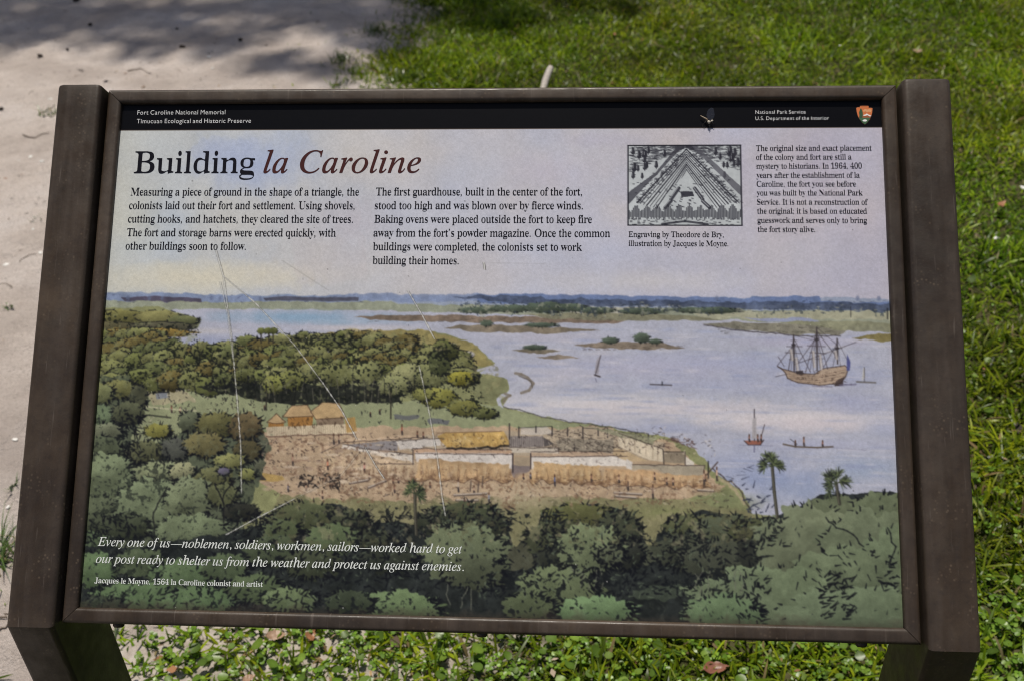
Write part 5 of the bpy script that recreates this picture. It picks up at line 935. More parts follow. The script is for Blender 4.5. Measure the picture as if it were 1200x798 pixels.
'.': [250, [181, 45, 173, 17, 153, -3, 125, -11, 97, -3, 77, 17, 69, 45, 77, 73, 97, 93, 125, 101, 153, 93, 173, 73]],
',': [250, [92, 5, 75, 25, 69, 50, 75, 75, 92, 95, 116, 105, 142, 103, 165, 90, 178, 67, 180, 41, 175, -10, 140, -70, 75, -115, 63, -100, 105, -55, 125, -5]],
';': [270, [97, 5, 80, 25, 74, 50, 80, 75, 97, 95, 121, 105, 147, 103, 170, 90, 183, 67, 185, 41, 180, -10, 145, -70, 80, -115, 68, -100, 110, -55, 130, -5], [191, 400, 183, 372, 163, 352, 135, 344, 107, 352, 87, 372, 79, 400, 87, 428, 107, 448, 135, 456, 163, 448, 183, 428]],
"'": [230, [87, 585, 70, 605, 64, 630, 70, 655, 87, 675, 111, 685, 137, 683, 160, 670, 173, 647, 175, 621, 170, 570, 135, 510, 70, 465, 58, 480, 100, 525, 120, 575]],
'-': [1000, [20, 215, 20, 258, 980, 258, 980, 215]],
}
GLYPHS['I'] = {
'C': [701, [34, 266, 37, 310, 49, 368, 65, 412, 93, 468, 128, 520, 170, 569, 217, 611, 255, 639, 309, 670, 350, 688, 435, 708, 478, 710, 528, 706, 641, 678, 658, 684, 673, 703, 700, 703, 657, 492, 628, 492, 629, 540, 624, 577, 611, 608, 586, 641, 559, 657, 527, 668, 488, 671, 440, 666, 404, 655, 357, 632, 313, 600, 282, 570, 245, 525, 220, 487, 193, 432, 178, 387, 167, 340, 161, 293, 161, 239, 165, 199, 173, 164, 186, 132, 202, 104, 223, 80, 259, 53, 302, 36, 352, 31, 403, 36, 453, 51, 501, 76, 547, 110, 594, 157, 619, 136, 565, 79, 511, 36, 440, 0, 359, -17, 308, -18, 258, -13, 185, 10, 147, 31, 113, 58, 70, 115, 57, 142, 43, 185]],
'E': [676, [-55, -3, -48, 23, -8, 26, 16, 34, 32, 48, 46, 73, 183, 574, 192, 621, 188, 644, 179, 655, 165, 662, 116, 669, 123, 695, 660, 695, 629, 539, 605, 539, 602, 586, 594, 615, 579, 634, 560, 644, 495, 654, 369, 655, 334, 651, 316, 640, 299, 601, 242, 390, 349, 391, 405, 401, 428, 412, 446, 428, 464, 458, 475, 488, 502, 488, 430, 237, 404, 237, 408, 271, 406, 307, 399, 329, 389, 340, 345, 349, 232, 350, 162, 84, 160, 66, 165, 52, 175, 45, 195, 40, 324, 39, 408, 50, 447, 64, 490, 90, 533, 133, 573, 193, 601, 193, 526, -3]],
'a': [509, [-14, 96, -5, 178, 10, 229, 32, 279, 81, 356, 145, 422, 201, 458, 244, 471, 285, 473, 317, 465, 339, 446, 347, 428, 346, 423, 356, 463, 440, 463, 343, 115, 334, 66, 336, 59, 342, 56, 360, 61, 381, 78, 419, 123, 439, 107, 390, 44, 360, 15, 318, -10, 291, -15, 262, -7, 250, 9, 246, 34, 252, 72, 274, 154, 287, 173, 232, 91, 190, 42, 150, 8, 107, -11, 58, -14, 37, -8, 20, 3, 5, 20, -6, 41], [83, 109, 87, 79, 97, 61, 114, 53, 135, 54, 159, 66, 185, 88, 239, 154, 285, 238, 315, 327, 321, 368, 320, 405, 314, 421, 299, 437, 266, 442, 231, 430, 196, 403, 162, 361, 133, 308, 105, 235, 88, 165]],
'b': [507, [-11, 54, 132, 626, 134, 653, 130, 666, 113, 674, 70, 675, 77, 699, 139, 705, 218, 726, 240, 727, 245, 723, 246, 716, 157, 378, 165, 394, 196, 425, 229, 449, 264, 465, 300, 473, 330, 474, 365, 467, 385, 459, 404, 448, 428, 425, 440, 406, 453, 374, 459, 337, 458, 300, 441, 227, 407, 157, 357, 94, 295, 42, 224, 4, 187, -8, 148, -14, 110, -15, 68, -10, 41, -2, 13, 15, -5, 33], [78, 57, 83, 37, 100, 24, 129, 17, 174, 21, 206, 33, 237, 53, 267, 80, 294, 113, 317, 150, 337, 193, 351, 235, 362, 289, 363, 324, 357, 358, 344, 386, 324, 406, 292, 418, 250, 415, 207, 392, 176, 357, 149, 309, 132, 264, 85, 98]],
'c': [444, [-5, 162, 4, 232, 18, 271, 37, 310, 83, 372, 141, 422, 207, 458, 251, 470, 282, 474, 315, 473, 347, 466, 373, 452, 391, 432, 401, 403, 396, 368, 377, 345, 352, 337, 331, 339, 317, 344, 308, 353, 302, 365, 302, 392, 323, 429, 320, 437, 300, 442, 273, 440, 224, 422, 187, 392, 154, 353, 127, 304, 106, 250, 93, 185, 94, 128, 108, 84, 122, 64, 139, 49, 174, 37, 212, 40, 242, 51, 273, 68, 339, 126, 360, 105, 317, 61, 275, 28, 212, -4, 169, -14, 121, -13, 73, 2, 44, 23, 15, 64, 1, 101]],
'd': [528, [-17, 109, -7, 181, 9, 226, 29, 271, 77, 346, 136, 409, 194, 451, 223, 463, 258, 472, 298, 474, 328, 468, 351, 457, 360, 443, 404, 625, 406, 652, 402, 665, 393, 670, 342, 674, 349, 699, 419, 707, 497, 727, 514, 725, 517, 715, 515, 699, 352, 74, 357, 53, 368, 48, 382, 51, 412, 74, 455, 124, 478, 107, 440, 61, 394, 15, 359, -8, 323, -15, 304, -13, 288, -6, 273, 12, 268, 48, 275, 92, 291, 151, 303, 165, 241, 73, 191, 21, 159, 1, 137, -8, 103, -15, 72, -14, 31, 1, 6, 25, -10, 57], [80, 116, 84, 86, 95, 63, 112, 49, 135, 44, 160, 50, 181, 62, 209, 88, 237, 121, 269, 169, 292, 213, 330, 313, 339, 355, 340, 397, 335, 419, 320, 437, 303, 443, 286, 444, 248, 432, 209, 406, 171, 365, 138, 312, 103, 230, 86, 169]],
'e': [428, [-10, 147, 0, 216, 14, 257, 34, 297, 80, 363, 139, 418, 205, 456, 248, 470, 277, 474, 309, 473, 339, 467, 357, 458, 376, 440, 384, 423, 388, 403, 381, 358, 360, 323, 327, 290, 279, 260, 241, 244, 173, 223, 94, 209, 88, 154, 92, 108, 102, 78, 120, 58, 131, 50, 160, 42, 205, 44, 234, 54, 264, 70, 329, 125, 349, 106, 308, 61, 278, 35, 236, 10, 181, -8, 119, -13, 73, -3, 36, 21, 9, 57, -4, 92], [101, 239, 150, 249, 198, 266, 224, 281, 257, 308, 281, 337, 295, 369, 300, 411, 292, 432, 274, 441, 244, 437, 219, 424, 187, 397, 156, 359, 134, 322]],
'f': [296, [-140, -173, -136, -150, -125, -134, -107, -126, -86, -127, -71, -135, -63, -149, -62, -167, -69, -186, -67, -195, -57, -197, -43, -191, -30, -179, -19, -160, 6, -83, 101, 418, 5, 418, 15, 456, 109, 456, 131, 548, 151, 601, 187, 659, 232, 700, 268, 719, 307, 727, 344, 726, 377, 714, 401, 693, 413, 665, 412, 636, 406, 622, 395, 613, 362, 605, 341, 609, 331, 616, 325, 626, 321, 647, 328, 682, 323, 690, 312, 695, 296, 694, 276, 684, 259, 665, 244, 635, 231, 594, 201, 456, 318, 456, 311, 418, 193, 418, 144, 174, 114, 47, 78, -68, 42, -148, 20, -180, -4, -205, -30, -222, -58, -230, -89, -230, -117, -217, -135, -196]],
'g': [426, [-81, -111, -76, -77, -69, -61, -48, -30, -16, -1, 45, 36, 13, 61, 5, 79, 6, 93, 21, 118, 81, 179, 47, 204, 23, 237, 14, 262, 11, 300, 16, 329, 25, 356, 59, 407, 90, 434, 127, 456, 158, 468, 202, 476, 265, 473, 363, 443, 435, 443, 435, 393, 367, 393, 373, 352, 366, 302, 344, 257, 311, 219, 268, 190, 229, 175, 175, 166, 123, 169, 105, 152, 95, 136, 97, 121, 111, 107, 261, 48, 299, 24, 320, 1, 334, -37, 333, -89, 321, -125, 293, -164, 251, -195, 187, -221, 122, -230, 49, -228, -2, -215, -42, -191, -64, -167, -73, -150], [103, 271, 106, 243, 113, 222, 126, 207, 143, 198, 166, 195, 189, 199, 206, 207, 227, 224, 245, 248, 260, 276, 277, 335, 278, 392, 272, 414, 260, 431, 234, 445, 208, 446, 180, 435, 159, 417, 135, 387, 117, 349, 106, 307], [-10, -95, -5, -131, 1, -146, 20, -169, 49, -185, 67, -190, 112, -194, 165, -190, 187, -184, 222, -168, 235, -156, 252, -127, 258, -89, 255, -72, 247, -56, 215, -29, 161, -3, 79, 24, 34, -8, 12, -32, -2, -56]],
'h': [599, [32, -3, 172, 666, 169, 687, 156, 704, 131, 713, 93, 715, 104, 763, 296, 763, 217, 413, 221, 413, 254, 460, 290, 499, 327, 526, 347, 536, 387, 547, 429, 547, 464, 538, 491, 519, 501, 507, 515, 475, 519, 427, 507, 353, 468, 171, 462, 120, 463, 84, 473, 63, 493, 56, 522, 62, 558, 80, 580, 46, 527, 8, 489, -8, 465, -12, 436, -12, 407, -3, 389, 10, 370, 34, 359, 72, 361, 134, 372, 200, 409, 373, 415, 422, 411, 451, 400, 469, 381, 477, 362, 477, 340, 471, 318, 460, 284, 430, 250, 388, 214, 327, 191, 269, 133, -3]],
'i': [264, [127, 637, 131, 657, 144, 675, 161, 688, 182, 692, 203, 688, 221, 676, 234, 658, 238, 637, 234, 616, 222, 598, 204, 587, 182, 583, 162, 587, 144, 599, 131, 616], [-4, 43, 13, 129, 85, 391, 82, 408, 72, 418, 54, 423, 21, 425, 27, 448, 122, 461, 180, 474, 191, 473, 198, 464, 198, 449, 98, 116, 90, 72, 96, 55, 112, 52, 133, 63, 150, 78, 193, 130, 213, 110, 177, 64, 144, 30, 112, 5, 80, -10, 39, -14, 15, -6, 1, 14]],
'k': [505, [-25, -3, 153, 633, 153, 657, 146, 669, 126, 674, 87, 675, 95, 700, 177, 712, 239, 727, 258, 727, 265, 716, 262, 700, 130, 239, 297, 367, 330, 399, 338, 413, 335, 425, 318, 433, 288, 435, 299, 458, 507, 458, 500, 434, 461, 429, 411, 406, 249, 286, 326, 101, 351, 63, 369, 56, 388, 62, 418, 87, 448, 123, 468, 102, 429, 50, 384, 9, 343, -11, 324, -14, 302, -10, 279, 7, 257, 45, 177, 234, 119, 190, 64, -3]],
'l': [257, [-7, 39, 16, 149, 146, 633, 146, 656, 140, 669, 122, 677, 83, 680, 85, 704, 250, 727, 259, 718, 254, 692, 97, 124, 87, 76, 91, 59, 106, 55, 140, 79, 182, 126, 203, 107, 167, 62, 134, 29, 102, 5, 73, -9, 42, -14, 17, -7, -2, 14]],
'm': [819, [-24, -3, 70, 316, 87, 385, 85, 405, 76, 415, 54, 422, 20, 425, 26, 449, 104, 457, 181, 474, 196, 468, 198, 459, 195, 444, 139, 269, 161, 305, 190, 340, 245, 398, 297, 440, 346, 465, 392, 473, 415, 471, 440, 458, 450, 443, 456, 412, 453, 384, 427, 279, 448, 313, 500, 376, 550, 423, 574, 441, 622, 465, 668, 473, 700, 467, 722, 450, 731, 422, 729, 380, 653, 96, 649, 70, 651, 61, 658, 56, 669, 56, 681, 61, 705, 83, 743, 134, 762, 113, 716, 48, 671, 6, 625, -13, 591, -12, 569, 1, 561, 16, 557, 35, 557, 65, 564, 101, 635, 363, 637, 384, 633, 397, 625, 404, 612, 406, 581, 397, 542, 370, 501, 328, 459, 271, 426, 215, 393, 146, 366, 75, 343, -3, 256, -3, 356, 340, 360, 392, 353, 402, 338, 406, 305, 395, 266, 368, 215, 320, 178, 273, 147, 221, 121, 165, 63, -3]],
'n': [542, [-23, -3, 78, 338, 88, 382, 86, 403, 77, 414, 56, 420, 21, 421, 26, 445, 116, 457, 189, 474, 201, 470, 202, 458, 142, 269, 165, 305, 223, 372, 264, 410, 303, 439, 351, 464, 382, 471, 414, 470, 438, 457, 448, 443, 453, 425, 450, 374, 377, 114, 369, 69, 372, 60, 380, 54, 391, 54, 403, 60, 433, 93, 463, 139, 485, 124, 440, 52, 409, 19, 363, -10, 326, -16, 309, -12, 295, -4, 284, 9, 278, 26, 277, 48, 284, 82, 355, 363, 357, 384, 353, 396, 346, 404, 331, 406, 298, 393, 256, 360, 207, 307, 167, 252, 134, 195, 111, 142, 66, -3]],
'o': [522, [-10, 152, -8, 187, 3, 232, 22, 278, 48, 321, 80, 361, 116, 397, 157, 427, 189, 446, 233, 464, 266, 471, 300, 474, 344, 470, 383, 458, 405, 445, 434, 419, 454, 387, 469, 336, 470, 287, 460, 235, 440, 184, 404, 125, 367, 81, 324, 44, 276, 15, 217, -8, 172, -15, 114, -11, 77, 1, 45, 22, 12, 60, -3, 96], [87, 124, 91, 87, 101, 58, 118, 37, 147, 22, 184, 21, 214, 31, 245, 50, 280, 85, 305, 119, 333, 169, 354, 221, 369, 276, 375, 327, 372, 375, 362, 405, 346, 425, 323, 438, 310, 441, 266, 438, 228, 420, 181, 377, 148, 329, 113, 256, 95, 196]],
'p': [507, [-148, -225, -141, -201, -99, -196, -72, -182, -57, -158, -47, -128, 85, 385, 83, 404, 75, 415, 19, 422, 26, 446, 113, 457, 175, 472, 192, 471, 198, 464, 197, 451, 171, 377, 197, 410, 230, 438, 265, 458, 301, 470, 337, 474, 369, 471, 398, 461, 421, 444, 446, 412, 457, 383, 462, 348, 460, 300, 449, 251, 430, 202, 405, 155, 374, 111, 338, 71, 309, 46, 266, 17, 232, 1, 197, -9, 150, -14, 106, -9, 77, 3, 38, -172, 44, -186, 58, -196, 119, -202, 112, -225], [97, 59, 102, 37, 115, 24, 150, 17, 182, 22, 205, 31, 236, 52, 265, 81, 291, 115, 315, 154, 339, 207, 353, 251, 362, 296, 365, 339, 362, 369, 353, 392, 335, 412, 303, 423, 278, 421, 259, 415, 223, 392, 189, 353, 161, 302, 144, 257, 102, 93]],
'r': [333, [-24, -3, 67, 322, 78, 377, 78, 398, 70, 411, 49, 417, 14, 420, 19, 445, 172, 474, 188, 469, 189, 457, 130, 269, 195, 373, 250, 440, 281, 465, 295, 472, 317, 473, 338, 465, 352, 446, 357, 421, 353, 395, 340, 374, 317, 358, 287, 356, 263, 369, 250, 395, 208, 340, 165, 271, 109, 148, 64, -3]],
's': [370, [-38, -9, -14, 161, 10, 160, 16, 108, 29, 69, 50, 41, 75, 24, 113, 18, 142, 26, 165, 46, 179, 74, 183, 109, 172, 145, 84, 268, 60, 320, 55, 345, 56, 374, 64, 402, 78, 426, 115, 457, 152, 471, 213, 472, 288, 453, 302, 457, 307, 471, 333, 471, 311, 316, 288, 316, 273, 382, 257, 412, 236, 431, 209, 441, 176, 439, 155, 426, 140, 401, 140, 375, 152, 346, 234, 232, 266, 167, 271, 137, 268, 101, 258, 72, 242, 45, 203, 9, 174, -5, 150, -12, 85, -13, 9, 6, -4, 3, -10, -9]],
't': [278, [-3, 39, 3, 82, 93, 418, 24, 418, 30, 444, 68, 456, 119, 488, 152, 521, 200, 587, 230, 587, 192, 456, 277, 456, 267, 418, 182, 418, 100, 109, 93, 70, 98, 52, 107, 49, 116, 52, 144, 74, 185, 123, 205, 101, 172, 58, 141, 26, 110, 4, 79, -10, 39, -14, 16, -6, 2, 12]],
'u': [542, [2, 56, 14, 135, 73, 346, 79, 387, 78, 405, 70, 418, 50, 423, 15, 425, 20, 449, 175, 474, 189, 472, 194, 466, 191, 443, 94, 98, 92, 74, 96, 61, 104, 54, 118, 51, 153, 62, 190, 90, 236, 141, 276, 196, 313, 261, 340, 319, 368, 396, 386, 463, 472, 463, 381, 127, 371, 70, 373, 60, 379, 53, 399, 54, 428, 78, 468, 130, 488, 111, 442, 46, 411, 16, 364, -10, 331, -15, 312, -13, 297, -6, 282, 12, 277, 46, 284, 93, 330, 226, 272, 139, 217, 72, 167, 24, 130, 0, 80, -14, 56, -14, 35, -8, 23, 0, 10, 17]],
'v': [442, [-14, 423, -8, 448, 108, 472, 119, 473, 131, 464, 139, 440, 149, 377, 166, 93, 285, 232, 329, 296, 349, 336, 354, 351, 352, 363, 318, 401, 309, 417, 308, 437, 314, 454, 334, 471, 367, 474, 389, 463, 406, 436, 410, 409, 403, 367, 383, 318, 348, 261, 272, 162, 114, -15, 87, -15, 68, 295, 55, 378, 46, 399, 30, 416, 13, 422]],
'w': [664, [-9, 427, -7, 450, 111, 474, 126, 472, 131, 465, 138, 438, 144, 366, 148, 142, 353, 475, 376, 475, 412, 111, 521, 247, 547, 284, 567, 323, 575, 359, 547, 396, 538, 413, 537, 435, 544, 456, 558, 468, 571, 473, 587, 474, 603, 469, 616, 459, 626, 443, 633, 407, 622, 352, 602, 308, 573, 258, 510, 172, 360, -15, 338, -15, 303, 323, 92, -15, 68, -15, 61, 291, 54, 367, 45, 398, 31, 417, 12, 426]],
'y': [402, [-119, -186, -111, -161, -87, -145, -63, -144, -17, -159, 5, -150, 39, -112, 114, -9, 39, 362, 28, 390, 10, 412, -12, 422, -41, 425, -36, 448, 8, 454, 86, 474, 98, 473, 106, 465, 116, 441, 130, 385, 184, 91, 289, 268, 317, 331, 319, 352, 314, 369, 274, 407, 270, 429, 273, 447, 287, 463, 303, 471, 328, 472, 349, 464, 370, 438, 375, 406, 369, 364, 352, 314, 325, 256, 264, 150, 125, -62, 39, -165, 0, -201, -31, -222, -60, -231, -91, -227, -112, -211]],
}
GLYPHS['S'] = {
'.': [269, [53, 51, 56, 33, 69, 11, 91, -3, 109, -6, 127, -3, 149, 11, 162, 33, 165, 51, 162, 69, 149, 91, 127, 105, 109, 108, 91, 105, 69, 91, 56, 69]],
'C': [758, [52, 331, 55, 287, 66, 242, 83, 196, 107, 151, 139, 109, 178, 72, 226, 40, 281, 15, 344, 0, 416, -6, 476, -3, 529, 5, 577, 18, 641, 44, 659, 53, 659, 153, 618, 128, 545, 98, 497, 85, 449, 79, 377, 81, 332, 90, 291, 105, 255, 126, 223, 151, 196, 181, 174, 215, 158, 253, 148, 295, 145, 340, 148, 384, 159, 426, 175, 464, 197, 498, 224, 529, 256, 555, 292, 576, 332, 591, 375, 601, 421, 604, 468, 601, 515, 593, 561, 579, 609, 559, 652, 535, 652, 633, 601, 653, 529, 675, 443, 687, 359, 684, 301, 671, 247, 650, 199, 622, 156, 587, 120, 546, 91, 499, 70, 447, 57, 391]],
'D': [800, [80, 679, 80, 3, 342, 3, 406, 8, 465, 22, 518, 43, 564, 72, 605, 107, 638, 147, 665, 192, 684, 239, 696, 289, 700, 341, 697, 389, 687, 437, 670, 484, 645, 529, 614, 570, 575, 606, 529, 636, 474, 659, 412, 674, 341, 679], [170, 597, 325, 597, 380, 594, 428, 584, 471, 568, 508, 547, 538, 521, 563, 491, 583, 457, 596, 421, 604, 382, 607, 341, 600, 282, 574, 214, 553, 181, 525, 151, 489, 124, 445, 103, 392, 90, 330, 85, 170, 85]],
'E': [550, [79, 679, 79, 3, 467, 3, 467, 85, 169, 85, 169, 303, 448, 303, 448, 385, 169, 385, 169, 597, 458, 597, 458, 679]],
'F': [519, [80, 679, 80, 3, 170, 3, 170, 320, 436, 320, 436, 402, 170, 402, 170, 597, 436, 597, 436, 679]],
'H': [779, [79, 679, 79, 3, 169, 3, 169, 300, 559, 300, 559, 3, 649, 3, 649, 679, 559, 679, 559, 382, 169, 382, 169, 679]],
'I': [300, [80, 679, 80, 3, 170, 3, 170, 679]],
'M': [831, [77, 679, 77, 3, 167, 3, 167, 534, 175, 534, 385, 270, 397, 270, 607, 534, 615, 534, 615, 3, 705, 3, 705, 679, 620, 679, 391, 397, 163, 679]],
'N': [831, [78, 679, 78, 3, 162, 3, 163, 531, 624, 3, 702, 3, 702, 679, 618, 679, 617, 148, 150, 679]],
'P': [560, [74, 679, 74, 3, 164, 3, 164, 298, 314, 300, 354, 308, 388, 319, 417, 334, 442, 353, 461, 374, 477, 399, 494, 455, 494, 517, 478, 575, 463, 600, 445, 622, 421, 642, 394, 657, 362, 669, 325, 676], [164, 597, 308, 595, 330, 591, 365, 574, 387, 550, 402, 505, 402, 470, 397, 452, 381, 421, 355, 399, 320, 385, 279, 380, 164, 380]],
'S': [508, [44, 509, 52, 459, 74, 417, 106, 381, 146, 350, 274, 269, 307, 239, 330, 205, 339, 165, 329, 128, 311, 106, 283, 88, 266, 81, 224, 76, 184, 80, 126, 102, 73, 141, 47, 172, 48, 56, 81, 34, 116, 16, 153, 4, 193, -4, 266, -4, 296, 3, 347, 28, 387, 66, 413, 117, 422, 176, 414, 234, 392, 281, 359, 320, 320, 351, 192, 428, 159, 454, 136, 485, 127, 522, 132, 550, 148, 573, 187, 597, 220, 605, 268, 604, 316, 591, 367, 563, 396, 537, 395, 641, 338, 671, 278, 686, 211, 686, 149, 670, 99, 639, 65, 596, 46, 541]],
'T': [654, [21, 597, 257, 597, 257, 3, 347, 3, 347, 597, 583, 597, 583, 679, 21, 679]],
'U': [758, [65, 679, 65, 258, 69, 206, 81, 160, 99, 120, 123, 86, 152, 57, 185, 34, 222, 16, 261, 4, 303, -4, 345, -6, 402, -3, 453, 7, 498, 22, 537, 43, 570, 69, 597, 100, 617, 136, 632, 176, 641, 220, 644, 268, 644, 679, 554, 679, 554, 266, 549, 214, 535, 170, 510, 134, 488, 116, 461, 101, 410, 84, 347, 78, 280, 87, 236, 107, 197, 137, 181, 156, 168, 178, 161, 205, 155, 257, 155, 679]],
'a': [477, [30, 101, 35, 68, 59, 26, 85, 6, 118, -5, 148, -6, 184, 1, 220, 16, 259, 42, 276, 9, 296, -2, 314, -6, 354, -2, 407, 28, 407, 75, 390, 62, 368, 53, 354, 55, 345, 66, 341, 338, 325, 385, 297, 420, 279, 433, 235, 449, 165, 454, 131, 450, 100, 440, 73, 426, 39, 396, 38, 306, 45, 317, 73, 341, 117, 365, 162, 376, 207, 374, 241, 358, 254, 338, 261, 311, 262, 269, 137, 224, 78, 193, 49, 164, 39, 146], [112, 117, 120, 147, 142, 172, 192, 201, 262, 226, 262, 90, 246, 76, 206, 55, 180, 51, 158, 54, 139, 63, 125, 77, 115, 95]],
'c': [488, [45, 216, 48, 178, 56, 143, 69, 111, 86, 82, 108, 56, 133, 35, 162, 17, 195, 5, 231, -3, 269, -6, 342, 2, 399, 19, 399, 100, 342, 80, 296, 72, 257, 74, 209, 87, 171, 112, 144, 149, 130, 197, 128, 224, 130, 251, 143, 298, 167, 336, 202, 363, 245, 377, 292, 378, 340, 365, 389, 337, 389, 425, 330, 447, 278, 455, 224, 452, 189, 444, 157, 431, 129, 413, 104, 390, 83, 363, 67, 332, 55, 297, 48, 258]],
'd': [560, [48, 235, 50, 194, 58, 156, 69, 122, 86, 92, 106, 66, 130, 44, 158, 26, 189, 13, 224, 6, 447, 3, 447, 679, 366, 679, 366, 436, 294, 454, 230, 452, 196, 444, 164, 432, 135, 414, 110, 393, 88, 368, 71, 339, 59, 307, 51, 272], [131, 222, 133, 250, 146, 298, 172, 337, 208, 365, 253, 379, 279, 381, 321, 377, 366, 363, 366, 72, 243, 74, 195, 88, 177, 100, 150, 133, 135, 174]],
'e': [529, [45, 230, 54, 158, 81, 94, 101, 66, 124, 42, 152, 22, 184, 7, 220, -3, 259, -6, 301, -4, 372, 13, 434, 46, 434, 125, 377, 94, 330, 78, 281, 73, 233, 79, 193, 95, 176, 108, 149, 141, 131, 185, 125, 214, 442, 214, 433, 300, 423, 337, 408, 368, 390, 395, 368, 417, 344, 433, 316, 445, 285, 453, 251, 455, 216, 452, 183, 444, 153, 432, 126, 415, 102, 393, 83, 367, 67, 338, 55, 305, 48, 269], [127, 267, 139, 310, 157, 342, 169, 354, 197, 373, 214, 379, 253, 384, 289, 379, 305, 373, 331, 353, 341, 340, 356, 309, 362, 267]],
'f': [300, [13, 446, 13, 372, 76, 372, 76, 3, 157, 3, 157, 372, 238, 372, 238, 446, 157, 446, 160, 531, 170, 562, 178, 575, 202, 595, 235, 605, 256, 606, 293, 599, 292, 680, 252, 688, 215, 687, 183, 680, 143, 656, 104, 611, 86, 567, 77, 507, 76, 446]],
'g': [477, [4, -94, 14, -137, 41, -174, 84, -202, 140, -220, 207, -227, 245, -225, 310, -213, 361, -189, 395, -155, 413, -112, 415, -87, 405, -40, 387, -12, 357, 11, 338, 20, 219, 51, 172, 67, 155, 80, 148, 96, 152, 111, 163, 122, 179, 128, 290, 155, 312, 167, 337, 190, 363, 238, 371, 271, 372, 293, 366, 322, 357, 340, 322, 382, 417, 383, 417, 446, 236, 446, 170, 439, 117, 419, 77, 388, 53, 346, 46, 321, 44, 284, 50, 249, 63, 219, 78, 198, 105, 175, 143, 155, 143, 149, 98, 130, 84, 117, 73, 95, 74, 76, 82, 60, 121, 29, 73, 13, 30, -16, 13, -43], [116, 291, 121, 317, 143, 350, 180, 371, 209, 375, 237, 371, 273, 351, 295, 319, 300, 293, 296, 265, 275, 230, 239, 210, 210, 206, 179, 210, 142, 229, 120, 263], [80, -90, 85, -66, 110, -39, 152, -22, 186, -19, 243, -24, 299, -41, 326, -63, 334, -77, 337, -94, 331, -118, 324, -128, 302, -145, 252, -159, 209, -162, 145, -156, 114, -144, 93, -127, 86, -116]],
'h': [550, [65, 679, 65, 3, 146, 3, 146, 323, 183, 359, 205, 375, 227, 385, 262, 390, 293, 385, 319, 370, 338, 346, 350, 315, 354, 278, 354, 3, 435, 3, 433, 310, 428, 341, 407, 391, 393, 411, 356, 439, 334, 448, 286, 455, 257, 452, 215, 437, 177, 411, 154, 387, 146, 387, 146, 679]],
'i': [269, [69, 446, 69, 3, 150, 3, 150, 446], [61, 585, 64, 569, 75, 550, 95, 538, 110, 535, 125, 538, 145, 550, 156, 569, 159, 585, 156, 601, 145, 620, 125, 632, 110, 635, 95, 632, 75, 620, 64, 601]],
'k': [529, [160, 229, 382, 3, 493, 2, 263, 229, 453, 447, 356, 446], [66, 679, 66, 3, 147, 3, 147, 679]],
'l': [269, [69, 679, 69, 3, 150, 3, 150, 679]],
'm': [821, [63, 446, 63, 3, 144, 3, 144, 327, 178, 360, 199, 373, 222, 382, 260, 386, 287, 382, 310, 370, 329, 349, 341, 319, 345, 279, 345, 3, 426, 3, 426, 327, 479, 369, 510, 383, 530, 386, 560, 381, 587, 368, 608, 346, 622, 316, 627, 278, 627, 3, 708, 3, 706, 312, 701, 340, 682, 388, 652, 424, 633, 437, 589, 453, 563, 455, 527, 451, 496, 439, 467, 422, 412, 372, 390, 404, 367, 426, 340, 442, 311, 452, 267, 454, 230, 445, 191, 423, 145, 384, 144, 446]],
'n': [550, [65, 446, 65, 3, 146, 3, 146, 323, 183, 359, 205, 375, 227, 385, 262, 390, 293, 385, 319, 370, 338, 346, 350, 315, 354, 278, 354, 3, 435, 3, 433, 312, 418, 369, 391, 412, 374, 427, 333, 448, 310, 453, 271, 454, 243, 449, 215, 437, 177, 411, 154, 387, 146, 387, 146, 446]],
'o': [602, [40, 229, 43, 189, 51, 152, 65, 118, 83, 87, 106, 60, 132, 37, 163, 19, 197, 5, 233, -3, 273, -6, 314, -3, 352, 5, 387, 18, 418, 36, 446, 59, 469, 86, 487, 116, 501, 151, 509, 188, 512, 229, 509, 267, 500, 303, 487, 336, 468, 365, 445, 391, 417, 413, 386, 431, 351, 444, 314, 452, 273, 455, 234, 452, 198, 444, 164, 430, 134, 412, 107, 390, 84, 364, 65, 334, 52, 301, 43, 266], [123, 229, 130, 278, 139, 300, 165, 338, 202, 365, 223, 374, 272, 381, 323, 374, 346, 365, 385, 338, 412, 300, 421, 278, 429, 228, 422, 174, 413, 150, 387, 111, 348, 84, 325, 75, 272, 68, 223, 75, 201, 85, 164, 112, 138, 152, 130, 175]],
'p': [550, [61, 446, 61, -227, 142, -227, 142, 15, 211, -4, 274, -3, 310, 5, 342, 18, 371, 36, 397, 57, 419, 83, 436, 113, 449, 146, 457, 182, 460, 221, 457, 263, 450, 301, 437, 334, 419, 363, 396, 388, 369, 409, 336, 425, 299, 437, 258, 444], [142, 372, 227, 372, 280, 366, 323, 347, 353, 316, 363, 296, 376, 249, 375, 196, 370, 172, 350, 130, 319, 97, 299, 85, 255, 70, 221, 68, 178, 75, 142, 89]],
'r': [446, [73, 446, 73, 3, 154, 3, 155, 258, 160, 280, 175, 318, 200, 349, 214, 360, 248, 374, 267, 376, 308, 363, 349, 334, 392, 405, 362, 430, 331, 447, 300, 454, 266, 451, 241, 439, 216, 417, 190, 386, 162, 343, 154, 343, 154, 446]],
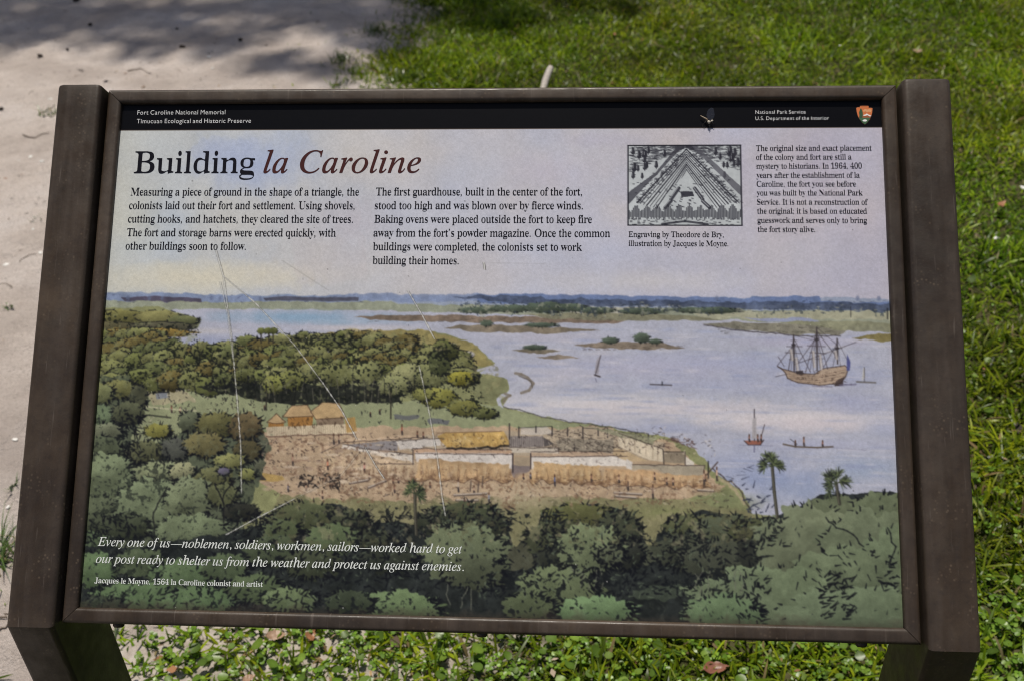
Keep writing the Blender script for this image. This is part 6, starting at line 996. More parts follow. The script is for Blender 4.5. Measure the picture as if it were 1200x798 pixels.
's': [435, [45, 123, 45, 34, 121, 3, 181, -6, 244, 0, 284, 17, 314, 44, 334, 80, 339, 101, 340, 136, 327, 172, 309, 195, 280, 219, 157, 301, 135, 325, 131, 339, 134, 354, 149, 371, 173, 381, 194, 383, 254, 372, 296, 353, 320, 338, 320, 419, 255, 446, 192, 455, 166, 454, 122, 443, 103, 434, 73, 410, 55, 377, 48, 336, 54, 303, 69, 275, 92, 250, 120, 228, 235, 157, 252, 139, 258, 120, 257, 110, 250, 94, 229, 76, 199, 67, 176, 67, 136, 75, 106, 87]],
't': [383, [4, 372, 82, 372, 83, 109, 95, 67, 118, 33, 151, 9, 173, 1, 224, -6, 276, 3, 328, 23, 328, 99, 302, 84, 271, 73, 241, 68, 213, 70, 195, 77, 179, 90, 167, 111, 163, 139, 163, 372, 305, 372, 305, 446, 163, 446, 164, 536, 4, 378]],
'u': [550, [64, 446, 66, 138, 80, 82, 106, 40, 124, 24, 165, 2, 189, -4, 228, -5, 255, 1, 296, 19, 351, 63, 352, 3, 433, 3, 433, 446, 352, 446, 352, 127, 332, 104, 301, 79, 266, 65, 241, 62, 207, 66, 180, 79, 160, 100, 149, 129, 145, 164, 145, 446]],
'v': [488, [9, 446, 209, -6, 233, -6, 428, 446, 342, 446, 221, 167, 97, 446]],
}
GLYPHS['T'] = {
'B': [604, [30, 650, 49, 650, 49, 681, 376, 679, 455, 667, 486, 656, 511, 642, 531, 624, 545, 603, 555, 579, 564, 522, 559, 476, 543, 437, 516, 405, 476, 381, 451, 372, 375, 368, 458, 363, 516, 340, 557, 309, 583, 270, 595, 222, 596, 178, 591, 143, 582, 112, 568, 84, 537, 49, 510, 30, 479, 16, 442, 5, 401, -1, 50, -3, 50, 29, 36, 30, 75, 35, 112, 50, 126, 64, 135, 93, 137, 557, 131, 604, 116, 628, 81, 643], [245, 378, 312, 379, 368, 389, 410, 408, 432, 429, 447, 472, 449, 540, 437, 591, 415, 618, 380, 635, 334, 643, 280, 638, 262, 633, 252, 625, 245, 589], [245, 97, 247, 74, 256, 57, 275, 47, 308, 40, 344, 39, 383, 45, 417, 57, 443, 75, 455, 91, 467, 122, 474, 191, 471, 236, 464, 261, 454, 282, 440, 300, 410, 319, 358, 335, 311, 341, 245, 341]],
'u': [503, [25, 435, 43, 435, 43, 465, 185, 465, 187, 96, 197, 77, 214, 65, 244, 57, 275, 56, 318, 67, 366, 99, 364, 395, 359, 410, 350, 420, 327, 429, 291, 435, 308, 435, 308, 465, 456, 465, 457, 86, 463, 68, 474, 60, 527, 47, 510, 47, 510, 16, 518, 16, 462, 11, 400, -1, 356, -11, 366, -19, 356, 54, 314, 51, 278, 11, 231, -13, 183, -18, 163, -14, 139, -3, 123, 16, 110, 42, 96, 100, 91, 399, 86, 412, 77, 422, 54, 430]],
'i': [240, [101, 614, 108, 655, 127, 685, 141, 692, 154, 693, 166, 689, 179, 678, 194, 650, 199, 607, 190, 568, 172, 544, 158, 537, 146, 536, 124, 547, 108, 573], [36, 27, 66, 33, 91, 42, 101, 56, 104, 83, 101, 405, 91, 422, 38, 434, 57, 434, 56, 465, 195, 465, 196, 66, 201, 49, 209, 41, 259, 27, 242, 27, 242, -3, 53, -3, 53, 27]],
'l': [242, [36, 27, 66, 33, 91, 42, 101, 56, 104, 83, 103, 610, 99, 628, 92, 637, 71, 645, 38, 651, 56, 651, 56, 681, 195, 681, 195, 72, 199, 53, 209, 41, 259, 27, 242, 27, 242, -3, 53, -3, 53, 27]],
'd': [496, [55, 219, 61, 292, 82, 366, 116, 423, 151, 456, 191, 474, 217, 477, 239, 475, 269, 462, 304, 430, 350, 423, 356, 613, 346, 630, 332, 638, 301, 647, 271, 651, 288, 651, 288, 681, 449, 681, 450, 92, 454, 72, 461, 62, 515, 45, 500, 44, 500, 13, 509, 13, 392, -2, 348, -12, 358, -19, 347, 52, 302, 42, 276, 9, 246, -11, 208, -18, 167, -10, 145, 2, 118, 26, 85, 77, 63, 143], [149, 228, 152, 161, 158, 120, 169, 88, 186, 66, 212, 52, 255, 45, 294, 52, 323, 68, 342, 86, 358, 113, 358, 360, 349, 377, 317, 402, 273, 414, 225, 411, 188, 393, 170, 371, 159, 339, 152, 297]],
'n': [512, [35, 27, 66, 32, 91, 42, 101, 56, 104, 77, 103, 394, 98, 411, 89, 421, 69, 429, 36, 435, 54, 435, 54, 465, 194, 465, 203, 404, 251, 414, 272, 439, 295, 458, 333, 474, 383, 475, 416, 462, 439, 436, 456, 397, 461, 373, 466, 315, 468, 61, 475, 46, 485, 38, 533, 27, 515, 27, 515, -3, 327, -3, 327, 27, 309, 27, 343, 32, 361, 41, 371, 54, 376, 83, 376, 331, 372, 364, 367, 379, 357, 389, 339, 396, 310, 401, 278, 399, 244, 388, 194, 349, 195, 66, 200, 49, 208, 40, 229, 32, 260, 27, 242, 27, 242, -3, 53, -3, 53, 27]],
'g': [432, [47, -111, 54, -74, 73, -52, 96, -40, 154, -38, 102, -34, 84, -19, 72, -3, 65, 15, 61, 45, 64, 74, 74, 100, 98, 129, 151, 162, 204, 164, 141, 171, 107, 194, 94, 207, 75, 238, 63, 275, 59, 325, 67, 369, 84, 407, 106, 432, 133, 453, 166, 467, 203, 475, 266, 475, 342, 456, 446, 456, 446, 396, 352, 396, 384, 392, 401, 355, 408, 314, 406, 277, 399, 245, 386, 217, 367, 192, 337, 169, 300, 155, 265, 150, 198, 151, 167, 145, 134, 126, 124, 106, 135, 91, 163, 81, 197, 76, 340, 71, 378, 63, 411, 46, 423, 32, 434, 8, 444, -46, 439, -96, 419, -143, 402, -162, 380, -178, 337, -197, 262, -210, 182, -211, 124, -202, 84, -184, 69, -171, 55, -151], [144, 314, 146, 268, 154, 232, 165, 212, 183, 199, 216, 189, 253, 189, 286, 199, 307, 218, 321, 268, 322, 350, 311, 403, 292, 425, 261, 436, 225, 439, 190, 432, 170, 420, 157, 403, 150, 380], [83, -108, 88, -122, 101, -135, 145, -158, 199, -168, 270, -169, 322, -163, 383, -144, 409, -124, 418, -98, 415, -85, 405, -74, 356, -58, 314, -54, 136, -54, 122, -58, 96, -78, 85, -95]],
}
GLYPHS['J'] = {
'l': [269, [-9, 39, 14, 149, 144, 634, 144, 656, 137, 670, 117, 677, 80, 679, 84, 705, 239, 729, 253, 727, 261, 716, 256, 692, 99, 124, 89, 76, 95, 57, 105, 56, 117, 61, 139, 79, 181, 128, 206, 107, 169, 61, 135, 28, 103, 4, 73, -10, 42, -15, 16, -8, -2, 9]],
'a': [521, [-16, 96, -6, 179, 8, 229, 30, 279, 79, 357, 144, 423, 200, 459, 244, 472, 286, 474, 318, 466, 340, 447, 349, 428, 346, 425, 355, 464, 443, 464, 345, 115, 336, 66, 342, 56, 359, 61, 419, 125, 442, 108, 391, 44, 361, 15, 318, -11, 291, -16, 261, -8, 248, 9, 244, 41, 253, 85, 272, 155, 289, 173, 234, 90, 192, 41, 151, 7, 108, -12, 58, -15, 37, -9, 18, 3, 3, 19, -8, 40], [85, 109, 89, 80, 99, 62, 115, 54, 135, 55, 158, 66, 184, 88, 237, 154, 283, 238, 314, 327, 320, 394, 313, 421, 298, 436, 266, 441, 232, 429, 197, 402, 164, 360, 135, 307, 107, 235, 90, 165]],
'C': [713, [32, 266, 35, 310, 47, 369, 63, 412, 91, 468, 127, 521, 169, 569, 216, 612, 254, 640, 308, 671, 350, 688, 435, 708, 478, 711, 528, 707, 641, 679, 656, 684, 671, 704, 702, 704, 659, 491, 626, 491, 627, 540, 622, 577, 610, 608, 584, 640, 558, 656, 526, 667, 488, 670, 440, 665, 405, 654, 358, 631, 314, 599, 283, 570, 246, 524, 222, 487, 195, 431, 180, 387, 169, 340, 163, 293, 163, 239, 167, 200, 175, 164, 187, 132, 204, 105, 224, 81, 260, 54, 303, 37, 352, 32, 403, 37, 452, 52, 500, 76, 545, 111, 594, 159, 621, 136, 566, 78, 512, 35, 440, -1, 360, -18, 308, -19, 258, -14, 184, 9, 145, 30, 112, 58, 93, 79, 68, 115, 55, 141, 41, 185]],
'r': [345, [-27, -4, 65, 322, 76, 377, 76, 397, 69, 410, 49, 416, 12, 419, 17, 445, 172, 475, 190, 470, 191, 457, 128, 269, 193, 373, 248, 441, 280, 466, 295, 473, 318, 474, 340, 465, 354, 447, 359, 421, 355, 395, 341, 373, 317, 357, 287, 355, 261, 368, 248, 395, 249, 391, 210, 339, 167, 271, 111, 148, 66, -4]],
'o': [534, [-12, 152, -10, 187, 1, 233, 21, 279, 47, 322, 78, 362, 115, 398, 155, 428, 188, 447, 232, 465, 266, 472, 300, 475, 344, 471, 383, 459, 406, 446, 435, 420, 456, 388, 471, 336, 472, 287, 462, 235, 442, 183, 406, 125, 368, 81, 325, 43, 277, 14, 218, -9, 172, -16, 114, -12, 76, 0, 44, 21, 11, 60, -5, 96], [89, 124, 92, 87, 103, 58, 124, 34, 147, 23, 183, 22, 214, 32, 243, 51, 278, 85, 303, 120, 331, 169, 352, 222, 367, 276, 373, 327, 370, 375, 360, 404, 345, 425, 323, 437, 309, 440, 266, 437, 220, 412, 183, 376, 150, 329, 115, 256, 97, 195]],
'i': [276, [125, 637, 129, 658, 142, 676, 161, 689, 182, 693, 204, 689, 223, 676, 236, 658, 240, 637, 236, 615, 223, 598, 204, 586, 182, 582, 161, 586, 142, 598, 129, 616], [-6, 43, 11, 129, 83, 391, 80, 408, 71, 417, 49, 423, 18, 424, 25, 449, 121, 462, 180, 475, 192, 474, 200, 464, 200, 449, 100, 116, 92, 72, 95, 60, 101, 53, 112, 53, 124, 58, 148, 79, 192, 131, 216, 110, 179, 63, 146, 29, 113, 4, 81, -11, 39, -15, 14, -6, -1, 14]],
'n': [554, [-26, -4, 76, 338, 86, 383, 84, 403, 76, 413, 56, 419, 19, 420, 24, 446, 116, 458, 189, 475, 203, 470, 204, 458, 143, 271, 148, 287, 207, 357, 249, 399, 302, 440, 350, 465, 382, 472, 414, 471, 440, 458, 450, 444, 455, 425, 452, 374, 379, 114, 371, 69, 373, 60, 380, 55, 390, 55, 402, 61, 423, 83, 462, 141, 488, 124, 441, 51, 411, 18, 364, -11, 326, -17, 308, -13, 293, -5, 282, 9, 276, 26, 275, 48, 282, 83, 353, 363, 352, 396, 346, 403, 332, 405, 299, 392, 258, 359, 209, 306, 168, 252, 136, 194, 113, 142, 68, -4]],
'e': [440, [-12, 147, -2, 217, 12, 258, 32, 298, 79, 364, 137, 419, 204, 457, 247, 471, 276, 475, 309, 474, 339, 468, 364, 455, 377, 441, 386, 423, 390, 403, 383, 358, 362, 322, 328, 289, 280, 259, 242, 243, 173, 222, 96, 208, 90, 151, 94, 108, 104, 79, 121, 58, 132, 51, 177, 42, 219, 49, 263, 71, 329, 127, 352, 106, 309, 60, 279, 34, 237, 9, 181, -9, 119, -14, 72, -3, 35, 20, 7, 57, -6, 91], [104, 240, 150, 250, 197, 267, 223, 282, 256, 308, 279, 338, 293, 370, 298, 411, 287, 434, 268, 440, 245, 436, 214, 419, 188, 396, 158, 358, 136, 321]],
}

# ------------------------------------------------------------------ the sign
sign = thing('information_sign', 'wide sloping information panel in a brown metal frame on two square legs', 'sign', (0, 0, 0))
PC = Vector(PANEL_C)
PM = Matrix(((1, 0, 0), (0, S45, -S45), (0, S45, S45)))
PMAT = Matrix.Translation(PC) @ PM.to_4x4()          # panel coordinates -> world
def pw(u, v, w): return PMAT @ Vector((u, v, w))
METAL = mat_metal()
def round_rect(w, d, r, n=5):
    """loop of (x, depth) around a tube section; depth 0 is the front face"""
    pts = []
    for cx, cy, a0 in ((w - r, r, -90), (w - r, d - r, 0), (r, d - r, 90), (r, r, 180)):
        for i in range(n):
            a = R(a0 + 90 * i / (n - 1)); pts.append((cx + r * math.cos(a), cy + r * math.sin(a)))
    return pts
W_POST, D_POST, Z_POST = .0535, .10, .007
Y_TOP, Y_BOT = .3145, -.3160
sec = round_rect(W_POST, D_POST, .0055)
nS = len(sec)
def post_objs(x0):
    # sloping side post: capped at the top, mitred at the bottom
    corner = pw(0, Y_BOT, Z_POST)
    V = []; F = []
    def ring(fn):
        k = len(V)
        for (a, d) in sec: V.append(fn(a, d))
        return k
    def shrink(a, d, s):
        return (W_POST / 2 + (a - W_POST / 2) * (1 - 2 * s / W_POST), D_POST / 2 + (d - D_POST / 2) * (1 - 2 * s / D_POST))
    def at(y, s=0.0):
        def f(a, d):
            a, d = shrink(a, d, s); return pw(x0 + a, y, Z_POST - d)
        return f
    rings = [ring(at(Y_TOP - .004, .0025)), ring(at(Y_TOP - .0007, .0022)), ring(at(Y_TOP - .0022, .0005)), ring(at(Y_TOP - .005))]
    rings = rings[1:]
    for y in np.linspace(Y_TOP - .03, -.20, 12): rings.append(ring(at(y)))
    rings.append(ring(lambda a, d: Vector((x0 + a, corner.y + d + .0, corner.z - d * .41421356))))
    for p, q in zip(rings[:-1], rings[1:]):
        for j in range(nS):
            k = (j + 1) % nS
            F.append((p + j, q + j, q + k, p + k))
    F.append(tuple(rings[0] + j for j in range(nS)))
    me = pymesh('side_post', V, F)
    o = link('side_post', me, METAL, sign)
    # upright leg
    V2 = []; F2 = []
    tops = []
    for (a, d) in sec: V2.append(Vector((x0 + a, corner.y + d, corner.z - d * .41421356)))
    zs = np.linspace(corner.z - .08, -.12, 10)
    for z in zs:
        for (a, d) in sec: V2.append(Vector((x0 + a, corner.y + d, z)))
    for r_ in range(len(zs)):
        for j in range(nS):
            k = (j + 1) % nS
            F2.append((r_ * nS + j, (r_ + 1) * nS + j, (r_ + 1) * nS + k, r_ * nS + k))
    l = link('leg', pymesh('leg', V2, F2), METAL, sign)
    for ob in (o, l):
        me = ob.data
        me.polygons.foreach_set('use_smooth', np.ones(len(me.polygons), bool))
        bm = bmesh.new(); bm.from_mesh(me); bmesh.ops.recalc_face_normals(bm, faces=bm.faces)
        bm.to_mesh(me); bm.free()
        me.set_sharp_from_angle(angle=R(38))
    return o, l
post_objs(-.5232)
post_objs(.5232 - W_POST)
# the four frame rails, mitred at the corners
XO, YO, WR, ZR, DR = .4662, .3118, .0168, -.0045, .034
prof = []
rr_ = .0042
for i in range(6):
    a = R(180 - 90 * i / 5); prof.append((rr_ + rr_ * math.cos(a), -rr_ + rr_ * math.sin(a)))
for i in range(6):
    a = R(90 - 90 * i / 5); prof.append((WR - rr_ + rr_ * math.cos(a), -rr_ + rr_ * math.sin(a)))
prof += [(WR, -DR), (0, -DR)]          # (distance in from the outer edge, height)
def rail(p0, p1, inward):
    """p0 -> p1 outer edge; the ends are cut at 45 degrees"""
    p0 = Vector(p0); p1 = Vector(p1); d = (p1 - p0).normalized(); inn = Vector(inward)
    V = []; F = []
    ts = [0, .02, .5, .98, 1]
    n = len(prof); gap = .0004
    for t in ts:
        for (s, h) in prof:
            a = p0 + d * (s + gap); b = p1 - d * (s + gap)
            q = a.lerp(b, t) + inn * s
            V.append(pw(q.x, q.y, ZR + h))
    for k in range(len(ts) - 1):
        for j in range(n):
            F.append((k * n + j, k * n + (j + 1) % n, (k + 1) * n + (j + 1) % n, (k + 1) * n + j))
    F.append(tuple(range(n))); F.append(tuple((len(ts) - 1) * n + j for j in range(n))[::-1])
    me = pymesh('frame_rail', V, F)
    bm = bmesh.new(); bm.from_mesh(me); bmesh.ops.recalc_face_normals(bm, faces=bm.faces); bm.to_mesh(me); bm.free()
    o = link('frame_rail', me, METAL, sign, True)
    me.set_sharp_from_angle(angle=R(40))
    return o
rail((-XO, YO), (XO, YO), (0, -1)); rail((XO, -YO), (-XO, -YO), (0, 1))
rail((-XO, -YO), (-XO, YO), (1, 0)); rail((XO, YO), (XO, -YO), (-1, 0))
# small bolts under the lower rail, and the cross bar that ties the posts behind the panel
def bar(name, a, b, wx, wy):
    a = Vector(a); b = Vector(b); V = []; F = []
    d = (b - a).normalized(); s = d.cross(Vector((0, 0, 1))).normalized() if abs(d.z) < .9 else Vector((1, 0, 0)); t = d.cross(s)
    for p in (a, b):
        for (i, j) in ((-1, -1), (1, -1), (1, 1), (-1, 1)): V.append(p + s * i * wx + t * j * wy)
    F = [(0, 1, 2, 3), (7, 6, 5, 4), (0, 4, 5, 1), (1, 5, 6, 2), (2, 6, 7, 3), (3, 7, 4, 0)]
    me = pymesh(name, V, F)
    bm = bmesh.new(); bm.from_mesh(me); bmesh.ops.recalc_face_normals(bm, faces=bm.faces)
    bmesh.ops.bevel(bm, geom=bm.edges[:], offset=.003, segments=2, affect='EDGES'); bm.to_mesh(me); bm.free()
    return link(name, me, METAL, sign, False)
for v in (-.16, .16):
    a = pw(-.4690, v, -.075); b = pw(.4690, v, -.075); bar('cross_bar', a, b, .02, .02)
def bolt(u):
    V = []; F = []
    for (r, dz) in ((.0062, 0), (.0062, -.003), (.0045, -.0048)):
        for j in range(12):
            t = 2 * math.pi * j / 12; V.append(pw(u + r * math.cos(t), -YO - .0002 + dz, -.022 + r * math.sin(t)))
    for k in range(2):
        for j in range(12): F.append((k * 12 + j, k * 12 + (j + 1) % 12, k * 12 + 12 + (j + 1) % 12, k * 12 + 12 + j))
    F.append(tuple(24 + j for j in range(12)))
    link('bolt', pymesh('bolt', V, F), METAL, sign, True)
for u in (-.408, 0.0, .408): bolt(u)

# printed sheet
def to_lin(c): return np.where(c <= .04045, c / 12.92, ((c + .055) / 1.055) ** 2.4)
def sheet_mesh():
    us = (np.arange(CW) + .5) / CW * BW - BW / 2; vs = BH / 2 - (np.arange(CH) + .5) / CH * BH
    U, Vv = np.meshgrid(us, vs)
    front = np.stack([U, Vv, np.full_like(U, ZB)], -1).reshape(-1, 3)
    i = (np.arange(CH - 1)[:, None] * CW + np.arange(CW - 1)[None]).ravel()
    quads = np.stack([i, i + CW, i + CW + 1, i + 1], 1)
    t = .004; n = len(front)
    cor = [0, (CH - 1) * CW, CH * CW - 1, CW - 1]
    back = front[cor] - np.array([0, 0, t])
    extra = [(cor[k], cor[(k + 1) % 4], n + (k + 1) % 4, n + k) for k in range(4)] + [(n, n + 1, n + 2, n + 3)]
    V = np.concatenate([front, back])
    me = npmesh('panel', V @ np.array(PM).T + PANEL_C, quads=np.concatenate([quads, np.array(extra)]))
    c = np.concatenate([to_lin(IMG.reshape(-1, 3)), np.full((4, 3), .02)])
    vcol(me, c, 'print'); return me
PRINT_GAIN = 1.0
PRINT = mat_attr('printed_panel', .3, .16, PRINT_GAIN, 'print', (55, .06, .0008))
panel = link('panel', sheet_mesh(), PRINT, sign, True)

# ------------------------------------------------------------------ lettering
from mathutils.geometry import tessellate_polygon
GCACHE = {}
def glyph(k):
    kind, ch = k[0], k[1]
    if ch not in GLYPHS[kind]: kind = 'R'
    k = kind + ch
    if k not in GCACHE:
        d = GLYPHS[kind][ch]
        loops = [[Vector((w[i] / 1000, w[i + 1] / 1000, 0)) for i in range(0, len(w), 2)] for w in d[1:]]
        # each outer contour with the holes inside it is filled on its own
        def area(l): return sum(l[i - 1].x * l[i].y - l[i].x * l[i - 1].y for i in range(len(l))) / 2
        def inside(p, l):
            c = False
            for i in range(len(l)):
                a, b = l[i - 1], l[i]
                if (a.y > p.y) != (b.y > p.y) and p.x < (b.x - a.x) * (p.y - a.y) / (b.y - a.y) + a.x: c = not c
            return c
        ar = [area(l) for l in loops]
        sg = max(ar, key=abs) > 0
        offs = [0]
        for l in loops: offs.append(offs[-1] + len(l))
        tri = []
        for i, l in enumerate(loops):
            if (ar[i] > 0) != sg: continue
            grp = [i] + [j for j in range(len(loops)) if (ar[j] > 0) != sg and inside(loops[j][0], l)]
            idx = [offs[j] + q for j in grp for q in range(len(loops[j]))]
            tri += [tuple(idx[q] for q in t) for t in tessellate_polygon([loops[j] for j in grp])]
        GCACHE[k] = (d[0] / 1000, [(p.x, p.y) for l in loops for p in l], tri)
    return GCACHE[k]
def text_width(kind, txt):
    w = 0
    for ch in txt:
        w += .245 if ch == ' ' else glyph(kind + ch)[0]
    return w
def lettering(name, kind, rows, cap, mat):
    """rows: (text, x start, x end, y start, y end) of each baseline in the photograph; cap: capital height there"""
    V = []; F = []
    for (txt, xa, xb, ya, yb) in rows:
        u0, v0 = trace(xa, ya); u1, v1 = trace(xb, yb)
        v = (v0 + v1) / 2
        _, va = trace((xa + xb) / 2, (ya + yb) / 2 - 10)
        em = cap * (va - v) / 10 / (.676 if kind != 'S' else .70)
        lead = min(p[0] for p in glyph(kind + txt[0])[1])
        last = glyph(kind + txt[-1]); tail = last[0] - max(p[0] for p in last[1])
        sx = (u1 - u0) / (text_width(kind, txt) - lead - tail)
        x = u0 - lead * sx
        for ch in txt:
            if ch == ' ': x += .245 * sx; continue
            adv, pts, tri = glyph(kind + ch)
            k = len(V)
            for (a, b) in pts: V.append(pw(x + a * sx, v + b * em, ZB + .0003))
            for t in tri: F.append((k + t[0], k + t[1], k + t[2]))
            x += adv * sx
    me = pymesh(name, V, F)
    bm = bmesh.new(); bm.from_mesh(me)
    nrm = PM @ Vector((0, 0, 1))
    bmesh.ops.recalc_face_normals(bm, faces=bm.faces)
    for f in bm.faces:
        if f.normal.dot(nrm) < 0: f.normal_flip()
    bm.to_mesh(me); bm.free()
    return link(name, me, mat, panel)
def srgb(c): return tuple(float(x) for x in to_lin(np.array(c) / 255.0))
BLACK_INK = mat_plain('black_ink', srgb((22, 21, 29)), .35, .12); BROWN_INK = mat_plain('brown_ink', srgb((70, 38, 37)), .35, .12)
WHITE_INK = mat_plain('white_ink', srgb((212, 212, 214)), .42, .3); PALE_INK = mat_plain('pale_ink', srgb((222, 226, 222)), .42, .3)
def label(o, t): o['label'] = t
label(lettering('header_text', 'S', [('Fort Caroline National Memorial', 161, 264, 134.9, 134.6), ('Timucuan Ecological and Historic Preserve', 160.3, 294, 145, 144.6)], 5.2, WHITE_INK), 'white park name at the left of the black band')
label(lettering('header_text', 'S', [('National Park Service', 885.3, 944, 134, 134), ('U.S. Department of the Interior', 885.3, 971.5, 141.2, 141.2)], 4.3, WHITE_INK), 'white agency name at the right of the black band')
label(lettering('title_text', 'T', [('Building', 156, 298, 203.4, 203.2)], 25.5, BLACK_INK), 'black upright word of the title')
label(lettering('title_text', 'J', [('la Caroline', 308.5, 493, 203, 203)], 25.5, BROWN_INK), 'brown italic words of the title')
label(lettering('paragraph_text', 'R', [('Measuring a piece of ground in the shape of a triangle, the', 153, 420.5, 229.6, 229.4), ('colonists laid out their fort and settlement. Using shovels,', 151, 415.5, 245.4, 245.4),
      ('cutting hooks, and hatchets, they cleared the site of trees.', 149.8, 413.5, 261.2, 261.3), ('The fort and storage barns were erected quickly, with', 148.5, 393.5, 277.2, 277.3), ('other buildings soon to follow.', 147, 288, 292.8, 293)], 9.0, BLACK_INK), 'first paragraph, under the title')
label(lettering('paragraph_text', 'R', [('The first guardhouse, built in the center of the fort,', 440.5, 682, 229.3, 229.4), ('stood too high and was blown over by fierce winds.', 439, 683, 245.4, 245.5), ('Baking ovens were placed outside the fort to keep fire', 438.6, 693.5, 261.4, 261.6),
      ("away from the fort's powder magazine. Once the common", 437.5, 715, 277.5, 277.9), ('buildings were completed, the colonists set to work', 437, 682, 293.5, 294), ('building their homes.', 436.5, 537.5, 309.6, 309.8)], 9.0, BLACK_INK), 'second paragraph, right of the first')
label(lettering('paragraph_text', 'R', [(t, a, b, y, y + .2) for t, a, b, y in (('The original size and exact placement', 886, 1021.5, 177.1), ('of the colony and fort are still a', 886, 998, 187.5), ('mystery to historians. In 1964, 400', 886.3, 1010, 198), ('years after the establishment of la', 886.4, 1007.5, 208.7),
      ('Caroline, the fort you see before', 886.6, 1003, 219), ('you was built by the National Park', 886.8, 1011, 229.4), ('Service. It is not a reconstruction of', 887.1, 1017, 240.1), ('the original; it is based on educated', 887.4, 1016, 250.7), ('guesswork and serves only to bring', 887.6, 1016, 261.5), ('the fort story alive.', 888, 955.2, 272.1))], 6.5, BLACK_INK), 'narrow third paragraph at the right')
label(lettering('caption_text', 'R', [('Engraving by Theodore de Bry,', 736.5, 848, 278, 278.2), ('illustration by Jacques le Moyne.', 736.5, 853.5, 288.5, 288.8)], 6.3, BLACK_INK), 'caption under the small engraving')
label(lettering('quotation_text', 'I', [('Every one of us-noblemen, soldiers, workmen, sailors-worked hard to get', 114.4, 541.5, 639.6, 647.6), ('our post ready to shelter us from the weather and protect us against enemies.', 112.3, 543.5, 659.2, 668.4)], 10.2, PALE_INK), 'white italic quotation over the painted trees')
label(lettering('credit_text', 'R', [('Jacques le Moyne, 1564 la Caroline colonist and artist', 110.8, 308, 683.2, 686.6)], 6.4, PALE_INK), 'small white credit line')

# arrowhead emblem at the right of the black band
def emblem():
    x0, y0, k = 1003.0, 123.0, 1 / 17.74
    V = []; F = []; C = []
    lay = [0]
    def add(pts, col):
        lay[0] += 1
        k0 = len(V); loop = []
        for (x, y) in pts:
            u, v = trace(990 + x / 17.74, 110 + y / 17.74); V.append(pw(u, v, ZB + .0002 + .00008 * lay[0])); C.append(srgb(col)); loop.append(Vector((u, v, 0)))
        for t in tessellate_polygon([loop]): F.append((k0 + t[0], k0 + t[1], k0 + t[2]))
    add([(228, 300), (262, 284), (305, 284), (302, 262), (320, 248), (400, 238), (485, 244), (502, 262), (500, 296), (545, 294), (582, 308), (574, 400), (556, 470), (520, 550), (470, 615), (416, 662), (360, 620), (300, 545), (262, 470), (240, 390)], (60, 36, 26))
    add([(238, 306), (266, 292), (314, 294), (312, 266), (330, 254), (400, 246), (478, 252), (494, 268), (492, 304), (545, 303), (573, 314), (566, 398), (548, 466), (514, 544), (464, 606), (416, 648), (366, 612), (308, 540), (270, 466), (248, 388)], (196, 110, 62))
    add([(376, 352), (420, 326), (470, 340), (520, 322), (556, 350), (540, 400), (500, 380), (460, 400), (420, 372), (392, 400)], (208, 150, 104))
    add([(372, 460), (400, 446), (430, 440), (454, 420), (482, 440), (512, 452), (548, 470), (520, 490), (440, 480)], (226, 222, 218))
    add([(376, 476), (420, 470), (470, 456), (510, 480), (540, 480), (524, 520), (380, 520)], (146, 84, 54))
    add([(296, 512), (340, 500), (400, 512), (470, 506), (522, 512), (500, 556), (462, 606), (416, 648), (366, 612), (312, 546)], (62, 96, 66))
    add([(296, 500), (300, 440), (292, 400), (306, 360), (318, 322), (336, 318), (352, 350), (368, 390), (372, 450), (364, 510), (330, 520)], (48, 78, 52))
    add([(360, 570), (384, 552), (416, 544), (450, 556), (460, 574), (430, 590), (390, 588)], (226, 226, 224))
    me = pymesh('emblem', V, F); vcol(me, np.array(C))
    bm = bmesh.new(); bm.from_mesh(me); nrm = PM @ Vector((0, 0, 1)); bm.normal_update()
    for f in bm.faces:
        if f.normal.dot(nrm) < 0: f.normal_flip()
    bm.to_mesh(me); bm.free()
    o = link('emblem', me, mat_attr('emblem_print', .42, .3), panel); label(o, 'brown arrowhead emblem with a tree, a mountain and a white animal')
emblem()

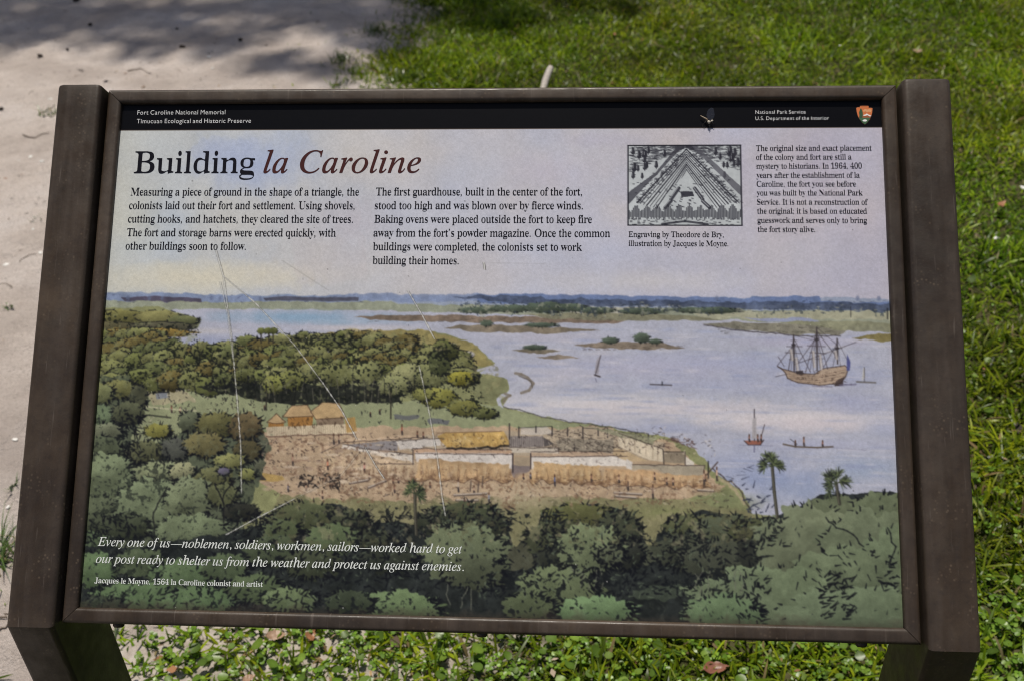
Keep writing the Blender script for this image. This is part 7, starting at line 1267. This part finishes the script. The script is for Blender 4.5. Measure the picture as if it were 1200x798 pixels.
# ------------------------------------------------------------------ lawn: every blade is a bent, tapering leaf
def lawn():
    g = np.random.default_rng(21)
    n = 430000
    x = g.uniform(-1.25, 2.9, n); y = g.uniform(-.8, 5.6, n)
    s = sandiness(x, y)
    patch = fbm(x, y, 1.6, 3, 91) * .5 + fbm(x, y, 7, 3, 15) * .5
    # thin, weedy ground just behind the legs, thick turf elsewhere
    thin = np.exp(-((x + .45) / .5) ** 2 - ((y - .45) / .4) ** 2)
    bald = np.clip(1 - np.clip(fbm(x, y, 2.7, 4, 83) - .46, 0, 1) * 6, .35, 1)
    keep = g.random(n) < bald * np.clip((1 - s * 1.15) * (.85 + .55 * patch) * (1 - .40 * thin), 0, 1)
    keep |= (g.random(n) < .006) & (s > .5) & (patch > .15)
    x, y, patch, thin, s = (a[keep] for a in (x, y, patch, thin, s)); n = len(x)
    z = gz(x, y) - .003
    tall = np.clip(fbm(x, y, 4.5, 3, 17) * 2, -.6, 1)
    L = np.clip(g.lognormal(math.log(.034), .45, n) * (1 + .45 * tall), .014, .11) * (1 - .35 * s)
    Wd = np.clip(g.normal(.0046, .0012, n), .002, .0075)
    az = g.uniform(0, 2 * math.pi, n)
    lean = np.clip(g.normal(.95, .38, n), .05, 1.5)
    bend = g.uniform(.15, .75, n)
    h = np.stack([np.cos(az), np.sin(az)], 1); side = np.stack([-np.sin(az), np.cos(az), np.zeros(n)], 1)
    def pt(t):
        # curve: starts at 'lean' from vertical, keeps bending
        out = np.zeros((n, 3)); out[:, 0] = x; out[:, 1] = y; out[:, 2] = z
        m = 6; a = lean * .6
        for i in range(m):
            tt = np.full(n, t / m); an = np.minimum(a + bend * (i / m) * t * 1.8 + lean * .4 * (i / m), 1.75)
            out[:, :2] += h * (np.sin(an) * L * tt)[:, None]; out[:, 2] += np.cos(an) * L * tt
        return out
    p0, p1, p2, p3 = pt(0), pt(.4), pt(.75), pt(1.0)
    roll = g.normal(0, .35, n)
    side = side + np.stack([np.zeros(n), np.zeros(n), roll], 1)
    w = Wd[:, None] / 2
    V = np.stack([p0 - side * w * .7, p0 + side * w * .7, p1 - side * w, p1 + side * w, p2 - side * w * .8, p2 + side * w * .8, p3], 1).reshape(-1, 3)
    V[:, 2] = np.maximum(V[:, 2], np.repeat(z, 7) + .001)
    b = np.arange(n)[:, None] * 7
    Q = np.concatenate([b + np.array([0, 1, 3, 2]), b + np.array([2, 3, 5, 4])]); T = b + np.array([4, 5, 6])
    me = npmesh('lawn_grass', V, tris=T, quads=Q)
    base = np.array([.135, .215, .008]); yel = np.array([.31, .375, .018]); dark = np.array([.052, .095, .004]); straw = np.array([.30, .23, .12])
    u = g.random(n)[:, None]; k = np.clip(.5 + .5 * patch + g.normal(0, .3, n), 0, 1)[:, None]
    c = dark * (1 - k) + base * k
    c = np.where(u < .30, c * .35 + yel * .65, c); c = np.where((u > .6) & (u < .8), c * .6, c); c = np.where(u > .955, straw * g.uniform(.5, 1.1, (n, 1)), c)
    c = c * g.uniform(.7, 1.35, (n, 1)) * (1 + .38 * np.clip(fbm(x, y, 3.1, 4, 61) * 1.8, -1, 1))[:, None]
    c[:, 0] *= 1 + .14 * np.clip(fbm(x, y, 2.2, 3, 71) * 2, -1, 1)
    c7 = np.repeat(c, 7, 0).reshape(n, 7, 3); c7[:, 0:2] *= .8; c7[:, 6] = c7[:, 6] * .7 + yel * .3
    vcol(me, c7.reshape(-1, 3))
    o = link('lawn_grass', me, mat_leaf('grass_blade', .45, .36, .011), smooth=True)
    tag(o, 'thick bright green lawn of broad bladed grass behind and right of the sign', 'grass', kind='stuff')
lawn()
def leaves_round(name, n, region, dens, rad, lab, cat, mat, cols, seed, hgt=(.008, .035), petals=1):
    """low weeds: cupped round leaflets on short stalks"""
    g = np.random.default_rng(seed)
    x = g.uniform(region[0], region[1], n); y = g.uniform(region[2], region[3], n)
    k = g.random(n) < dens(x, y); x, y = x[k], y[k]; n = len(x)
    z = gz(x, y) + g.uniform(*hgt, n)
    if petals > 1:
        a0 = g.uniform(0, 6.28, n); r0 = g.uniform(rad[0], rad[1], n)
        X = []; Y = []; Z = []; Rr = []; D = []
        for q in range(petals):
            a = a0 + q * 2 * math.pi / petals
            X.append(x + np.cos(a) * r0 * .95); Y.append(y + np.sin(a) * r0 * .95); Z.append(z); Rr.append(r0 * .85)
        x, y, z, r = map(np.concatenate, (X, Y, Z, Rr)); n = len(x)
    else: r = g.uniform(rad[0], rad[1], n)
    m = 10
    t = np.linspace(0, 2 * math.pi, m, endpoint=False)
    tx, ty = g.normal(0, .30, n), g.normal(0, .30, n)
    ring = np.zeros((n, m, 3))
    wob = 1 + .06 * g.normal(size=(n, m))
    ring[:, :, 0] = np.cos(t) * r[:, None] * wob; ring[:, :, 1] = np.sin(t) * r[:, None] * wob
    ring[:, :, 2] = ring[:, :, 0] * tx[:, None] + ring[:, :, 1] * ty[:, None] + r[:, None] * .14 * (1 + .6 * np.cos(2 * t + g.uniform(0, 6, (n, 1))))
    c = np.stack([x, y, z], 1)
    V = np.concatenate([c[:, None], c[:, None] + ring], 1)          # centre + rim
    # stalk
    foot = np.stack([x + g.normal(0, .006, n), y + g.normal(0, .006, n), gz(x, y) - .003], 1)
    w = np.array([.0008, 0, 0])
    V = np.concatenate([V, (foot - w)[:, None], (foot + w)[:, None]], 1)
    K = m + 3
    b = np.arange(n)[:, None] * K
    T = np.concatenate([b + np.array([0, 1 + i, 1 + (i + 1) % m]) for i in range(m)] + [b + np.array([0, m + 1, m + 2])])
    me = npmesh(name, V.reshape(-1, 3), tris=T)
    cc = np.array(cols)[g.integers(0, len(cols), n)] * g.uniform(.7, 1.3, (n, 1))
    cc = np.repeat(cc, K, 0).reshape(n, K, 3); cc[:, 0] *= 1.25
    vcol(me, cc.reshape(-1, 3))
    return tag(link(name, me, mat, smooth=True), lab, cat, kind='stuff')
WEED = mat_leaf('weed_leaf', .36, .36, .022)
def d_near(x, y): return np.clip((1 - sandiness(x, y) * 1.4), 0, 1) * (.07 + .93 * np.exp(-((y - .40) / .35) ** 2)) * np.clip(.85 + fbm(x, y, 5, 3, 8) * 1.1, 0, 1)
leaves_round('pennywort', 7000, (-.75, 2.4, 0.0, 2.6), lambda x, y: d_near(x, y) * .8, (.006, .0125), 'small round glossy pennywort leaves in the grass under the sign', 'weeds', WEED, [(.10, .17, .02), (.15, .23, .03), (.08, .135, .018)], 4)
leaves_round('clover', 13000, (-.85, 1.6, 0.0, 1.6), lambda x, y: d_near(x, y), (.0035, .006), 'tiny three part clover leaves low in the grass under the sign', 'clover', WEED, [(.13, .24, .025), (.18, .29, .035), (.10, .18, .02)], 6, (.004, .022), 3)

# ------------------------------------------------------------------ small things on the ground and on the panel
def leaf_mesh(name, L, W, curl, seed, fold=.2):
    g = np.random.default_rng(seed)
    nu, nv = 12, 5; V = []; F = []
    for i in range(nu + 1):
        t = i / nu; w = W * (math.sin(math.pi * t ** .8) ** .8 if 0 < t < 1 else 0) * (1 + .08 * g.normal()) + .0004
        for j in range(nv):
            s = (j / (nv - 1) - .5) * 2
            x = (t - .5) * L; yv = s * w * .5
            V.append((x, yv + .004 * math.sin(t * 3), fold * abs(s) * w * .6 + curl * (t - .45) ** 2 * L + .0012 * g.normal()))
    for i in range(nu):
        for j in range(nv - 1):
            a = i * nv + j; F.append((a, a + nv, a + nv + 1, a + 1))
    k = len(V); V += [(-L * .5 - L * .18, 0, .003), (-L * .5, .0008, .001), (-L * .5, -.0008, .001)]; F.append((k, k + 1, k + 2))
    return pymesh(name, V, F)
def mat_dry(name, a, b, spec=.4, rough=.45):
    N = NT(name); c = N.coord()
    p = N.n('ShaderNodeBsdfPrincipled', Roughness=rough); p.inputs['Specular IOR Level'].default_value = spec
    N.l(N.ramp(N.noise(90, 4, .6, c), [(.35, a), (.65, b)]), p.inputs['Base Color'])
    N.l(p.outputs[0], N.out.inputs[0]); return N.m
DRY_TAN = mat_dry('dry_tan_leaf', (.22, .13, .075), (.36, .24, .16)); DRY_ORANGE = mat_dry('dry_orange_leaf', (.20, .085, .035), (.32, .15, .07)); DRY_RED = mat_dry('dry_red_leaf', (.15, .055, .035), (.22, .09, .055), .35, .4)
def ground_at(px, py, z=0.0):
    d = RW.T @ np.array([(px - 600) / FPX, (py - 399) / FPX, 1.0]); c = CAM_P + PANEL_C
    k = (z - c[2]) / d[2]; p = c + k * d; return float(p[0]), float(p[1])
def fallen_leaf(px, py, L, W, mat, rz, lab, seed, tilt=(.1, .2), up=.016, curl=.7):
    x, y = ground_at(px, py, .02)
    o = link('fallen_leaf', leaf_mesh('fallen_leaf', L, W, curl, seed), mat, smooth=True)
    o.location = (x, y, float(gz(x, y)) + up); o.rotation_euler = (tilt[0], tilt[1], rz)
    tag(o, lab, 'leaf', 'fallen leaves in the grass')
fallen_leaf(323, 746, .040, .022, DRY_TAN, .2, 'curled pale tan leaf on the bare soil under the lower rail', 1)
fallen_leaf(365, 746, .034, .020, DRY_ORANGE, 1.5, 'orange brown leaf standing half upright under the lower rail', 2, (.5, .3))
fallen_leaf(838, 786, .050, .026, DRY_RED, .15, 'shiny reddish brown leaf in the clover near the right leg', 3, (.1, .1), .02)
fallen_leaf(291, 794, .026, .014, DRY_TAN, .6, 'small whitish leaf in the weeds near the left leg', 4)
fallen_leaf(1096, 362, .040, .015, DRY_ORANGE, -.6, 'thin orange leaf in the lawn beside the right post', 5, (.1, .1), .03)
fallen_leaf(1074, 65, .055, .028, DRY_TAN, .4, 'pale pinkish leaf in the far lawn above the right post', 6, (.1, .1), .035)
fallen_leaf(1172, 249, .05, .022, DRY_ORANGE, .9, 'round rusty leaf in the lawn at the right edge', 7, (.1, .1), .035)
# weathered stake behind the sign
def stick():
    x, y = ground_at(637.5, 106, .02); z0 = float(gz(x, y))
    g = np.random.default_rng(2)
    V, F = tube([(-.012, -.05, .0), (-.004, 0, .012), (.004, .05, .03), (.016, .10, .05), (.024, .125, .058), (.026, .131, .059)], (.013, .0135, .014, .0135, .013, .008), 10)
    V = [v + g.normal(0, .0006, 3) for v in V]
    o = link('stick', pymesh('stick', V, F), mat_dry('weathered_wood', (.34, .30, .27), (.50, .46, .42), .2, .85), smooth=True)
    o.location = (x, y, z0 + .012)
    tag(o, 'short grey weathered stick propped in the lawn just behind the top rail', 'stick')
stick()
# litter on the sand: shells, twigs, cones, tufts
SHELL = mat_plain('white_shell', (.72, .70, .66), .5)
def chip_mesh(seed, r):
    g = np.random.default_rng(seed); bm = bmesh.new()
    bmesh.ops.create_icosphere(bm, subdivisions=2, radius=r)
    for v in bm.verts:
        v.co = Vector((v.co.x * 1.3, v.co.y * .9, v.co.z * .35)) * (1 + .14 * g.normal())
    me = bpy.data.meshes.new('shell_chip'); bm.to_mesh(me); bm.free(); return me
chips = [chip_mesh(k, .007) for k in range(4)]
spots = [(24, 194), (37, 187), (50, 193), (40, 273), (7, 310), (48, 298), (250, 86), (246, 72), (30, 720 - 60), (20, 520), (12, 600), (60, 120), (1032, 193), (983, 63), (1196, 230), (1165, 290)]
for k, (px, py) in enumerate(spots):
    x, y = ground_at(px, py)
    o = link('shell_chip', chips[k % 4], SHELL if not chips[k % 4].materials else None)
    s = .55 + .9 * ((k * 37) % 10) / 10
    o.scale = (s, s, s); lawn_bit = px > 900
    o.location = (x, y, float(gz(x, y)) + (.03 if lawn_bit else .0015)); o.rotation_euler = (0, 0, k * 1.7)
    tag(o, 'white shell chip in the lawn right of the sign' if lawn_bit else 'small white shell chip lying on the sand path left of the sign', 'shell', 'white shell chips')
TWIG = mat_dry('dark_twig', (.10, .078, .062), (.22, .175, .14), .3, .8)
def twig(pts, r, lab):
    P = []
    for (px, py) in pts:
        x, y = ground_at(px, py); P.append((x, y, float(gz(x, y)) + r * .6))
    P = np.array(P); c = P.mean(0)
    # resample with small wander
    Q = [P[0]]
    g = np.random.default_rng(int(P[0][0] * 1000) % 997)
    for a, b in zip(P[:-1], P[1:]):
        for t in (.34, .67, 1.0):
            q = a + (b - a) * t; q = q + np.array([g.normal(0, .004), g.normal(0, .004), 0]); q[2] = float(gz(q[0], q[1])) + r * .6; Q.append(q)
    V, F = tube(np.array(Q) - c, np.linspace(r, r * .45, len(Q)) * .62, 6)
    o = link('twig', pymesh('twig', V, F), TWIG, smooth=True); o.location = c
    tag(o, lab, 'twig', 'twigs and roots on the sand')
twig([(-6, 336), (8, 337), (18, 340)], .004, 'short dark twig at the left edge of the sand beside the left post')
twig([(-8, 741), (6, 733), (16, 724), (24, 716)], .005, 'dark curved root on the sand at the bottom left corner, nearest the left leg')
twig([(-4, 752), (10, 742), (20, 736)], .004, 'thin dark root just in front of the curved root at bottom left')
twig([(46, 141), (56, 135), (64, 128)], .004, 'bent twig beside the grass tuft left of the left post')
twig([(28, 162), (42, 166), (58, 160)], .0045, 'dark twig lying in bark crumbs left of the left post')
twig([(24, 310), (33, 302), (44, 300)], .003, 'thin pale root half buried in the sand left of the left post')
twig([(150, 86), (166, 84), (178, 90)], .005, 'small scrap of bark on the sand above the top rail')
twig([(22, 121), (34, 117), (42, 112)], .003, 'very thin twig on the open sand near the left edge')
CONE = mat_dry('dark_cone', (.03, .024, .02), (.075, .055, .045), .3, .8)
cone0 = None
for k, (px, py, r) in enumerate(((48, 69, .016), (107, 34, .018), (3, 134, .015), (215, 61, .020), (283, 54, .018), (91, 4, .028), (209, 40, .012), (80, 62, .011))):
    x, y = ground_at(px, py)
    if cone0 is None:
        bm = bmesh.new(); bmesh.ops.create_icosphere(bm, subdivisions=3, radius=1)
        for v in bm.verts:
            a = math.atan2(v.co.y, v.co.x); v.co *= 1 + .16 * math.sin(a * 5 + v.co.z * 9) + .08 * math.sin(a * 11 - v.co.z * 14); v.co.x *= 1.35; v.co.z *= .7
        cone0 = bpy.data.meshes.new('seed_cone'); bm.to_mesh(cone0); bm.free()
    o = link('seed_cone', cone0, CONE, smooth=True); r *= .55; o.scale = (r, r, r); o.location = (x, y, float(gz(x, y)) + r * .5); o.rotation_euler = (0, .2, k * 2.1)
    tag(o, 'dark seed cone lying on the sand path behind the sign', 'cone', 'dark cones on the sand')
# grass tufts growing out of the sand
TUFT = mat_leaf('tuft_blade', .35, .34, .06)
def tuft(px, py, n, L, spread, lab, seed):
    g = np.random.default_rng(seed); x0, y0 = ground_at(px, py)
    V = []; F = []; C = []
    for _ in range(n):
        a = g.uniform(0, 6.28); l = L * g.uniform(.5, 1.25); b = g.uniform(.35, 1.35); w = g.uniform(.0018, .0034)
        x = g.normal(0, spread); y = g.normal(0, spread); d = np.array([math.cos(a), math.sin(a)]); s = np.array([-d[1], d[0]])
        k = len(V); z0 = float(gz(x0 + x, y0 + y) - gz(x0, y0))
        col = np.array([.075, .125, .025]) * g.uniform(.6, 1.4) if g.random() > .15 else np.array([.26, .21, .11])
        for i in range(5):
            t = i / 4; an = b * (.5 + .7 * t); r = l * t * math.sin(an); h = l * t * math.cos(an * .9); ww = w * (1 - t * .92)
            for sg in (-1, 1): V.append((x + d[0] * r + s[0] * ww * sg, y + d[1] * r + s[1] * ww * sg, z0 + max(h, .001))); C.append(col)
        for i in range(4): F.append((k + 2 * i, k + 2 * i + 1, k + 2 * i + 3, k + 2 * i + 2))
    me = pymesh('grass_tuft', V, F); vcol(me, np.array(C))
    o = link('grass_tuft', me, TUFT, smooth=True); o.location = (x0, y0, float(gz(x0, y0)) - .002)
    tag(o, lab, 'grass tuft', 'grass tufts on the sand')
tuft(6, 655, 46, .10, .022, 'long bladed grass tuft at the left edge beside the left post', 1)
tuft(62, 138, 26, .05, .02, 'small green grass tuft peeping out left of the top of the left post', 2)
tuft(20, 577, 8, .03, .008, 'tiny green sprout on the sand beside the lower left post', 3)
tuft(12, 362, 8, .03, .010, 'tiny green sprout at the left edge of the sand', 4)
tuft(45, 262, 6, .022, .012, 'few short green blades against the middle of the left post', 5)
tuft(400, 75, 60, .06, .025, 'sparse green grass tuft at the edge of the lawn above the top rail', 6)
tuft(440, 40, 80, .07, .03, 'ragged green grass tuft spreading onto the sand at the lawn edge', 7)
tuft(470, 95, 70, .06, .025, 'green grass tuft against the top rail where sand meets lawn', 8)
# bark crumbs and leaf litter
def litter():
    g = np.random.default_rng(31)
    n = 11000
    x = g.uniform(-4.6, 2.6, n); y = g.uniform(-.2, 5.6, n)
    cl = fbm(x, y, 1.8, 4, 33)
    s = sandiness(x, y)
    keep = g.random(n) < np.where(s > .5, np.clip(cl * 2.1 - .15, .03, 1), np.where(y < .9, .95, .35))
    x, y, s = x[keep], y[keep], s[keep]; n = len(x)
    z = gz(x, y) + g.uniform(.001, .004, n) + np.where(s < .4, g.uniform(0, .018, n), 0)
    a = g.uniform(0, 6.28, n); L = g.lognormal(math.log(.006), .5, n)[:, None]; B = L * g.uniform(.2, .6, (n, 1))
    u = np.stack([np.cos(a), np.sin(a), g.normal(0, .15, n)], 1); w = np.stack([-np.sin(a), np.cos(a), g.normal(0, .2, n)], 1)
    c = np.stack([x, y, z], 1)
    V = np.stack([c - u * L, c + w * B + [0, 0, .0012], c + u * L, c - w * B + [0, 0, .0012], c - [0, 0, .002]], 1).reshape(-1, 3)
    b = np.arange(n)[:, None] * 5
    me = npmesh('leaf_litter', V, quads=b + np.array([0, 1, 2, 3]))
    pal = np.array([(.07, .05, .038), (.12, .085, .06), (.20, .14, .095), (.32, .25, .19), (.05, .04, .034), (.24, .12, .06)])
    vcol(me, np.repeat(pal[g.integers(0, len(pal), n)] * g.uniform(.7, 1.3, (n, 1)), 5, 0))
    tag(link('leaf_litter', me, mat_attr('litter_bits', .8, .2)), 'scattered brown bark crumbs and leaf bits on the sand and between the grass', 'leaf litter', kind='stuff')
litter()
# winged insect resting on the black band
def insect():
    u0, v0 = trace(830, 143, ZB)
    ins = thing('insect', 'small winged insect resting on the black band near the top right of the panel', 'insect', pw(u0, v0, ZB))
    mdark = mat_plain('insect_shell', (.03, .024, .02), .25, .6); mpale = mat_plain('insect_pale', (.55, .50, .42), .4); mtan = mat_plain('insect_tan', (.20, .15, .10), .4)
    inv = Matrix.Translation(-pw(u0, v0, ZB))
    def at(px, py, h): u, v = trace(px, py); return np.array(pw(u, v, ZB + h)) - np.array(pw(u0, v0, ZB))
    def ell(name, pts, radii, mat):
        V, F = tube([at(*p) for p in pts], radii, 10); return link(name, pymesh(name, V, F), mat, ins, True)
    ell('abdomen', [(820.3, 137, .003), (822, 138.2, .0032), (825, 140, .0036), (827.5, 141.6, .004), (829.5, 144, .004)], (.0003, .0007, .0009, .0011, .0008), mtan)
    ell('thorax', [(829.0, 143.2, .0038), (829.8, 144.5, .0042), (830.7, 145.6, .0042), (831.6, 146.4, .004)], (.0006, .0016, .0018, .0006), mpale)
    ell('head', [(832.0, 144.6, .0042), (833.3, 144.0, .0044), (834.6, 143.4, .0044), (835.3, 143.2, .0044)], (.0004, .0011, .0010, .0003), mpale)
    for (a, b, c) in (((828, 142.5), (825, 146), (822, 148)), ((830, 146), (831, 150), (833, 153)), ((833, 145), (836, 147), (838, 146)), ((831.5, 143.5), (834, 141), (836, 140))):
        ell('leg', [(a[0], a[1], .0036), (b[0], b[1], .004), (c[0], c[1], .0004)], (.00026, .00022, .00014), mdark)
    N = NT('insect_wing')
    t = N.n('ShaderNodeBsdfTransparent'); d = N.n('ShaderNodeBsdfPrincipled', Roughness=.25); d.inputs['Base Color'].default_value = (.10, .11, .15, 1)
    m = N.n('ShaderNodeMixShader', Fac=.16); N.l(t.outputs[0], m.inputs[1]); N.l(d.outputs[0], m.inputs[2]); N.l(m.outputs[0], N.out.inputs[0])
    for lift, pts in ((.0, [(829, 142.5), (827, 138), (828.5, 132.5), (832, 130), (835, 130.5), (836.5, 137), (835.5, 141), (832, 143.5)]),):
        V = [at(px, py, .0045 + .004 * (144 - py) / 14 + lift) for (px, py) in pts]
        V2 = [v + np.array(PM @ Vector((0, 0, .0001))) for v in V]
        nn = len(V); F = [tuple(range(nn))[::-1], tuple(range(nn, 2 * nn))] + [(i, (i + 1) % nn, nn + (i + 1) % nn, nn + i) for i in range(nn)]
        link('wing', pymesh('wing', V + V2, F), N.m, ins)
insect()
